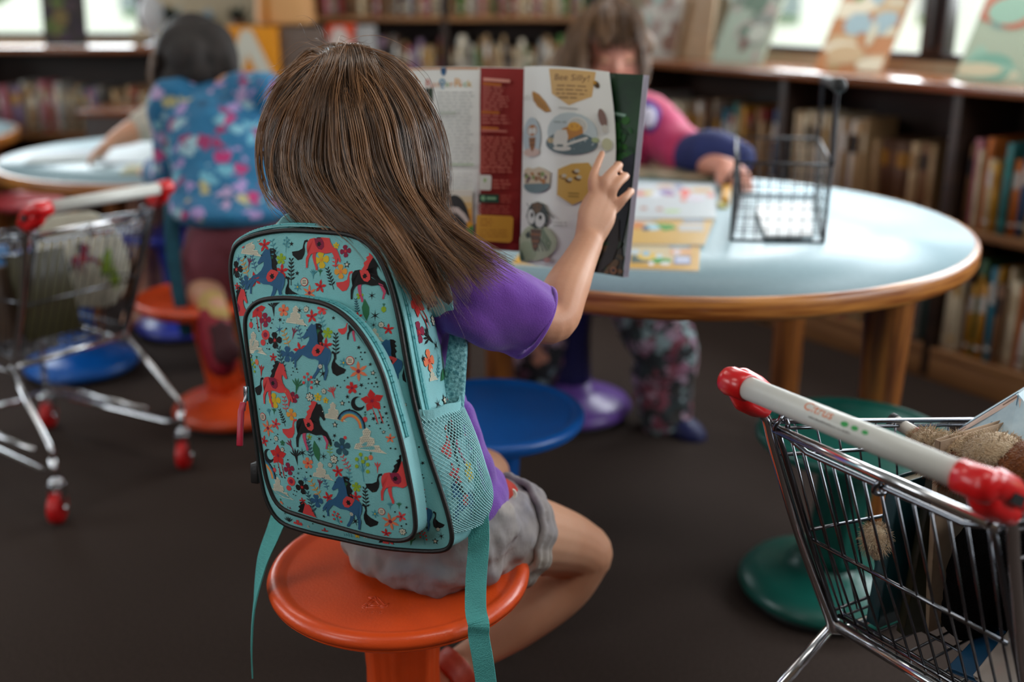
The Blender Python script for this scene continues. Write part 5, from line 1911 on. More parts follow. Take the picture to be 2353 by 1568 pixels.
def trolley(label, loc, rz, swivel=0.0):
    """x forward, y to the left, z up; origin on the floor between the rear castors; handle above them."""
    t = thing('toy_shopping_trolley', label, 'trolley', loc, rz, 'toy shopping trolleys')
    # --- handle
    h = MB()
    h.tube([(-0.062, -0.14, 0.700), (-0.062, 0.14, 0.700)], 0.0132, 28)
    grip = h.build('handle_grip', GRIP, t)
    for e in (-1, 1):
        c = MB()
        c.tube([(-0.062, e * 0.131, 0.700), (-0.062, e * 0.132, 0.700), (-0.062, e * 0.150, 0.700), (-0.062, e * 0.158, 0.700), (-0.062, e * 0.165, 0.700), (-0.062, e * 0.1685, 0.700)],
               [0.0135, 0.0158, 0.0162, 0.0168, 0.0148, 0.009], 28)
        c.tube([(-0.060, e * 0.150, 0.700), (-0.045, e * 0.151, 0.676), (-0.026, e * 0.153, 0.664), (-0.010, e * 0.155, 0.657)], [0.0150, 0.0145, 0.013, 0.0115], 20)
        c.box((-0.028, e * 0.154, 0.680), (0.034, 0.022, 0.020), Matrix.Rotation(0.6, 3, 'Y'))
        c.tube([(-0.066, e * 0.157, 0.700), (-0.045, e * 0.158, 0.697), (-0.022, e * 0.158, 0.684), (-0.004, e * 0.157, 0.670), (0.008, e * 0.156, 0.660)], [0.0150, 0.0152, 0.0148, 0.0136, 0.0115], 20, flatten=(0.75, 1.0))
        c.box((-0.026, e * 0.1692, 0.681), (0.022, 0.0012, 0.010), Matrix.Rotation(0.5, 3, 'Y'), 1)
        c.build('end_cap', [REDP, BLACKP], t)
    # --- tubular frame
    for e in (-1, 1):
        f = MB()
        f.tube([tuple(p) for p in smooth_path([(-0.048, e * 0.152, 0.678), (-0.009, e * 0.155, 0.650), (0.012, e * 0.154, 0.60), (0.065, e * 0.149, 0.473), (0.130, e * 0.145, 0.340), (0.147, e * 0.144, 0.311),
                                               (0.200, e * 0.142, 0.306), (0.36, e * 0.132, 0.316), (0.47, e * 0.122, 0.325)], 5)], 0.0062, 12)
        f.build('side_frame', CHROME, t)
        f = MB()
        f.tube([(0.145, e * 0.147, 0.318), (0.075, e * 0.160, 0.250), (0.0, e * 0.170, 0.178), (-0.012, e * 0.172, 0.160), (0.004, e * 0.171, 0.118), (0.05, e * 0.168, 0.106), (0.25, e * 0.155, 0.100), (0.50, e * 0.135, 0.098)], 0.0072, 12)
        f.tube([(0.10, e * 0.150, 0.135), (0.30, e * 0.142, 0.128), (0.50, e * 0.130, 0.122), (0.50, e * 0.130, 0.10)], 0.0055, 10)
        f.tube([(0.47, e * 0.122, 0.325), (0.49, e * 0.128, 0.2), (0.50, e * 0.132, 0.10)], 0.0062, 10)
        f.build('leg_frame', CHROME, t)
    for p, q, r in (((0.148, -0.150, 0.318), (0.148, 0.150, 0.318), 0.0078), ((0.47, -0.122, 0.325), (0.47, 0.122, 0.325), 0.006), ((0.50, -0.132, 0.10), (0.50, 0.132, 0.10), 0.006)):
        f = MB()
        f.tube([p, q], r, 12)
        f.build('cross_bar', CHROME, t)
    # --- wire basket
    w = MB()
    R_ = 0.0014
    rearT, rearB, frT, frB = (0.0, 0.150, 0.640), (0.134, 0.138, 0.334), (0.56, 0.118, 0.528), (0.47, 0.112, 0.345)

    def sidept(u, v, e):
        a = lerp(rearT, frT, u); b = lerp(rearB, frB, u)
        q = lerp(a, b, v)
        return (q[0], e * q[1], q[2])
    for e in (-1, 1):
        for v, r in ((0, 0.0034), (0.03, 0.0024), (0.15, 0.0026), (0.52, 0.0024), (0.95, 0.0022)):
            w.tube([sidept(u / 8, v, e) for u in range(9)], r, 8)
        for k in range(17):
            w.tube([sidept(k / 16, v / 4, e) for v in range(5)], R_, 6)
    for v, r in ((0, 0.0034), (0.25, 0.002), (0.5, 0.002), (0.75, 0.002)):
        w.tube([sidept(1, v, 1), sidept(1, v, -1)], r, 8)
    for k in range(10):
        y = -0.115 + 0.23 * k / 9
        w.tube([(0.56, y, 0.528), (0.47, y * 0.95, 0.345)], R_, 6)
    for k in range(12):
        y = -0.136 + 0.272 * k / 11
        w.tube([(0.142, y, 0.336), (0.47, y * 0.82, 0.343)], 0.0019, 6)
    for k in range(7):
        x = 0.15 + 0.32 * k / 6
        w.tube([(x, -0.14 + 0.08 * (x - 0.142), 0.339), (x, 0.14 - 0.08 * (x - 0.142), 0.339)], 0.0022, 6)
    w.build('wire_basket', WIREM, t)
    # --- hinged rear gate
    g = MB()
    g.tube([(-0.002, -0.142, 0.634), (-0.002, 0.142, 0.634)], 0.0060, 14)
    g.build('gate_rail', CHROME, t)
    g = MB()
    g.tube([(0.003, -0.138, 0.634), (0.006, -0.118, 0.623), (0.007, -0.10, 0.617), (0.007, 0.10, 0.617), (0.006, 0.118, 0.623), (0.003, 0.138, 0.634)], 0.0034, 10)
    for k in range(13):
        y = -0.126 + 0.252 * k / 12
        z0 = 0.628 if abs(y) > 0.115 else 0.617
        g.tube([(0.006, y, z0), (0.068, y * 0.99, 0.474), (0.136, y * 0.97, 0.338)], 0.0017, 7)
    for zz, xx, r in ((0.474, 0.068, 0.0028), (0.346, 0.132, 0.0028)):
        g.tube([(xx, -0.13, zz), (xx, 0.13, zz)], r, 8)
    for y in (-0.137, 0.0, 0.137):
        zt = 0.629 if y else 0.606
        xx = 0.002 if y else 0.009
        g.tube([(xx + 0.0095 * cos(a), y + 0.003 * sin(2 * a), zt + 0.012 + 0.011 * sin(a)) for a in [PI * 1.9 * k / 12 - 0.6 for k in range(13)]], 0.0031, 8)
        if y:
            g.tube([(xx - 0.007, y, zt + 0.006), (xx + 0.010, y, 0.60), (0.070, y, 0.474), (0.138, y, 0.332)], 0.0036, 8)
    g.build('rear_gate', WIREM, t)
    # --- castors
    for x, y in ((-0.006, 0.171), (-0.006, -0.171), (0.50, 0.132), (0.50, -0.132)):
        c = MB()
        zt = 0.150 if x < 0.1 else 0.10
        c.tube([(x, y, zt), (x, y, 0.088)], 0.0085, 14)
        c.lathe([(0.014, 0.086), (0.016, 0.090), (0.016, 0.098), (0.012, 0.102)], 20, Matrix.Translation((x, y, 0)))
        for e in (-1, 1):
            c.box((x - 0.006, y + e * 0.0165, 0.060), (0.022, 0.0022, 0.056), Matrix.Rotation(0.18, 3, 'Y'))
        c.box((x - 0.004, y, 0.087), (0.026, 0.034, 0.003))
        c.tube([(x - 0.01, y - 0.022, 0.036), (x - 0.01, y + 0.022, 0.036)], 0.0052, 10)
        S_ = Matrix.Translation((x, y, 0)) @ Matrix.Rotation(swivel, 4, 'Z') @ Matrix.Translation((-x, -y, 0))
        c.v = [tuple(S_ @ Vector(p)) for p in c.v]
        fo = c.build('castor', CHROME, t)
        m = MB()
        Mw = S_ @ Matrix.Translation((x - 0.010, y, 0.036)) @ Matrix.Rotation(PI / 2, 4, 'X')
        m.lathe([(0.006, -0.013), (0.024, -0.0135), (0.0335, -0.011), (0.0355, -0.006), (0.036, 0), (0.0355, 0.006), (0.0335, 0.011), (0.024, 0.0135), (0.006, 0.013)], 36, Mw)
        m.build('wheel', REDW, fo)
    return t, grip


CR = Vector((0.383, 1.019, 0))
FR = Vector((0.838, 0.545, 0)).normalized()
LR = Vector((-FR.y, FR.x, 0))
right_cart, gripR = trolley('toy shopping trolley at the right edge, filled with books and a plush dog', CR, math.atan2(FR.y, FR.x))
left_cart, gripL = trolley('toy shopping trolley on the left, with a round cream board in it', (-0.905, 2.262, 0), math.atan2(0.57, -0.82), swivel=-0.95)
# print on the right-hand trolley's grip
mb = MB()


def on_grip(s, a):
    """Point on the grip: s along it from the left cap (camera view), a = angle above the camera side."""
    y = 0.131 - s
    return Vector((-0.062 - 0.0135 * cos(a), y, 0.700 + 0.0135 * sin(a)))


put_text(mb, 'Citrus', 0.0150, lambda x, y: on_grip(0.086 + x * 1.0, 0.62 + y / 0.0135))
for k in range(3):
    c0_, rr = 0.1400 + k * 0.0125, (0.0046, 0.0042, 0.0038)[k]
    n = len(mb.v)
    mb.v += [tuple(on_grip(c0_ + rr * cos(a), 0.72 + (0.62 * rr * sin(a)) / 0.0135)) for a in [2 * PI * j / 14 for j in range(14)]]
    mb.face([n + j for j in range(14)], 1, False)
rq = random.Random(2)
x = 0.096
while x < 0.150:                                   # the unreadable small line under it
    ln = rq.uniform(0.0006, 0.0013)
    n = len(mb.v)
    hgt = rq.choice((0.0013, 0.0013, 0.002))
    if rq.random() > 0.16:
        mb.v += [tuple(on_grip(x, 0.16)), tuple(on_grip(x + ln * 0.6, 0.16)), tuple(on_grip(x + ln * 0.6, 0.16 + hgt / 0.0135)), tuple(on_grip(x, 0.16 + hgt / 0.0135))]
        mb.face((n, n + 1, n + 2, n + 3), 2, False)
    x += ln
mb.build('grip_print', [flat('d9774a'), flat('3f9a55'), flat('6a615c')], gripR)


def cartR(x, y, z):
    return CR + FR * x + LR * y + Vector((0, 0, z))


def cartL(x, y, z):
    f = Vector((-0.82, 0.57, 0)).normalized()
    return Vector((-0.905, 2.262, 0)) + f * x + Vector((-f.y, f.x, 0)) * y + Vector((0, 0, z))


def slab_book(name, label, cat, o, u, v, w, th, cov, page=PAGES, group=None, art=None):
    """Book given by a corner o, edge vectors u (width) and v (height), normal side w, thickness th."""
    u, v = Vector(u), Vector(v)
    n = u.cross(v).normalized()
    if n.dot(Vector(w)) < 0:
        n = -n
    t = thing(name, label, cat, o, group=group, worldspace=True)
    c = MB()
    k = th * 0.10 + 0.0008
    for d in (0, th - k):
        c.prism([Vector(o) + n * d, Vector(o) + u + n * d, Vector(o) + u + v + n * d, Vector(o) + v + n * d], n * k)
    un, vn = u.normalized(), v.normalized()
    c.prism([Vector(o), Vector(o) + un * 0.0016, Vector(o) + un * 0.0016 + v, Vector(o) + v], n * th)
    c.build('cover', cov, t, bevel=0.0006)
    p = MB()
    i = 0.004
    p.prism([Vector(o) + un * 0.002 + vn * i + n * k, Vector(o) + u - un * i + vn * i + n * k, Vector(o) + u - un * i + v - vn * i + n * k, Vector(o) + un * 0.002 + v - vn * i + n * k], n * (th - 2 * k))
    p.build('page_block', page, t)
    if art:
        a = MB()
        art(a, Vector(o) + n * (th + 0.0004), u, v, n)
        a.build('cover_print', [INK[q] for q in INKKEYS], t)
    return t


# contents of the right-hand trolley
TEALB = mat('dark_teal_cover', '#123c42', 0.35, var=0.3, scale=12)
DGRN = mat('olive_black_cover', '#15170c', 0.5, second='#2b2a10', scale=9)
slab_book('picture_book', 'dark book with a teal spine standing in the right-hand trolley', 'book', cartR(0.155, 0.105, 0.343), LR * -0.012 + FR * 0.20, Vector((0, 0, 0.20)) + FR * 0.01, -LR, 0.020, TEALB)
slab_book('picture_book', 'black book leaning behind the teal spined one in the trolley', 'book', cartR(0.17, 0.070, 0.343), LR * -0.05 + FR * 0.20, Vector((0, 0, 0.215)) + FR * 0.02, -LR, 0.014, DGRN)
slab_book('picture_book', 'tan book with worn edges sticking up in the right-hand trolley', 'book', cartR(0.20, 0.052, 0.343), LR * -0.01 + FR * 0.19, Vector((0, 0, 0.27)) + FR * -0.03, -LR, 0.008, mat('tan_cover', '#a98f76', 0.7, var=0.1, scale=20))
slab_book('picture_book', 'blue edged thin book lying at the bottom of the right-hand trolley', 'book', cartR(0.150, -0.020, 0.343), LR * -0.075 + FR * 0.02, FR * 0.20 + Vector((0, 0, 0.10)), Vector((0, 0, 1)), 0.010, mat('deep_blue_cover', '#123f5e', 0.3))
PLAST = mat('clear_glossy_sleeve', '#b9b0a6', 0.12, second='#8d8078', scale=6, coat=0.8)
slab_book('picture_book', 'glossy pale book at the bottom of the right-hand trolley, nearest the corner', 'book', cartR(0.150, -0.055, 0.352), LR * -0.075, FR * 0.18 + Vector((0, 0, 0.12)), Vector((-0.2, 0, 1)), 0.012, PLAST)

# plush dog with cream and brown tufts
DOGB = mat('black_plush', '#060505', 0.95, var=0.3, scale=120, bump=1.0, bscale=500, spec=0.05)
DOGT = mat('brown_plush', '#6f3c1c', 0.95, second='#8a4f28', scale=90, bump=1.0, bscale=420, sheen=0.3, spec=0.1)
DOGC = mat('cream_plush', '#cdb594', 0.95, second='#b89a78', scale=90, bump=1.0, bscale=420, sheen=0.4, spec=0.1)
dog = thing('plush_dog', 'black plush dog with brown and cream paws lying in the right-hand trolley', 'stuffed animal', cartR(0.28, -0.03, 0.345), worldspace=True)
FUR = [[], [], []]


def tuft(list_i, c, r, seed, n=220, length=0.012, M=None, up=False):
    rr = np.random.RandomState(seed)
    for _ in range(n):
        v = Vector(rr.normal(0, 1, 3)).normalized()
        if up and v.z < -0.2:
            continue
        p = Vector(c) + Vector((v.x * r[0], v.y * r[1], v.z * r[2]))
        d = (v + Vector(rr.normal(0, 0.35, 3))).normalized() * length * rr.uniform(0.5, 1.1)
        FUR[list_i].append((p, p + d * 0.5, p + d + Vector((0, 0, -0.002))))


b = Blob()
b.ball(cartR(0.30, -0.052, 0.435), (0.105, 0.085, 0.085))
b.ball(cartR(0.245, -0.055, 0.475), (0.07, 0.065, 0.06))
b.ball(cartR(0.21, -0.085, 0.47), (0.035, 0.04, 0.06))
b.chain([(cartR(0.20, -0.02, 0.49), 0.04), (cartR(0.19, -0.015, 0.44), 0.035), (cartR(0.185, -0.01, 0.40), 0.028)], 14)
b.chain([(cartR(0.42, 0.02, 0.45), 0.035), (cartR(0.46, 0.05, 0.50), 0.02)], 12)
b.fuse('plush_body', DOGB, dog, 0.006, 3, disp=[(0.008, 0.02, 2)])
tuft(0, cartR(0.245, -0.055, 0.475), (0.072, 0.067, 0.062), 4, 500, 0.012)
tuft(0, cartR(0.30, -0.052, 0.435), (0.107, 0.087, 0.087), 5, 900, 0.012)
for k, (px, py, d, rb_, rc_) in enumerate(((2148, 1052, 1.30, .021, .017), (2212, 1078, 1.265, .027, .021), (2350, 1078, 1.20, .031, .026))):
    b = Blob()
    c = P(px, py, d)
    b.ball(c, (rb_ * 1.35, rb_ * 1.2, rb_))
    b.fuse('paw', DOGT, dog, 0.004, 2, disp=[(0.005, 0.012, 1)])
    tuft(1, c, (rb_ * 1.35, rb_ * 1.2, rb_), 20 + k, 700, 0.007)
    b = Blob()
    c2 = c + Vector((-0.004 if k < 2 else -0.026, 0.016, rb_ * 0.62 if k < 2 else rb_ * 0.35))
    b.ball(c2, (rc_ * 1.4, rc_ * 1.1, rc_ * 0.95))
    b.fuse('cream_tuft', DOGC, dog, 0.004, 2, disp=[(0.005, 0.012, 1)])
    tuft(2, c2, (rc_ * 1.4, rc_ * 1.1, rc_ * 0.95), 30 + k, 900, 0.009)
c = P(2012, 1238, 1.26)
b = Blob()
b.ball(c, (0.013, 0.016, 0.017)); b.ball(c + Vector((0.003, 0, -0.017)), (0.008, 0.01, 0.012))
b.fuse('cream_tuft', DOGC, dog, 0.003, 2)
tuft(2, c, (0.014, 0.016, 0.018), 41, 500, 0.009)


def fur_obj(name, strands_, m, parent, rad=0.0004):
    hc = bpy.data.hair_curves.new(name)
    hc.add_curves([3] * len(strands_))
    hc.attributes['position'].data.foreach_set('vector', np.array([[tuple(p) for p in s] for s in strands_], np.float32).reshape(-1))
    ra = hc.attributes.get('radius') or hc.attributes.new('radius', 'FLOAT', 'POINT')
    ra.data.foreach_set('value', np.tile(np.array([1, .7, .2]) * rad, len(strands_)).astype(np.float32))
    hc.materials.append(m)
    o = bpy.data.objects.new(name, hc)
    COL.objects.link(o)
    adopt(o, parent)


for nm, i, m in (('black_fur', 0, DOGB), ('brown_fur', 1, DOGT), ('cream_fur', 2, DOGC)):
    fur_obj(nm, FUR[i], m, dog)

# patterned paper bag in the trolley: a folded sheet with a diamond print
PAPB = mat('pale_blue_print', '#b9cdd6', 0.55, second='#a3bcc9', scale=40)
bagp = thing('paper_bag', 'pale blue patterned paper bag sticking out of the right-hand trolley', 'bag', cartR(0.30, 0.06, 0.35), worldspace=True)
c_ = [P(2186, 1000, 1.36), P(2340, 906, 1.31), P(2420, 1010, 1.26), P(2300, 1120, 1.25), P(2215, 1075, 1.30)]
dn = Vector((0.01, 0.02, -0.20))
m = MB()
bk = Vector((0.05, 0.05, 0.004))
m.prism([c_[0], c_[1], c_[2], c_[3], c_[4]], bk)
m.prism([c_[0], c_[4], c_[4] + dn, c_[0] + dn], bk * 0.6)
m.prism([c_[4], c_[3], c_[3] + dn, c_[4] + dn], bk * 0.6)
m.build('bag_sheet', PAPB, bagp)
pr = MB()
n_p = (c_[1] - c_[0]).cross(c_[3] - c_[0]).normalized()
if n_p.y > 0:
    n_p = -n_p


def bagpt(u, v, off=0.0008):
    return c_[0] * (1 - u) * (1 - v) + c_[1] * u * (1 - v) + c_[2] * u * v + c_[4] * (1 - u) * v + n_p * (off + 0.0012)


def bagstroke(u0, v0, u1, v1, w, mi):
    d = Vector((u1 - u0, v1 - v0)).normalized()
    e = Vector((-d.y, d.x)) * w
    n = len(pr.v)
    pr.v += [tuple(bagpt(u0 + e.x, v0 + e.y, 0.0006 + 0.0003 * mi)), tuple(bagpt(u1 + e.x, v1 + e.y, 0.0006 + 0.0003 * mi)), tuple(bagpt(u1 - e.x, v1 - e.y, 0.0006 + 0.0003 * mi)), tuple(bagpt(u0 - e.x, v0 - e.y, 0.0006 + 0.0003 * mi))]
    pr.face((n, n + 1, n + 2, n + 3), mi, False)


for a in ((0.02, 0.06, 0.98, 0.05), (0.05, 0.9, 0.5, 0.3), (0.5, 0.3, 0.95, 0.9), (0.1, 0.15, 0.45, 0.85), (0.95, 0.1, 0.5, 0.98)):
    bagstroke(*a, 0.055, 0)
    bagstroke(*a, 0.012, 1)
    bagstroke(a[0] + 0.04, a[1] - 0.05, a[2] + 0.04, a[3] - 0.05, 0.008, 2)
pr.build('bag_print', [flat('d9c3b8'), flat('8a6a58'), flat('5f7f96')], bagp)
# crayon-like pen
pen = thing('felt_pen', 'white felt pen with a red tip lying in the right-hand trolley', 'pen', P(2080, 985, 1.36), worldspace=True)
m = MB()
pa_, pb__ = P(2052, 966, 1.37), P(2102, 996, 1.345)
m.tube([pa_, pb__], 0.0085, 12)
m.build('barrel', flat('cfcac2', 0.3), pen)
m = MB()
m.tube([pb__, pb__ * 0.7 + (pb__ * 2 - pa_) * 0.3], [0.0086, 0.006], 12)
m.build('cap', flat('c0284a', 0.3), pen)
m = MB()
m.tube([pa_ * 1.1 - pb__ * 0.1, pa_ * 0.86 + pb__ * 0.14], 0.0092, 12)
m.build('collar', BLACKP, pen)

# the round cream board and the books in the left-hand trolley
brd = thing('round_board', 'round cream board with a brown pony and green grass in the left-hand trolley', 'toy', cartL(0.20, 0.03, 0.36), worldspace=True)
bo, bu, bv = P(215, 600, 2.55), Vector((0.97, 0.24, 0)), Vector((0, -0.12, 0.99))
bn = bu.cross(bv).normalized()
if bn.y > 0:
    bn = -bn
m = MB()
prof = [(cos(a) * 0.078, sin(a) * 0.122) for a in [2 * PI * k / 48 for k in range(48)]]
prof = [(x - 0.05 if x < -0.02 else x, y) for x, y in prof]
m.prism([bo + bu * x + bv * y for x, y in prof], -bn * 0.006)
m.build('board', mat('cream_board', '#d8d2bd', 0.6, var=0.06, scale=18, stretch=(8, 8, 1)), brd, bevel=0.002)
m = MB()


class _Art:
    def motif(self, mb, pts, ink, off=0.0004, limit=1):
        tri = earcut([np.array(p) for p in pts])
        vs = [bo + bu * p[0] + bv * p[1] + bn * (off + 0.0008) for p in pts]
        fs = [(a, b, c) if (vs[b] - vs[a]).cross(vs[c] - vs[a]).dot(bn) > 0 else (a, c, b) for a, b, c in tri]
        mb.add(vs, fs, INKKEYS.index(ink), False)


art = _Art()
draw(art, m, 'horse', (-0.035, 0.005), 0.085, 0.25, 'm', 'k')
draw(art, m, 'leaf', (0.028, -0.005), 0.042, -0.3, 'l')
draw(art, m, 'leaf', (0.040, -0.045), 0.032, -0.1, 'l')
draw(art, m, 'leaf', (-0.078, 0.01), 0.022, 0, 'y')
for k in range(5):
    draw(art, m, 'dot', (0.0 + 0.012 * k, 0.075 - 0.006 * (k % 2)), 0.006, 0, 'o')
m.build('board_print', [INK[q] for q in INKKEYS], brd)
for k, (lab, hexv, x, y, hh) in enumerate((('olive green book leaning in the left-hand trolley beside the round board', '3a3413', 0.19, -0.06, 0.20), ('brown book under the round board in the left-hand trolley', '5a4636', 0.24, 0.02, 0.17),
                                           ('blue book further forward in the left-hand trolley', '1c6aa8', 0.36, -0.02, 0.19))):
    slab_book('picture_book', lab, 'book', cartL(x, y, 0.35), cartL(x + 0.02, y + 0.13, 0.35) - cartL(x, y, 0.35), Vector((-0.02, 0.0, hh)), Vector((1, -0.3, 0)), 0.014, cover(hexv))
# ================================================================ the magazine in the girl's hands
class Sheet:
    """Paper surface given by its four corners (top-left, top-right, bottom-right, bottom-left) and a bow; q = (u, v), v downwards."""

    def __init__(self, tl, tr, br, bl, bow=0.0, curl=0.0, edge=0.0):
        self.edge = edge
        self.k = [Vector(p) for p in (tl, tr, br, bl)]
        self.n = (self.k[1] - self.k[0]).cross(self.k[3] - self.k[0]).normalized()
        if self.n.dot(Vector((0, -1, 0.2))) < 0:
            self.n = -self.n
        self.bow, self.curl = bow, curl

    def pt(self, u, v, off=0.0):
        a, b, c, d = self.k
        p = a * (1 - u) * (1 - v) + b * u * (1 - v) + c * u * v + d * (1 - u) * v
        p = p + (b - a) * (self.edge * u * sin(PI * v))
        return p + self.n * (self.bow * sin(PI * min(max(u, 0), 1)) + self.curl * max(u, 0) ** 3 + off)

    def at(self, q, off=0.0):
        return self.pt(q[0], q[1], off)

    def uv(self, px, py):
        """Surface coordinates of a picture point (found on the corners' pixel quadrilateral)."""
        c = [px_of(p) for p in self.k]
        u = v = 0.5
        for _ in range(12):
            X = [(c[0][i] * (1 - u) * (1 - v) + c[1][i] * u * (1 - v) + c[2][i] * u * v + c[3][i] * (1 - u) * v) + (c[1][i] - c[0][i]) * self.edge * u * sin(PI * v) for i in (0, 1)]
            du = [(c[1][i] - c[0][i]) * (1 - v + self.edge * sin(PI * v)) + (c[2][i] - c[3][i]) * v for i in (0, 1)]
            dv = [(c[3][i] - c[0][i]) * (1 - u) + (c[2][i] - c[1][i]) * u for i in (0, 1)]
            det = du[0] * dv[1] - dv[0] * du[1]
            ex, ey = px - X[0], py - X[1]
            u += (ex * dv[1] - dv[0] * ey) / det
            v += (du[0] * ey - ex * du[1]) / det
        return u, v


class Printer:
    """Collects printed shapes for one sheet; colours by hex."""

    def __init__(self, sheet, lim=True):
        self.s, self.mb, self.cols, self.lim = sheet, MB(), [], lim
        self.level = 0

    def mi(self, h):
        if h not in self.cols:
            self.cols.append(h)
        return self.cols.index(h)

    def poly(self, pxs, h, lev=None, uv=False):
        self.level += 1
        lev = self.level if lev is None else lev
        pts = [p if uv else self.s.uv(*p) for p in pxs]
        if self.lim:
            pts = [(min(max(a, 0.004), 0.996), min(max(b, 0.004), 0.996)) for a, b in pts]
        pts = [np.array(p) for p in pts]
        # split long edges so that the shape follows the paper's curve
        tri = earcut(pts)
        off = 0.0003 + 0.00004 * lev
        for t in tri:
            q = [pts[i] for i in t]
            self._tri(q, off, self.mi(h), 0)

    def _tri(self, q, off, mi, d):
        span = max(max(a[0] for a in q) - min(a[0] for a in q), 0.45 * (max(a[1] for a in q) - min(a[1] for a in q)))
        if span > 0.07 and d < 9:
            L = [np.linalg.norm(q[i] - q[(i + 1) % 3]) for i in range(3)]
            i = int(np.argmax(L))
            m = (q[i] + q[(i + 1) % 3]) / 2
            self._tri([q[i], m, q[(i + 2) % 3]], off, mi, d + 1)
            self._tri([m, q[(i + 1) % 3], q[(i + 2) % 3]], off, mi, d + 1)
            return
        vs = [self.s.at(p, off) for p in q]
        if (vs[1] - vs[0]).cross(vs[2] - vs[0]).dot(self.s.n) < 0:
            vs = [vs[0], vs[2], vs[1]]
        self.mb.add(vs, [(0, 1, 2)], mi, False)

    def rect(self, x0, y0, x1, y1, h):
        self.poly([(x0, y0), (x1, y0), (x1, y1), (x0, y1)], h)

    def oval(self, x, y, a, b, h, rot=0.0, n=22, a0=0, a1=2 * PI):
        self.poly([(x + a * cos(t) * cos(rot) - b * sin(t) * sin(rot), y + a * cos(t) * sin(rot) + b * sin(t) * cos(rot)) for t in [a0 + (a1 - a0) * k / (n if a1 - a0 > 6 else n - 1) for k in range(n)]], h)

    def line(self, x0, y0, x1, y1, w, h):
        L = math.hypot(x1 - x0, y1 - y0) or 1
        nx, ny = -(y1 - y0) / L * w / 2, (x1 - x0) / L * w / 2
        self.poly([(x0 + nx, y0 + ny), (x1 + nx, y1 + ny), (x1 - nx, y1 - ny), (x0 - nx, y0 - ny)], h)

    def text(self, body, x, y, size, h, align='LEFT', slant=0.0):
        self.level += 1
        vs, fs = text2d(body, size, align)
        off = 0.0003 + 0.00004 * self.level
        o = [self.s.at(self.s.uv(x + a + slant * b, y - b), off) for a, b in vs]
        self.mb.add(o, fs, self.mi(h), False)

    def lines(self, x0, y0, x1, n, dy, h, w=3.4, seed=0, rag=0.25, gap=True):
        r = random.Random(seed)
        for k in range(n):
            y = y0 + k * dy
            xe = x1 - (x1 - x0) * r.random() * rag
            x = x0
            while x < xe:
                wd = r.uniform(7, 22)
                self.poly([(x, y), (min(x + wd, xe), y), (min(x + wd, xe), y + w), (x, y + w)], h)
                x += wd + 3.4

    def build(self, name, parent):
        return self.mb.build(name, [flat(h, 0.5) for h in self.cols], parent)


PAPER = mat('coated_paper', '#dcdcd5', 0.38, spec=0.4)
mag = thing('magazine', 'open children\'s nature magazine with a bee page, held by the reading girl', 'magazine', P(1200, 600, 1.62), worldspace=True)
sp_t, sp_b = P(1207, 154, 1.625), P(1198, 600, 1.635)


def leafmesh(name, sh, m, th=0.0006, nu=40, outline=None):
    g = MB()
    g.grid(lambda u, v: sh.pt(u, v, 0), nu, 24)
    g.grid(lambda u, v: sh.pt(1 - u, v, -th), nu, 24)
    for side in (0, 1):
        g.grid(lambda u, v: sh.pt(u, side, -th * v), nu, 1)
        g.grid(lambda u, v: sh.pt(side, u, -th * v), 8, 1)
    return g.build(name, m, mag)


# left-hand page with its red column
LP = Sheet(P(905, 158, 1.70), P(1207, 156, 1.628), P(1196, 579, 1.636), P(905, 562, 1.70), bow=0.010)
leafmesh('left_page', LP, PAPER)
pr = Printer(LP)
pr.rect(905, 148, 1112, 163, 'b8763a')
pr.poly([(1112, 150), (1210, 150), (1200, 585), (1103, 585)], '8a1e1a')
pr.rect(1107, 160, 1110, 585, 'dcd8cf')
x = 984
for ch, h in zip('Ranger', ('b5462f', 'c8763a', 'd08a3a', '3f7fa0', '7fa05a', 'd08a3a')):
    pr.text(ch, x, 203, 27 if ch == 'R' else 21, h)
    x += 16 if ch == 'R' else 10.6
x = 1052
for ch, h in zip('Rick', ('d99a3a', 'd0803a', '7fae7a', 'c9a23a')):
    pr.text(ch, x, 203, 28 if ch == 'R' else 22, h)
    x += 14 if ch == 'R' else 7 if ch == 'i' else 9
pr.rect(1022, 158, 1034, 172, '27456a')
pr.oval(1028, 172, 4, 6, '2f5f86')
pr.oval(1025, 192, 7, 8, '3f7fa0'); pr.oval(1025, 192, 3, 4, 'c6c6bf')
pr.rect(985, 205, 1003, 238, '1f3015'); pr.rect(985, 205, 994, 226, '0e120a')
pr.lines(1012, 215, 1098, 22, 8.0, 'aeb0ab', 2.4, 3, 0.12)
pr.rect(1012, 262, 1060, 266, 'a7b0a0')
pr.lines(1020, 402, 1098, 6, 8.0, 'b3b3ad', 2.2, 4, 0.2)
pr.rect(1022, 380, 1100, 384, 'aebfa0')
pr.line(1022, 391, 1040, 391, 5, 'a8604a')
for k in range(9):
    pr.poly([(1014, 440 + k * 14), (1096, 440 + k * 14), (1096, 456 + k * 14), (1014, 456 + k * 14)], ('c9c2b4', 'c9b896', 'c8a468', 'c8923f', 'c4852c', 'be7c22', 'b97620', 'b8741f', 'a8661a')[k])
pr.oval(1056, 535, 37, 84, '171413', 0, 24, PI, 2 * PI)
pr.rect(1019, 534, 1093, 575, '171413')
pr.poly([(1019, 508), (1035, 492), (1050, 478), (1065, 480), (1080, 494), (1092, 515), (1088, 522), (1074, 505), (1062, 493), (1050, 492), (1038, 504), (1024, 520)], 'b9aaa0')
pr.poly([(1007, 495), (1022, 500), (1022, 522), (1006, 514)], 'c04a30')
pr.poly([(1085, 510), (1098, 515), (1098, 545), (1084, 530)], 'c98a1c')
pr.poly([(1082, 530), (1098, 520), (1098, 560), (1086, 552)], '2f7a22')
pr.line(1121, 187, 1178, 190, 7, 'd2907f')
pr.line(1120, 197, 1160, 199, 5, 'b5651c')
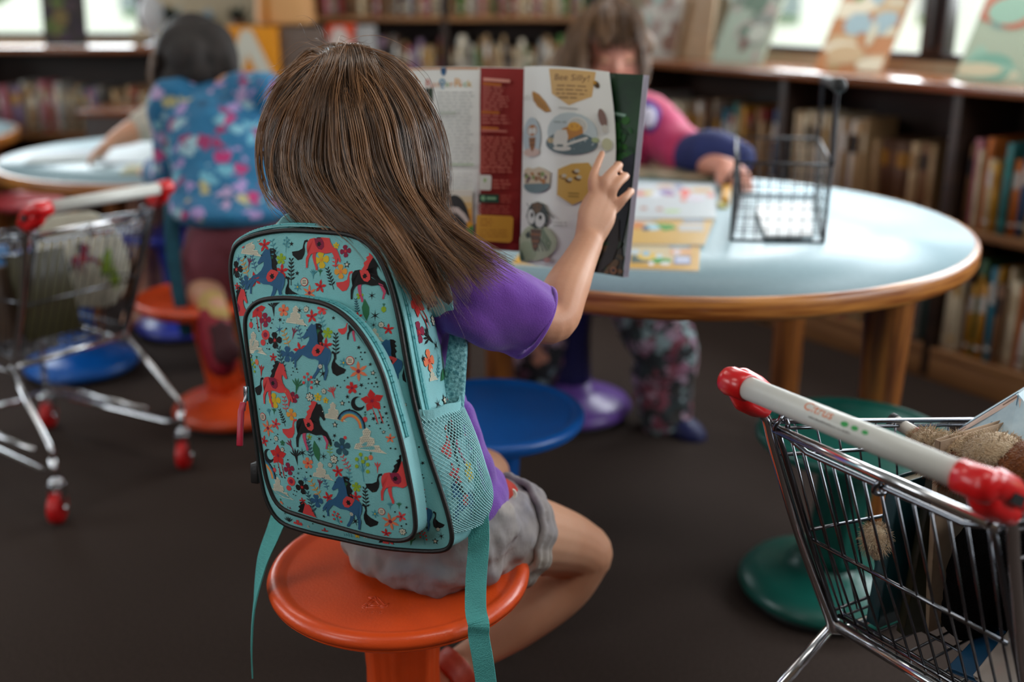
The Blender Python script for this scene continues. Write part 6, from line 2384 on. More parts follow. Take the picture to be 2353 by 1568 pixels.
pr.lines(1120, 203, 1176, 8, 7.2, 'ad5c50', 3.6, 5, 0.3)
pr.line(1118, 262, 1156, 263, 5, 'b5651c')
pr.lines(1118, 268, 1184, 3, 8, 'ad5c50', 4, 6, 0.2)
pr.line(1117, 298, 1154, 299, 5, 'b5651c')
pr.line(1117, 304, 1172, 305, 5, 'b5665a')
pr.lines(1115, 318, 1188, 10, 7.2, 'ab5648', 4.4, 7, 0.1)
pr.lines(1114, 388, 1186, 2, 7.4, 'ab5648', 4.2, 8, 0.15)
pr.poly([(1114, 406), (1138, 406), (1140, 410), (1139, 438), (1136, 441), (1113, 440), (1112, 436)], 'c9c8be')
pr.oval(1126, 418, 3, 5, '8fae6a')
pr.lines(1142, 416, 1184, 3, 8, 'ab5648', 4.4, 9, 0.4)
pr.rect(1113, 450, 1156, 469, '14402f')
pr.oval(1122, 459, 5, 6, '7aa07a')
pr.rect(1130, 456, 1150, 462, '7aa07a')
pr.lines(1160, 451, 1184, 3, 7, '9c4336', 4, 10, 0.2)
pr.lines(1112, 475, 1184, 3, 7, '9c4336', 4, 11, 0.2)
pr.poly([(1111, 497), (1182, 499), (1187, 504), (1184, 554), (1178, 560), (1110, 556), (1106, 551), (1108, 500)], 'c8912e')
pr.lines(1116, 505, 1145, 3, 7, 'a86f1c', 3.4, 12, 0.2)
pr.lines(1114, 530, 1176, 3, 7, 'b37b22', 3, 13, 0.2)
pr.build('page_print', mag)

# right-hand stack of pages with a green photograph, and the leaf being turned
RP = Sheet(sp_t, P(1479, 172, 1.515), P(1432, 638, 1.525), P(1198, 598, 1.64), bow=-0.004)
block = MB()
nn = RP.n
for k in range(6):
    o = -nn * (0.0012 * k + 0.0006)
    s2 = Sheet(RP.k[0] + o, RP.k[1] + o + Vector((0.0009 * k, 0.0004 * k, 0)), RP.k[2] + o + Vector((0.0009 * k, 0.0004 * k, 0)), RP.k[3] + o, bow=-0.004)
    block.grid(lambda u, v: s2.pt(u, v, 0), 10, 4)
    block.grid(lambda u, v: s2.pt(1 - u, v, -0.0010), 10, 4)
    block.grid(lambda u, v: s2.pt(1, u, -0.0010 * v), 4, 1)
    block.grid(lambda u, v: s2.pt(u, 0, -0.0010 * v), 10, 1)
    block.grid(lambda u, v: s2.pt(u, 1, -0.0010 * v), 10, 1)
block.build('page_stack', mat('lilac_page_edges', '#a39aa6', 0.6), mag)
leafmesh('photo_page', RP, mat('green_photo_print', '#06240f', 0.28, second='#123f16', scale=16, detail=6))
pr = Printer(RP)
pr.line(1402, 180, 1398, 262, 9, '3f6a54'); pr.line(1404, 258, 1440, 266, 10, '46705a')
pr.line(1402, 184, 1398, 258, 5, '7f9c8c'); pr.line(1406, 258, 1438, 265, 5, '8aa596')
r4 = random.Random(4)
for _ in range(26):
    pr.oval(r4.uniform(1412, 1452), r4.uniform(270, 370), r4.uniform(4, 10), r4.uniform(5, 14), r4.choice(('0f4a14', '164f12', '06300f', '1f5a10')), r4.uniform(0, 3), 8)
pr.poly([(1420, 372), (1462, 350), (1450, 470), (1430, 560), (1436, 620), (1410, 480)], '0a1320')
pr.poly([(1355, 600), (1385, 520), (1416, 480), (1430, 560), (1430, 636), (1340, 622)], '2a2413')
for _ in range(30):
    pr.oval(r4.uniform(1350, 1428), r4.uniform(520, 628), r4.uniform(3, 9), r4.uniform(5, 12), r4.choice(('4a3a1a', '5f4520', '26401c', '35401c', '6a4a22', '1c3018')), r4.uniform(0, 3), 8)
pr.poly([(1400, 500), (1425, 505), (1424, 560), (1410, 600), (1380, 628), (1340, 630), (1380, 606), (1402, 560)], '24150d')
pr.oval(1412, 622, 8, 9, '8a5a34'); pr.oval(1412, 622, 4, 4, '2a1a10')
pr.build('photo_print', mag)

BP = Sheet(sp_t + nn * 0.003, P(1394, 163, 1.535), P(1352, 628, 1.548), P(1196, 602, 1.622), bow=0.016, curl=-0.006, edge=0.17)
leafmesh('turning_leaf', BP, PAPER)
pr = Printer(BP)
pr.poly([(1277, 163), (1372, 166), (1366, 224), (1322, 246), (1284, 220)], 'cba468')
pr.text('Bee Silly!', 1289, 189, 20, '6a4a2c', slant=0.12)
for k, (xa, xb) in enumerate(((1296, 1358), (1294, 1358), (1294, 1360), (1300, 1340))):
    pr.lines(xa, 200 + k * 9, xb, 1, 5, '8a6a40', 3, 20 + k, 0.05)
pr.oval(1374, 195, 5, 9, '4a351a', -0.4); pr.oval(1371, 191, 3, 4, 'b8862c')
pr.line(1300, 251, 1340, 254, 2.2, 'a5a49c')
pr.poly([(1230, 216), (1234, 212), (1250, 220), (1268, 238), (1283, 260), (1268, 262), (1246, 248), (1234, 232)], 'b27a22')
for k in range(7):
    xx = 1238 + k * 5.4
    pr.line(xx, 218 + k * 5, xx - 3, 236 + k * 3.6, 1.6, '6a4413')
pr.lines(1208, 222, 1228, 2, 6, 'b4b3aa', 2, 30, 0.1)
pr.oval(1230, 318, 26, 46, 'aebcc0')
pr.oval(1230, 352, 24, 10, 'c9ada0')
pr.oval(1232, 302, 14, 13, 'a86a2c'); pr.oval(1226, 303, 6, 8, 'cfcfc8'); pr.oval(1238, 303, 6, 8, 'cfcfc8')
pr.poly([(1222, 318), (1242, 318), (1240, 340), (1232, 352), (1224, 338)], '8a5520')
pr.line(1223, 325, 1241, 325, 2, '4a2c10'); pr.line(1224, 335, 1240, 335, 2, '4a2c10')
pr.oval(1326, 308, 52, 46, 'b4c0c0')
pr.oval(1324, 332, 54, 26, '586a6e')
pr.oval(1282, 326, 8, 6, 'bfa676'); pr.oval(1374, 322, 7, 6, '9aa67a')
pr.oval(1340, 292, 20, 20, 'd0cec4'); pr.oval(1340, 292, 17, 17, 'b9b8ae')
pr.poly([(1308, 300), (1330, 290), (1350, 292), (1352, 308), (1320, 326)], 'b27a3a')
pr.oval(1334, 294, 13, 10, 'd09a3a')
pr.poly([(1291, 312), (1298, 303), (1318, 302), (1322, 316), (1318, 342), (1300, 346), (1288, 334)], 'cfcdc4')
pr.oval(1308, 344, 20, 6, 'c9c7be'); pr.oval(1304, 338, 8, 3, '4a5a5a')
pr.line(1318, 336, 1360, 318, 5, 'd0cec4')
pr.lines(1290, 283, 1318, 1, 5, '8f9a98', 3, 33, 0.0)
pr.oval(1244, 428, 36, 18, '5f7578')
pr.poly([(1208, 392), (1220, 386), (1236, 390), (1252, 386), (1268, 392), (1282, 400), (1280, 424), (1210, 424)], 'c4b296')
r6 = random.Random(6)
for _ in range(16):
    pr.oval(r6.uniform(1214, 1276), r6.uniform(396, 422), r6.uniform(3, 7), r6.uniform(3, 7), r6.choice(('8a5a2c', 'a86a2c', '6a4a4a', '7a8a4a', 'c09a5a')), 0, 8)
pr.poly([(1300, 392), (1330, 378), (1362, 374), (1372, 392), (1366, 450), (1330, 472), (1298, 450)], 'c39a4a')
for x, y in ((1310, 410), (1336, 398), (1340, 412), (1322, 418)):
    pr.oval(x, y, 7, 4, '6a4a22', 0.4); pr.oval(x + 4, y - 4, 5, 4, 'b9b3a0')
pr.lines(1322, 444, 1346, 2, 7, '8f7434', 3, 36, 0.1)
pr.oval(1246, 560, 50, 42, 'a9b193')
pr.oval(1220, 580, 30, 24, '96a483')
pr.poly([(1262, 520), (1286, 560), (1280, 580), (1262, 556)], '6f7f62')
for a in (-0.5, -0.2, 0.1, 0.4):
    pr.line(1244, 530, 1244 + 40 * sin(a + 0.5), 572 + 8 * cos(a), 3, '4a5348')
pr.line(1226, 478, 1220, 468, 1.8, '3a3a2c'); pr.line(1272, 486, 1292, 504, 3, '4a4a3a')
pr.poly([(1224, 482), (1234, 470), (1252, 466), (1268, 472), (1276, 488), (1278, 512), (1266, 526), (1244, 528), (1226, 516), (1218, 498)], '1f2a24')
pr.poly([(1236, 472), (1250, 467), (1264, 474), (1258, 488), (1248, 494), (1238, 484)], '5f3f1c')
pr.oval(1233, 500, 11, 17, 'cfd0c8', -0.1); pr.oval(1258, 508, 13, 17, 'cfd0c8', 0.1)
pr.oval(1236, 496, 4, 6, '1c1612'); pr.oval(1259, 502, 4.5, 6, '1c1612')
pr.poly([(1232, 528), (1262, 530), (1258, 556), (1248, 580), (1240, 574), (1234, 552)], '54321a')
pr.line(1234, 540, 1260, 542, 4, '8a4f22'); pr.line(1237, 556, 1256, 557, 4, '8a4f22'); pr.line(1240, 568, 1253, 568, 3, '8a4f22')
pr.poly([(1228, 532), (1216, 540), (1222, 550), (1232, 546)], '2a3a30')
pr.lines(1290, 512, 1320, 2, 7, 'b0b0a8', 2.4, 40, 0.1)
pr.oval(1388, 272, 7, 22, '7a5f56', -0.2); pr.oval(1392, 296, 5, 10, 'b9b5aa')
pr.oval(1396, 330, 9, 14, 'b4b391')
pr.oval(1276, 600, 8, 6, 'b98a80')
pr.poly([(1202, 575), (1202, 600), (1215, 598)], '4a6a58')
pr.build('leaf_print', mag)

# ================================================================ on the round table
def table_mag(label, corners, z, th, border, seed, arts):
    """Magazine lying flat: corners in the picture, on the table surface."""
    k = [atz(x, y, z + th) for x, y in corners]
    t = thing('magazine', label, 'magazine', (k[0] + k[2]) / 2 - Vector((0, 0, th)), group=None, worldspace=True)
    m = MB()
    m.prism([Vector((p.x, p.y, z + 0.0006)) for p in k], Vector((0, 0, th - 0.001)))
    m.build('pages', PAPER, t)
    c = MB()
    c.prism([Vector((p.x, p.y, z + th - 0.0004)) for p in k], Vector((0, 0, 0.0006)))
    c.build('cover', flat(border, 0.35), t)
    sh = Sheet(k[3], k[2], k[1], k[0])
    sh.n = Vector((0, 0, 1))
    p = Printer(sh)
    arts(p)
    p.build('cover_print', t)['kind'] = 'stuff'
    return t


def art_yellow(p):
    p.rect(1452, 548, 1575, 605, 'c4b28c')
    p.rect(1452, 590, 1495, 606, '46584e')
    for x, y, a, b, h in ((1490, 592, 24, 9, 'cfae4e'), (1486, 586, 9, 6, '8fb0c2'), (1516, 592, 8, 5, 'b9c9cc'), (1520, 602, 24, 6, '2f8a2c'), (1498, 608, 7, 5, 'd2c8c4'), (1530, 608, 12, 4, 'd0cdc6'), (1460, 582, 12, 6, 'b0bfc6'), (1470, 562, 20, 6, 'b89a80')):
        p.oval(x, y, a, b, h)
    p.rect(1540, 548, 1587, 573, '6f9cc0'); p.rect(1548, 550, 1580, 572, 'a9c4d2')
    p.rect(1540, 576, 1588, 589, 'cf9a6a'); p.oval(1556, 583, 9, 6, 'cfc0c4')
    p.rect(1550, 592, 1587, 610, '7f86a8'); p.rect(1554, 594, 1584, 607, 'b4b8cc')


def art_mid(p):
    p.rect(1450, 498, 1500, 512, 'b9b4b6')
    p.oval(1466, 520, 18, 9, 'c07a3a'); p.oval(1500, 524, 20, 8, '9cc0cc'); p.oval(1484, 528, 9, 5, '2a4a6a')
    p.poly([(1506, 516), (1545, 518), (1555, 528), (1526, 533)], '2f8a2c')
    p.rect(1570, 504, 1618, 514, 'a3aebf'); p.rect(1560, 518, 1616, 534, 'b5b4b2')
    p.oval(1508, 504, 8, 5, '8fb4cc')


def art_far(p):
    for x, y, a, b, h in ((1475, 448, 16, 6, 'c8746a'), (1492, 447, 14, 5, 'c8b06a'), (1532, 444, 16, 7, '7f7aa8'), (1540, 450, 14, 4, '9a6a8a'), (1575, 446, 12, 10, 'd0685c'), (1572, 462, 8, 6, 'c87a6a'), (1612, 440, 26, 6, 'c09a6a'), (1560, 432, 10, 6, '7a7a9c'),
                          (1530, 430, 22, 5, 'bfa08c'), (1508, 452, 12, 6, 'd0d4dc'), (1634, 452, 10, 6, 'c8807a'), (1480, 482, 8, 3, 'a8705a'), (1516, 484, 8, 3, 'a8705a'), (1545, 488, 20, 3, 'a9c48a'), (1598, 460, 22, 8, 'c4bcc6')):
        p.oval(x, y, a, b, h)


table_mag('yellow bordered magazine on the round table, nearest the camera', [(1176, 606), (1606, 622), (1610, 541), (1236, 528)], TZ, 0.005, 'c79a44', 1, art_yellow)
table_mag('yellow magazine lying behind the nearest one on the round table', [(1300, 560), (1618, 562), (1642, 502), (1330, 490)], TZ + 0.005, 0.004, 'c9a45c', 2, art_mid)
table_mag('pale magazine with red and purple pictures beside the wire basket', [(1330, 500), (1646, 502), (1640, 424), (1340, 416)], TZ + 0.009, 0.004, 'bcc3c6', 3, art_far)
k0 = TZ + 0.0005
open_mag = thing('magazine', 'open magazine with olive edges in front of the child in pink', 'magazine', atz(1560, 408, k0), worldspace=True)
m = MB()
q = [atz(1440, 410, k0), atz(1640, 420, k0), atz(1600, 396, k0), atz(1450, 388, k0)]
m.prism(q, Vector((0, 0, 0.010)))
m.build('pages', mat('olive_paper', '#5d5a40', 0.6, second='#a08a70', scale=18), open_mag, bevel=0.002)
yp = thing('yellow_pencil_box', 'small yellow card box beside the wire basket on the round table', 'box', atz(1664, 462, TZ), worldspace=True)
m = MB()
q = [atz(1655, 470, TZ + 0.001), atz(1676, 472, TZ + 0.001), atz(1680, 432, TZ + 0.001), atz(1662, 430, TZ + 0.001)]
m.prism(q, Vector((0, 0, 0.014)))
m.build('card_box', flat('c8911c', 0.5), yp, bevel=0.002)
m = MB()
m.prism([q[0] + Vector((-0.012, -0.05, 0)), q[0] + Vector((0.006, -0.05, 0)), q[1] * 0.4 + q[0] * 0.6 + Vector((0, -0.002, 0)), q[0] + Vector((-0.008, -0.002, 0))], Vector((0, 0, 0.006)))
m.build('card_flap', flat('bdb45e', 0.5), yp)

# wire basket with a bail handle
BLW = mat('dark_wire', '#15141a', 0.4, 0.4)
wb = thing('wire_basket', 'black wire basket with a hooked handle on the round table', 'basket', atz(1790, 520, TZ), worldspace=True)
fl_, fr_ = atz(1680, 551, TZ + 0.003), atz(1893, 557, TZ + 0.003)
bl_, br_ = atz(1706, 446, TZ + 0.003), atz(1872, 448, TZ + 0.003)
tfl, tfr = aty(1690, 374, fl_.y), aty(1912, 380, fr_.y)
tbl, tbr = aty(1692, 316, bl_.y), aty(1882, 319, br_.y)


def bil(a, b, c, d, u, v):
    return a * (1 - u) * (1 - v) + b * u * (1 - v) + c * u * v + d * (1 - u) * v


m = MB()
for ring in ([tfl, tfr, tbr, tbl], [fl_, fr_, br_, bl_]):
    for i in range(4):
        m.tube([ring[i], ring[(i + 1) % 4]], 0.0028, 8)
for a, b_ in ((tfl, fl_), (tfr, fr_), (tbr, br_), (tbl, bl_)):
    m.tube([a, b_], 0.0028, 8)
m.build('rim_frame', BLW, wb)
for quad in ((tfl, tfr, fr_, fl_), (tbl, tbr, br_, bl_), (tfl, tbl, bl_, fl_), (tfr, tbr, br_, fr_), (fl_, fr_, br_, bl_)):
    m = MB()
    nu_ = 8 if quad[1] in (tfr, tbr) or quad[0] is fl_ else 12
    for k in range(1, nu_):
        m.tube([bil(*quad, k / nu_, 0), bil(*quad, k / nu_, 1)], 0.0009, 5)
    for k in range(1, 7):
        m.tube([bil(*quad, 0, k / 7), bil(*quad, 1, k / 7)], 0.0009, 5)
    m.build('wire_side', BLW, wb)
m = MB()
hA, hB = aty(1926, 196, fr_.y + 0.02), aty(1890, 182, br_.y - 0.03)
m.tube([Vector(q) for q in smooth_path([tuple(p) for p in (tfr, aty(1916, 320, fr_.y + 0.01), aty(1921, 250, fr_.y + 0.02), hA)], 5)], 0.0046, 10)
m.tube([Vector(q) for q in smooth_path([tuple(p) for p in (tbr, aty(1884, 270, br_.y), hB)], 5)], 0.0036, 10)
m.build('bail_handle', BLW, wb)
m = MB()
m.tube([hA + (hA - hB) * 0.06, hA * 0.7 + hB * 0.3, hA * 0.2 + hB * 0.8, hB], [0.0135, 0.0105, 0.009, 0.0075], 14)
m.ball(hA + (hA - hB) * 0.05, 0.0145)
m.build('handle_grip', BLACKP, wb)
pp = thing('paper_sheets', 'stack of white paper sheets lying in the wire basket', 'paper', atz(1806, 515, TZ + 0.006), worldspace=True)
m = MB()
q = [atz(1758, 546, TZ + 0.008), atz(1866, 546, TZ + 0.008), atz(1864, 470, TZ + 0.008), atz(1736, 478, TZ + 0.008)]
m.prism(q, Vector((0, 0, 0.006)))
m.build('sheets', mat('white_paper', '#e4e6e6', 0.6), pp)

# papers on the left-hand table
for lab, cs, h in (('open picture book lying across the left-hand table', [(55, 380), (240, 372), (232, 346), (80, 352)], 'a9b2ba'), ('white sheets of paper beside the blue jacket on the left-hand table', [(240, 380), (366, 378), (366, 326), (262, 340)], 'd0dce2'),
                   ('small booklet on the left-hand table near the blue sleeve', [(276, 402), (364, 400), (360, 384), (296, 384)], 'c2bf9c')):
    z = 0.5965
    k = [atz(x, y, z) for x, y in cs]
    t = thing('booklet', lab, 'booklet', (k[0] + k[2]) / 2, worldspace=True)
    m = MB()
    m.prism(k, Vector((0, 0, 0.008)))
    m.build('pages', flat(h, 0.6), t, bevel=0.002)
    m = MB()
    if h != 'd0dce2':
        m.prism([k[0] * 0.96 + k[3] * 0.04 + Vector((0, 0, 0.0082)), k[1] * 0.96 + k[2] * 0.04 + Vector((0, 0, 0.0082)), k[1] * 0.8 + k[2] * 0.2 + Vector((0, 0, 0.0082)), k[0] * 0.8 + k[3] * 0.2 + Vector((0, 0, 0.0082))], Vector((0, 0, 0.0006)))
        m.build('print_strip', flat('6f6f3a', 0.6), t)
# ================================================================ the other children
def hand(b, wrist, out, side, s=1.0, curl=0.4):
    """Palm, four fingers and thumb from a wrist point; out = pointing direction, side = thumb side."""
    out = Vector(out).normalized()
    side = Vector(side)
    side = (side - out * side.dot(out)).normalized()
    dn = out.cross(side)
    if dn.z > 0:
        dn = -dn
    for k in range(4):
        o = side * (0.019 - 0.0127 * k) * s
        kn = wrist + out * 0.058 * s + o
        L = (0.042, 0.048, 0.044, 0.035)[k] * s
        b.chain([(wrist + o * 0.5, 0.015 * s), (wrist + out * 0.03 * s + o * 0.9, 0.013 * s), (kn, 0.0092 * s), (kn + out * L * 0.5 + dn * L * 0.25 * curl, 0.0082 * s), (kn + out * L * 0.8 + dn * L * 0.75 * curl, 0.0068 * s)], 10, 4)
    b.chain([(wrist + out * 0.012 * s + side * 0.014 * s, 0.011 * s), (wrist + out * 0.035 * s + side * 0.034 * s + dn * 0.008 * s, 0.0095 * s), (wrist + out * 0.058 * s + side * 0.036 * s + dn * 0.014 * s, 0.0075 * s)], 10, 4)


def hair_wrap(c, M, r, n_side, length, front, seed, spread=0.02):
    """Guide polylines for straight hair falling from the crown round a head (angles from one side of the face round the back)."""
    out = []
    a0, a1 = front
    for k in range(n_side):
        a = a0 + (a1 - a0) * k / (n_side - 1)
        pts = []
        for j in range(5):
            th = PI / 2 * j / 4
            pts.append(c + M @ Vector((r[0] * sin(th) * sin(a), r[1] * sin(th) * cos(a), r[2] * cos(th))))
        base = pts[-1]
        for j in range(1, 6):
            pts.append(base + Vector((0, 0, -length * j / 5)) + (M @ Vector((sin(a), cos(a), 0))) * (0.012 - spread * (j / 5) ** 2))
        out.append(pts)
    return out


def print_mat(name, base, spots, scale=18.0, thresh=0.33):
    """Cloth with scattered blossoms: Voronoi cells, each of a random colour, on a plain ground."""
    m = bpy.data.materials.new(name)
    m.use_nodes = True
    nt = m.node_tree
    b = nt.nodes['Principled BSDF']
    b.inputs['Roughness'].default_value = 0.8
    b.inputs['Sheen Weight'].default_value = 0.15
    tc = nt.nodes.new('ShaderNodeTexCoord')
    nz = nt.nodes.new('ShaderNodeTexNoise')
    nz.inputs['Scale'].default_value = scale * 1.3
    mx = nt.nodes.new('ShaderNodeMix')
    mx.data_type = 'VECTOR'
    mx.inputs['Factor'].default_value = 0.06
    nt.links.new(tc.outputs['Object'], mx.inputs[4])
    nt.links.new(tc.outputs['Object'], nz.inputs['Vector'])
    nt.links.new(nz.outputs['Color'], mx.inputs[5])
    vo = nt.nodes.new('ShaderNodeTexVoronoi')
    vo.inputs['Scale'].default_value = scale
    nt.links.new(mx.outputs[1], vo.inputs['Vector'])
    sep = nt.nodes.new('ShaderNodeSeparateColor')
    nt.links.new(vo.outputs['Color'], sep.inputs[0])
    rp = nt.nodes.new('ShaderNodeValToRGB')
    rp.color_ramp.interpolation = 'CONSTANT'
    n = len(spots)
    while len(rp.color_ramp.elements) < n:
        rp.color_ramp.elements.new(0.5)
    for i, h in enumerate(spots):
        rp.color_ramp.elements[i].position = i / n
        rp.color_ramp.elements[i].color = hx(h)
    nt.links.new(sep.outputs[0], rp.inputs[0])
    st = nt.nodes.new('ShaderNodeValToRGB')
    st.color_ramp.elements[0].position = thresh
    st.color_ramp.elements[0].color = (1, 1, 1, 1)
    st.color_ramp.elements[1].position = thresh + 0.08
    st.color_ramp.elements[1].color = (0, 0, 0, 1)
    nt.links.new(vo.outputs['Distance'], st.inputs[0])
    m2 = nt.nodes.new('ShaderNodeMix')
    m2.data_type = 'RGBA'
    m2.inputs[6].default_value = hx(base)
    nt.links.new(st.outputs[0], m2.inputs[0])
    nt.links.new(rp.outputs[0], m2.inputs[7])
    nt.links.new(m2.outputs[2], b.inputs['Base Color'])
    return m


# ---- child in the blue flowered jacket, leaning over the left-hand table
kid = thing('person', 'child in a blue flowered jacket seen from behind, kneeling on an orange stool', 'person', (okid.x, okid.y, 0), worldspace=True)
kf = Vector((-0.30, 0.95, 0)).normalized()
KM = frame3(Vector((kf.y, -kf.x, 0)), kf, Vector((0, 0, 1)))
kpel = P(540, 520, 2.74)
kche = P(512, 330, 2.83)
knek = P(486, 195, 2.90)
khd = P(447, 128, 3.00)
kfw = (kf + Vector((0.15, 0, -0.75))).normalized()
krt = kfw.cross(Vector((0, 0, 1))).normalized()
KH = frame3(krt, kfw, krt.cross(kfw))
b = Blob()
head_shapes(b, khd, KH, 1.05)
b.chain([(knek, 0.04), (khd + KH @ Vector((0, -0.02, -0.05)), 0.04)])
b.chain([(kpel, 0.075), (kche, 0.062), (knek, 0.042)])
ksl, ksr = P(395, 225, 2.86), P(610, 215, 2.86)
kel, ker = P(395, 400, 2.92), P(640, 330, 3.0)
kwl, kwr = P(345, 395, 3.10), P(560, 320, 3.2)
for s_, e_, w_ in ((ksl, kel, kwl), (ksr, ker, kwr)):
    b.chain([(knek, 0.045), (s_, 0.042), ((s_ + e_) / 2, 0.036), (e_, 0.031), ((e_ + w_) / 2, 0.028), (w_, 0.021)], n=4)
    hand(b, w_, (w_ - e_) + Vector((0, 0.05, -0.02)), KM @ Vector((1 if s_ is ksl else -1, 0, 0)))
# kneeling leg on the stool, bare shin and foot hanging towards the camera; other leg behind it
kkn = P(452, 668, 2.86)
kan = P(492, 706, 2.66)
b.chain([(P(505, 540, 2.76), 0.06), (kkn, 0.055)], 18)
b.chain([(kkn, 0.058), (P(470, 672, 2.75), 0.048), (kan, 0.032), (P(500, 745, 2.64), 0.026), (P(506, 800, 2.635), 0.022), (P(510, 828, 2.63), 0.018)], 16)
ok2 = P(620, 640, 2.9)
b.chain([(P(575, 540, 2.78), 0.055), (ok2, 0.052), (P(640, 800, 2.95), 0.045), (Vector((P(640, 800, 2.95).x, P(640, 800, 2.95).y, 0.06)), 0.032)], 16)
b.fuse('body', SKIN, kid, 0.0065, 3)
face_details(khd, KH, kid, 1.05)
BLUE = print_mat('blue_flowered_cloth', '#075f88', ['#8fb0bb', '#ac2466', '#9a82b4', '#a89f70', '#5f9fb4', '#a98fb4', '#064c70', '#8f2058', '#6fa3b4', '#0f6a93'], 24, 0.40)
b = Blob()
b.ells([(P(541, 497, 2.743), 0.10, 0.075), (P(540, 488, 2.745), 0.150, 0.125), (P(536, 468, 2.75), 0.156, 0.130), (P(530, 430, 2.775), 0.148, 0.118), (P(522, 380, 2.80), 0.142, 0.105), (kche, 0.142, 0.105), (P(502, 250, 2.86), 0.132, 0.09), (P(494, 205, 2.89), 0.09, 0.07), (P(482, 178, 2.90), 0.066, 0.062), (P(476, 165, 2.905), 0.05, 0.05)], KM, 32)
for s_, e_, w_ in ((ksl, kel, kwl), (ksr, ker, kwr)):
    b.chain([(knek + Vector((0, 0, -0.035)), 0.06), (s_, 0.058), ((s_ + e_) / 2, 0.054), (e_, 0.048), (e_ * 0.3 + w_ * 0.7, 0.040)], 20, 5)
b.fuse('jacket', BLUE, kid, 0.007, 3, disp=[(0.016, 0.08, 1)])
b = Blob()
b.ells([(P(541, 506, 2.742), 0.136, 0.112), (P(541, 494, 2.744), 0.150, 0.127), (P(540, 482, 2.746), 0.146, 0.122)], KM, 32)
b.fuse('jacket_hem', mat('dark_blue_rib', '#0d4a68', 0.85, var=0.2, scale=40, bump=0.6, bscale=120), kid, 0.006, 2)
MAUVE = mat('mauve_cotton', '#7a3f4a', 0.9, var=0.08, scale=9)
b = Blob()
b.chain([(kpel, 0.092), (P(512, 560, 2.77), 0.095), (P(495, 600, 2.78), 0.090), (P(462, 655, 2.83), 0.076)], 22)
b.chain([(P(462, 660, 2.84), 0.076), (P(478, 668, 2.77), 0.066)], 18)
b.chain([(P(580, 545, 2.76), 0.088), (ok2, 0.078), (P(632, 740, 2.92), 0.062)], 20)
b.fuse('trousers', MAUVE, kid, 0.007, 3, disp=[(0.012, 0.05, 1)])
b = Blob()
b.chain([(P(487, 698, 2.672), 0.036), (P(496, 732, 2.645), 0.035)], 16)
b.fuse('sock', flat('c8a86a', 0.9), kid, 0.005, 2)
b = Blob()
b.chain([(P(490, 735, 2.65), 0.040), (P(500, 785, 2.635), 0.044), (P(510, 832, 2.63), 0.038)], 18, 5)
b.fuse('shoe', mat('crimson_shoe', '#96162c', 0.6, var=0.1, scale=20), kid, 0.005, 2)
b = Blob()
b.chain([(P(508, 748, 2.606), 0.031), (P(512, 780, 2.594), 0.027), (P(520, 805, 2.590), 0.033), (P(524, 830, 2.590), 0.028)], 18, 5, flat=(1.0, 0.45))
b.fuse('shoe_sole', mat('dark_red_sole', '#3f0f1a', 0.7), kid, 0.004, 2)
st_ = MB()
st_.ribbon([Vector(q) for q in smooth_path([tuple(p) for p in (P(398, 450, 2.74), P(395, 500, 2.70), P(398, 580, 2.70), P(408, 660, 2.70), P(424, 740, 2.70), P(430, 772, 2.70))], 5)], Vector((1, 0.2, 0)), lambda t: 0.040 - 0.010 * t, 0.012)
st_.build('jacket_tie', mat('dark_teal_strap', '#0c4a5c', 0.8, var=0.15, scale=30), kid, bevel=0.003)
DKH = hair_mat('dark_brown_hair', '#0e0805', '#281710', 0.6, 0.2)
DKU = mat('dark_hair_underlayer', '#0f0906', 0.75, second='#1e120c', scale=4, stretch=(16, 16, 1))
b = Blob()
b.ball(khd + KH @ Vector((0, -0.014, 0.012)), (0.094, 0.104, 0.098), KH, 24, 16)
b.chain([(P(430, 120, 2.93), 0.085), (P(440, 160, 2.90), 0.075), (P(398, 185, 2.86), 0.035)], 18)
b.chain([(P(440, 140, 2.88), 0.07), (P(450, 168, 2.862), 0.045), (P(470, 172, 2.862), 0.035)], 18)
b.chain([(P(480, 110, 2.93), 0.075), (P(508, 140, 2.895), 0.055), (P(528, 160, 2.87), 0.030)], 18)
b.chain([(P(490, 140, 2.885), 0.05), (P(500, 172, 2.872), 0.034)], 16)
b.fuse('hair_underlayer', DKU, kid, 0.007, 3)
gk = [[P(440, 52, 2.98), P(x1, 85, 2.91), P(x2, 125, 2.875), P(x3, 165, 2.86), P(x4, y4, 2.85)] for x1, x2, x3, x4, y4 in
      ((385, 366, 362, 362, 195), (400, 385, 380, 385, 200), (425, 415, 415, 425, 196), (450, 450, 455, 462, 185), (475, 488, 495, 505, 175), (490, 515, 528, 540, 165))]
strands('hair', gk, 1500, 90, DKH, kid, 12, rad=0.0009, layer=0.02, jit=0.006, inward=tuple(khd), npt=16)

# ---- child beyond, almost hidden: pale sleeve and light hair
hid = thing('person', 'child in a pale top reaching over the left-hand table, mostly hidden behind the blue jacket', 'person', (P(470, 400, 3.62).x, P(470, 400, 3.62).y, 0), worldspace=True)
b = Blob()
hh = P(428, 140, 3.45)
hM = frame3(Vector((0.3, 0.95, 0)).normalized(), Vector((-0.95, 0.3, -0.25)).normalized(), Vector((0.3, 0.95, 0)).normalized().cross(Vector((-0.95, 0.3, -0.25)).normalized()))
head_shapes(b, hh, hM, 1.05)
hnk, hpl = P(455, 215, 3.50), P(500, 430, 3.62)
b.chain([(hnk, 0.04), (hh + hM @ Vector((0, -0.02, -0.05)), 0.04)])
b.chain([(hpl, 0.10), ((hpl + hnk) / 2, 0.10), (hnk, 0.05)])
hs, he, hw = P(410, 245, 3.42), P(345, 285, 3.34), P(262, 322, 3.32)
b.chain([(hnk, 0.05), (hs, 0.044), (he, 0.036), ((he + hw) / 2, 0.038), (hw, 0.024)], n=5)
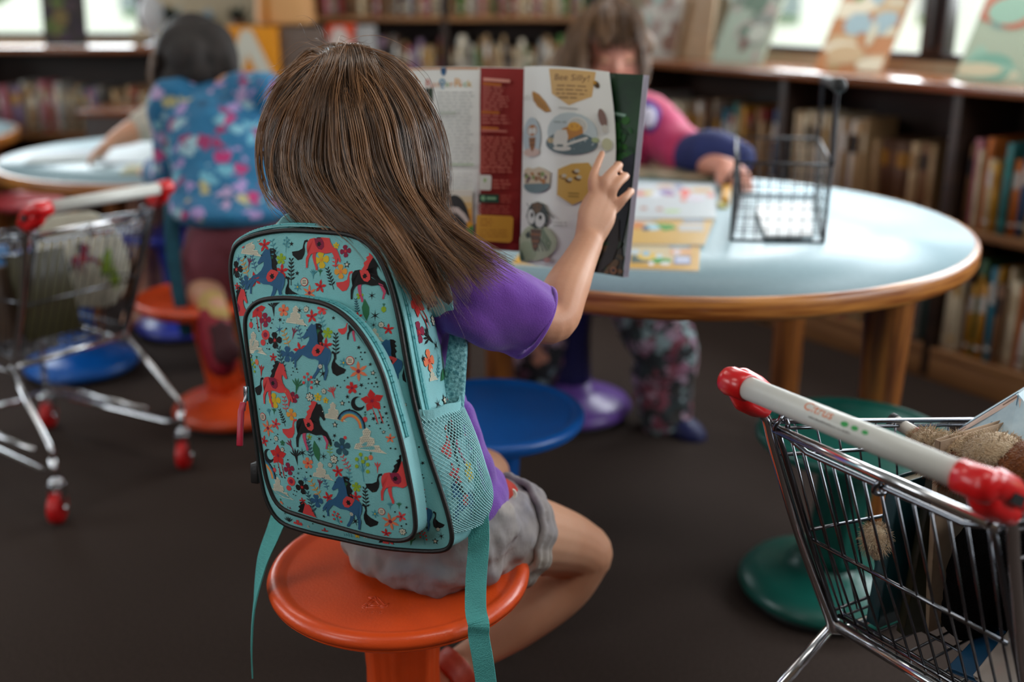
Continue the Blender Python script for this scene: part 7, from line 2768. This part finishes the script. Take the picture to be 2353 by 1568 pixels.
hand(b, hw, (hw - he) + Vector((0, -0.02, -0.03)), Vector((0, 1, 0)), 1.1)
for e in (-0.07, 0.09):
    b.chain([(hpl + Vector((0, e, -0.02)), 0.075), (hpl + Vector((-0.22, e, -0.02)), 0.06), (Vector((hpl.x - 0.24, hpl.y + e, 0.1)), 0.04), (Vector((hpl.x - 0.33, hpl.y + e, 0.03)), 0.028)], n=4)
b.fuse('body', SKIN, hid, 0.007, 3)
face_details(hh, hM, hid, 1.05)
PALE = mat('oatmeal_cotton', '#b7b0a2', 0.9, var=0.05, scale=12)
b = Blob()
b.chain([(hpl, 0.125), ((hpl + hnk) / 2, 0.125), (hnk + Vector((0, 0, -0.02)), 0.07)], 24)
b.chain([(hnk + Vector((0, 0, -0.05)), 0.07), (hs, 0.066), (P(368, 272, 3.37), 0.058), (P(335, 290, 3.34), 0.052)], 20)
b.fuse('top', PALE, hid, 0.007, 3, disp=[(0.012, 0.05, 1)])
LTH = hair_mat('light_brown_hair', '#4a3120', '#94714f')
LTU = mat('light_hair_underlayer', '#50361f', 0.65, second='#73563a', scale=4, stretch=(16, 16, 1))
b = Blob()
b.ball(hh + hM @ Vector((0, -0.014, 0.012)), (0.096, 0.10, 0.10), hM, 24, 16)
b.chain([(P(390, 110, 3.38), 0.05), (P(378, 170, 3.36), 0.045), (P(374, 222, 3.36), 0.03)], 16)
b.chain([(P(470, 110, 3.45), 0.07), (P(475, 200, 3.45), 0.05)], 16)
b.fuse('hair_underlayer', LTU, hid, 0.007, 3)
gh = [[P(430, 62, 3.42), P(x1, 85, 3.37), P(x2, 130, 3.33), P(x3, 180, 3.325), P(x4, 228, 3.325)] for x1, x2, x3, x4 in ((375, 356, 352, 356), (390, 372, 368, 370), (410, 395, 388, 385))]
strands('hair', gh, 500, 40, LTH, hid, 15, rad=0.001, layer=0.02, jit=0.006, inward=tuple(hh), npt=14)
sbs = atz(500, 610, 0.0)

# ---- child in pink behind the magazine
pk = thing('person', 'child with a fringe in a pink and navy top, behind the open magazine', 'person', (pur.x, pur.y, 0), worldspace=True)
ph = P(1408, 104, 3.04)
pf = Vector((0.06, -0.97, -0.24)).normalized()
pr_ = pf.cross(Vector((0, 0, 1))).normalized()
PM = frame3(pr_, pf, pr_.cross(pf))
b = Blob()
head_shapes(b, ph, PM, 1.16)
pnk, pch, ppl = P(1408, 222, 3.06), P(1415, 310, 3.06), P(1345, 470, 3.02)
b.chain([(pnk, 0.042), (ph + PM @ Vector((0, -0.03, -0.05)), 0.042)])
b.chain([(ppl, 0.10), (pch, 0.10), (pnk, 0.05)])
psl, pel_, pwl = P(1490, 275, 3.03), P(1590, 370, 2.90), P(1668, 382, 2.66)
psr, per_, pwr = P(1325, 275, 3.03), P(1290, 370, 2.92), P(1360, 420, 2.72)
for s_, e_, w_, sd in ((psl, pel_, pwl, -1), (psr, per_, pwr, 1)):
    b.chain([(pnk, 0.05), (s_, 0.042), ((s_ + e_) / 2, 0.037), (e_, 0.032), ((e_ + w_) / 2, 0.029), (w_, 0.022)], n=4)
    hand(b, w_, (w_ - e_) * 0.5 + Vector((0.03, -0.04, -0.055)), Vector((-sd, -0.3, 0)) * -1, 1.12, 0.9)
pkl, pfl = P(1518, 745, 2.78), P(1545, 960, 2.83)
b.chain([(ppl + Vector((0.06, -0.02, 0)), 0.08), (pkl, 0.06), ((pkl + pfl) / 2, 0.05), (pfl, 0.036)], 16)
pft = P(1592, 1000, 2.80)
b.chain([(pfl, 0.034), (pft, 0.030)], 14)
pkr, pfr = P(1235, 790, 2.86), P(1230, 880, 3.02)
b.chain([(ppl + Vector((-0.06, -0.02, 0)), 0.08), (pkr, 0.06), ((pkr + pfr) / 2, 0.05), (pfr, 0.036)], 16)
b.chain([(pfr, 0.034), (P(1275, 900, 2.99), 0.028)], 14)
b.fuse('body', mat('rosy_skin', '#d0957f', 0.5, second='#c8846e', scale=9, sss=0.1), pk, 0.0065, 3)
face_details(ph, PM, pk, 1.16, lids=1.0)
PINK = mat('pink_fleece', '#b01c50', 0.85, second='#a01a58', scale=6, sheen=0.3)
b = Blob()
b.chain([(ppl, 0.12), (pch, 0.125), (pnk + Vector((0, 0, -0.03)), 0.075)], 24)
b.chain([(pnk + Vector((0, 0, -0.06)), 0.075), (psl, 0.072), (P(1545, 330, 2.96), 0.070), (P(1585, 362, 2.90), 0.066)], 20)
b.chain([(pnk + Vector((0, 0, -0.06)), 0.075), (psr, 0.068), (P(1298, 340, 2.95), 0.062)], 20)
b.fuse('top', PINK, pk, 0.007, 3, disp=[(0.012, 0.06, 1)])
b = Blob()
b.chain([(P(1590, 362, 2.895), 0.064), (P(1640, 352, 2.80), 0.062), (P(1700, 362, 2.72), 0.040)], 20)
b.fuse('cuff', mat('navy_rib', '#1a2458', 0.85, var=0.15, scale=14, bump=0.4, bscale=150), pk, 0.006, 3)
b = Blob()
b.chain([(P(1294, 350, 2.94), 0.056), ((per_ + pwr) / 2, 0.05), (per_ * 0.2 + pwr * 0.8, 0.04)], 20)
b.fuse('cuff', mat('navy_rib', '#1a2458', 0.85, var=0.15, scale=14, bump=0.4, bscale=150), pk, 0.006, 3)
b = Blob()
b.chain([(P(1476, 248, 2.95), 0.026), (P(1494, 262, 2.945), 0.030), (P(1500, 292, 2.94), 0.022)], 16)
b.fuse('purple_patch', mat('purple_print', '#3a2a78', 0.85), pk, 0.005, 2)
b = Blob()
b.ball(P(1490, 270, 2.905), (0.022, 0.012, 0.030))
b.fuse('white_patch', mat('white_print', '#c9c3d2', 0.85), pk, 0.005, 2)
LEG = print_mat('zigzag_leggings', '#26282c', ['#8a5a70', '#b79aae', '#2f3a3c', '#8fa3a6', '#7a3a48', '#1f2226', '#a8808f', '#33302c'], 32, 0.62)
b = Blob()
b.chain([(ppl + Vector((0.05, 0, 0)), 0.10), (P(1490, 740, 2.80), 0.082), (P(1530, 800, 2.80), 0.086), (P(1522, 880, 2.83), 0.080), (P(1528, 950, 2.84), 0.070)], 20)
b.chain([(ppl + Vector((-0.05, 0, 0)), 0.10), (P(1235, 780, 2.88), 0.085), (P(1232, 850, 2.97), 0.070)], 20)
b.fuse('trousers', LEG, pk, 0.007, 2, disp=[(0.02, 0.05, 1)])
for c1_, c2_ in ((P(1560, 975, 2.82), P(1600, 1004, 2.79)), (P(1238, 876, 3.02), P(1282, 900, 2.98))):
    b = Blob()
    b.chain([(c1_, 0.036), ((c1_ + c2_) / 2, 0.040), (c2_, 0.034)], 16, 5, flat=(1.0, 0.8))
    b.fuse('shoe', mat('navy_shoe', '#1c2152', 0.5), pk, 0.005, 2)
b = Blob()
b.ball(ph + PM @ Vector((0, -0.024, 0.022)), (0.100, 0.104, 0.098), PM, 24, 16)
b.chain([(ph + PM @ Vector((-0.085, -0.01, 0.0)), 0.04), (P(1310, 130, 3.02), 0.042), (P(1300, 190, 3.01), 0.040), (P(1305, 250, 3.00), 0.028)], 16)
b.chain([(ph + PM @ Vector((0.085, -0.01, 0.0)), 0.035), (P(1468, 120, 3.06), 0.026), (P(1470, 190, 3.05), 0.022)], 16)
b.fuse('hair_underlayer', LTU, pk, 0.007, 3)
BRH = hair_mat('fringe_hair', '#362010', '#8a6440', 0.42)
crown = ph + PM @ Vector((0, -0.03, 0.128))
gp = []
for xx, zz, yy in ((-0.062, 0.030, 0.092), (-0.035, 0.027, 0.106), (0.0, 0.026, 0.110), (0.035, 0.027, 0.106), (0.062, 0.030, 0.092)):
    gp.append([crown, ph + PM @ Vector((xx * 0.9, 0.045, 0.112)), ph + PM @ Vector((xx * 1.05, 0.092, 0.070)), ph + PM @ Vector((xx * 1.08, yy + 0.006, 0.046)), ph + PM @ Vector((xx * 1.08, yy + 0.002, zz))])
strands('fringe', gp, 900, 50, BRH, pk, 21, rad=0.0011, layer=0.008, jit=0.004, inward=tuple(ph), npt=12, ends=0.1)
gl_ = [[crown, P(1345, 20, 2.99), P(1310, 70, 2.97), P(1298, 130, 2.965), P(1292, 190, 2.96), P(1300, 250, 2.955)], [crown, P(1365, 15, 2.97), P(1335, 60, 2.945), P(1322, 120, 2.94), P(1318, 180, 2.94), P(1325, 240, 2.94)],
       [crown, P(1380, 12, 2.96), P(1352, 55, 2.93), P(1340, 110, 2.93), P(1336, 160, 2.935), P(1340, 210, 2.94)]]
strands('hair', gl_, 800, 45, BRH, pk, 22, rad=0.0011, layer=0.012, jit=0.005, inward=tuple(ph), npt=16)
gr_ = [[crown, P(1444, 8, 2.98), P(1462, 55, 2.97), P(1470, 110, 2.975), P(1474, 160, 2.98)], [crown, P(1448, 8, 3.0), P(1470, 60, 3.01), P(1478, 120, 3.02), P(1480, 180, 3.02)]]
strands('hair', gr_, 400, 30, BRH, pk, 23, rad=0.0011, layer=0.010, jit=0.004, inward=tuple(ph), npt=14)
pn = thing('pencil', 'dark pencil in the hand of the child in pink', 'pencil', P(1690, 410, 2.60), worldspace=True)
m = MB()
m.tube([P(1664, 424, 2.60), P(1690, 388, 2.575)], 0.004, 8)
m.build('shaft', flat('2a2420', 0.4), pn)
m = MB()
m.tube([P(1664, 424, 2.60), P(1660, 430, 2.604)], [0.004, 0.0008], 8)
m.build('point', flat('b08a5a', 0.6), pn)
# ================================================================ displayed books and objects along the walls
def stand_book(label, base, width, height, lean, yaw, colors, seed, th=0.012, name='picture_book'):
    """Picture book standing face out on a counter, leaning back; blotchy cover art."""
    t = thing(name, label, 'book', base, yaw, 'picture books displayed on the counters')
    R = Matrix.Rotation(-lean, 3, 'X')
    r = random.Random(seed)
    c = MB()
    k = 0.0018
    q = lambda x, y, z: R @ Vector((x, y, z))
    w = width / 2
    for y0 in (0, th - k):
        c.prism([q(-w, y0, 0), q(w, y0, 0), q(w, y0, height), q(-w, y0, height)], R @ Vector((0, k, 0)))
    c.prism([q(-w, 0, 0), q(-w + k, 0, 0), q(-w + k, 0, height), q(-w, 0, height)], R @ Vector((0, th, 0)))
    c.build('cover', flat(colors[0], 0.35), t)
    p = MB()
    p.prism([q(-w + k, k, 0.003), q(w - 0.004, k, 0.003), q(w - 0.004, k, height - 0.003), q(-w + k, k, height - 0.003)], R @ Vector((0, th - 2 * k, 0)))
    p.build('page_block', PAGES, t)
    a = MB()
    for i in range(26):
        x, z = r.uniform(-w * 0.85, w * 0.85), r.uniform(0.06, 0.94) * height
        rx, rz_ = r.uniform(0.05, 0.3) * width, r.uniform(0.03, 0.13) * height
        n = len(a.v)
        a.v += [tuple(q(min(max(x + rx * cos(b_), -w * 0.97), w * 0.97), -0.0004 - 0.00008 * i, min(max(z + rz_ * sin(b_), 0.004), height - 0.004))) for b_ in [2 * PI * j / 14 for j in range(14)]]
        a.face([n + j for j in range(14)], r.randrange(1, len(colors)) - 1, False)
    a.build('cover_art', [flat(h, 0.35) for h in colors[1:]], t)
    return t


CT = 0.868
yawR = math.atan2(-E_.y, -E_.x)


def rc_px(px, py, d):
    """Point on the counter top that sits under a picture point, d behind its front edge."""
    p = onplane(px, py, RC(0, d, 0), NR)
    return Vector((p.x, p.y, CT))


def cbook(label, px, py, d, w, h, lean, dyaw, cols, seed):
    return stand_book(label, rc_px(px, py, d), w, h, lean, yawR + dyaw, cols, seed)


cbook('tall faded green picture book displayed left of the bright window', 1690, 130, 0.14, 0.22, 0.32, 0.48, 0.15, ['8f9a8c', '7a7f78', 'a3a79c', '6a4f4a', '9a8f88', '5f6f62'], 1)
cbook('orange edged picture book with green trees displayed in front of the window', 1945, 148, 0.13, 0.235, 0.34, 0.60, 0.2, ['a8744e', 'a89f86', 'bfb8a0', '5f7f3a', '8fa3a8', 'b39a78', 'c9bfa8'], 2)
cbook('large teal and cream picture book displayed at the right end of the counter', 2300, 178, 0.13, 0.27, 0.38, 0.62, 0.2, ['8f9a84', '5f8f7c', 'b3a88a', 'a8604a', '7fa08c', 'c2b89c', '6f8a80'], 3)
cbook('plain tan board standing on the counter beside the child with the fringe', 1592, 128, 0.20, 0.16, 0.36, 0.10, 0.1, ['a08566', '9c8060', 'a68a6a', 'a38768'], 4)
cbook('pale grey picture book leaning on the counter right behind the child with the fringe', 1510, 122, 0.17, 0.17, 0.30, 0.25, 0.5, ['a9a49c', '8f7f78', 'b9b6ae', '8a9a92', '7a5a4c'], 5)
cbook('brown picture book seen almost edge on beside the plain tan board', 1545, 124, 0.20, 0.12, 0.22, 0.2, -0.7, ['7a4f30', '8a5c3a', '6f4428'], 6)
stand_book('dark purple picture book displayed in front of the left-hand window', Vector((aty(150, 98, 4.80).x, 4.80, 0.887)), 0.185, 0.30, 0.12, 0.0, ['2c2420', '4a5a26', '3a2a3a', '5a6a2c', '2a1f26', '3f3034', '6a5a30'], 7)

# round mirror-like lamp on the end of the left counter, plants behind
lamp = thing('disc_ornament', 'small white oval disc ornament at the right end of the left-hand counter', 'ornament', (aty(356, 100, 4.82).x, 4.82, 0.886), 1.22)
m = MB()
m.tube([(0, 0, 0.0), (0, 0, 0.05)], 0.006, 10)
m.lathe([(0.0001, 0), (0.04, 0), (0.04, 0.006), (0.01, 0.012), (0.0001, 0.014)], 24)
m.build('foot', CHROME_D, lamp)
m = MB()
m.lathe([(0.0001, -0.006), (0.078, -0.006), (0.082, 0), (0.078, 0.006), (0.0001, 0.008)], 40, Matrix.Translation((0, 0, 0.13)) @ Matrix.Rotation(PI / 2, 4, 'X'))
m.build('disc', mat('white_enamel', '#d5dae0', 0.15, coat=0.5), lamp)

LOW = thing('low_cabinet', 'low dark cabinet with an orange letter block in front of the tall bookcase', 'cabinet', (-1.22, 4.28, 0))
m = MB()
m.box((0.05, 0.17, 0.33), (1.06, 0.30, 0.62))
m.build('carcass', DARKWOOD, LOW, bevel=0.004)
m = MB()
m.box((0.05, 0.17, 0.652), (1.10, 0.33, 0.024))
m.build('top_board', TOPWOOD, LOW, bevel=0.003)
for x in (-0.21, 0.31):
    m = MB()
    m.box((x, 0.012, 0.33), (0.49, 0.016, 0.56))
    d_ = m.build('door', DARKWOOD, LOW, bevel=0.003)
    m = MB()
    m.tube([(x + 0.2, -0.004, 0.36), (x + 0.2, -0.012, 0.36), (x + 0.2, -0.016, 0.36)], [0.006, 0.009, 0.006], 12)
    m.build('knob', CHROME_D, d_)
ZT = 0.665


def letter_block(label, x0, x1, ytop, Y, depth, body, ink, letter=None):
    a, b_ = aty(x0, ytop, Y), aty(x1, ytop, Y)
    w, h = b_.x - a.x, a.z - ZT
    t = thing('letter_block', label, 'sign', ((a.x + b_.x) / 2, Y, ZT))
    m = MB()
    m.box((0, depth / 2, h / 2), (w, depth, h))
    m.build('block', flat(body, 0.5), t, bevel=0.006)
    if letter:
        m = MB()
        vs, fs = text2d(letter, h * 1.34, 'CENTER', 0.008)
        n = len(m.v)
        m.v += [(x * 1.0, -0.002, y + h * 0.02) for x, y in vs]
        for f in fs:
            m.face([n + i for i in f], 0, False)
        m.build('letter', flat(ink, 0.6), t)
    return t


letter_block('orange block with a big white letter A beside the child in blue', 500, 634, 62, 4.36, 0.16, 'c27a0a', 'b9b4a6', 'A')
letter_block('taupe box standing between the two letter blocks', 640, 742, 64, 4.40, 0.14, '5f4f46', '000000')
letter_block('small red block with a white letter A above the reading girl\'s head', 748, 812, 56, 4.42, 0.12, 'b83a14', 'b9a8a0', 'A')
letter_block('pale grey box right of the small red letter block', 816, 856, 60, 4.42, 0.12, '8f8c8a', '000000')

# tan cushion-like shade above the blocks, ornaments against the cream wall
sh_ = thing('paper_lantern', 'tan and orange paper lantern above the letter blocks', 'lantern', (aty(650, 40, 4.44).x, 4.44, aty(650, 62, 4.44).z))
m = MB()
m.grid(lambda u, v: (0.118 * (1 - 0.10 * v) * math.copysign(abs(cos(2 * PI * u)) ** 0.55, cos(2 * PI * u)), 0.06 + 0.07 * math.copysign(abs(sin(2 * PI * u)) ** 0.7, sin(2 * PI * u)), 0.014 + 0.25 * v), 40, 10, cu=True)
m.lathe([(0.0001, 0.0), (0.06, 0.002), (0.085, 0.010), (0.10, 0.02)], 40, Matrix.Translation((0, 0.06, 0)) @ Matrix.Diagonal((1.1, 0.62, 1, 1)))
m.build('shade', mat('tan_paper', '#bd8a55', 0.7, var=0.05, scale=6), sh_)
m = MB()
for x in (-0.062,):
    m.box((x, -0.012, 0.14), (0.022, 0.012, 0.24))
m.build('orange_band', flat('a8681c', 0.6), sh_, bevel=0.003)
m = MB()
m.tube([(0, 0.06, 0.26), (0, 0.06, 0.9)], 0.004, 8)
m.build('cord', BLACKP, sh_)
PLG = mat('dark_green_leaf', '#24352a', 0.6, var=0.3, scale=12)
for lab, px, py, Y, s, hexv in (('dark bushy pot plant against the cream wall, left of the other ornaments', 398, 58, 4.95, 0.10, '4a4038'), ('blue grey ornament on the ledge against the cream wall', 478, 50, 4.95, 0.07, '5f7480'), ('small dark green plant beside the blue grey ornament', 550, 46, 4.95, 0.08, '6a4a3a')):
    b0 = aty(px, py + 22, Y)
    t = thing('pot_plant', lab, 'plant', b0, worldspace=False)
    m = MB()
    m.lathe([(0.0001, 0), (s * 0.4, 0), (s * 0.5, s * 0.5), (s * 0.45, s * 0.5), (s * 0.4, s * 0.44), (0.0001, s * 0.44)], 24)
    m.build('pot', flat(hexv, 0.6), t)
    r = random.Random(int(px))
    m = MB()
    for _ in range(70):
        d = Vector((r.gauss(0, 1), r.gauss(0, 1), abs(r.gauss(0.6, 0.6)))).normalized()
        o = Vector((0, 0, s * 0.5))
        tip = o + d * s * r.uniform(0.6, 1.15)
        sd = d.cross(Vector((0, 0, 1))).normalized() * s * 0.13
        m.add([o, (o + tip) / 2 + sd, tip, (o + tip) / 2 - sd], [(0, 1, 2, 3)])
    m.build('leaves', PLG if px != 478 else flat('6f8490', 0.6), t)
lg = MB()
lz = aty(470, 70, 4.95).z
lg.box((-1.36, 4.99, lz - 0.012), (0.62, 0.22, 0.024))
struct(lg.build('trim_1', CREAM, bevel=0.002))

# moulded recycling triangle and lettering on the orange seat
mk = MB()
mo = Vector((main_stool.location.x, main_stool.location.y, 0))


def seat_pt(x, y):
    p = atz(860, 1392, 0.3825) + Vector((x, y * 1.05, 0))
    return Vector((p.x - mo.x, p.y - mo.y, 0.3831))


def stroke(a, b_, w=0.0008):
    a, b_ = Vector(a), Vector(b_)
    mk.tube([seat_pt(*a), seat_pt(*b_)], w, 6)


tri_ = [(0.0, 0.020), (0.017, -0.006), (-0.017, -0.006)]
tin_ = [(0.0, 0.010), (0.008, -0.0015), (-0.008, -0.0015)]
for T_ in (tri_, tin_):
    for i in range(3):
        p, q = Vector(T_[i]), Vector(T_[(i + 1) % 3])
        stroke(p * 0.88 + q * 0.12, p * 0.22 + q * 0.78)
for i in range(3):
    p, q = Vector(tri_[i]), Vector(tri_[(i + 1) % 3])
    d_ = (q - p).normalized()
    e2 = Vector((-d_.y, d_.x))
    c_ = p * 0.25 + q * 0.75
    stroke(c_ + e2 * 0.006, c_ + d_ * 0.006)
    stroke(c_ - e2 * 0.006, c_ + d_ * 0.006)
    stroke(c_ + e2 * 0.006, c_ - e2 * 0.006)
put_text(mk, '2', 0.010, lambda x, y: seat_pt(x, y), 0, 'CENTER')
GL = {'H': [((0, 0), (0, 1)), ((.7, 0), (.7, 1)), ((0, .5), (.7, .5))], 'D': [((0, 0), (0, 1)), ((0, 1), (.4, 1)), ((.4, 1), (.7, .75)), ((.7, .75), (.7, .25)), ((.7, .25), (.4, 0)), ((.4, 0), (0, 0))],
      'P': [((0, 0), (0, 1)), ((0, 1), (.5, 1)), ((.5, 1), (.68, .85)), ((.68, .85), (.68, .62)), ((.68, .62), (.5, .48)), ((.5, .48), (0, .48))], 'E': [((0, 0), (0, 1)), ((0, 1), (.65, 1)), ((0, .52), (.55, .52)), ((0, 0), (.65, 0))]}
for k, ch in enumerate('HDPE'):
    for p, q in GL[ch]:
        stroke((-0.0205 + k * 0.0100 + p[0] * 0.0095, -0.0245 + p[1] * 0.0105), (-0.0205 + k * 0.0100 + q[0] * 0.0095, -0.0245 + q[1] * 0.0105), 0.0007)
for o_ in main_stool.children:
    if o_.name.startswith('seat'):
        mk.build('moulded_mark', o_.data.materials[0], o_)
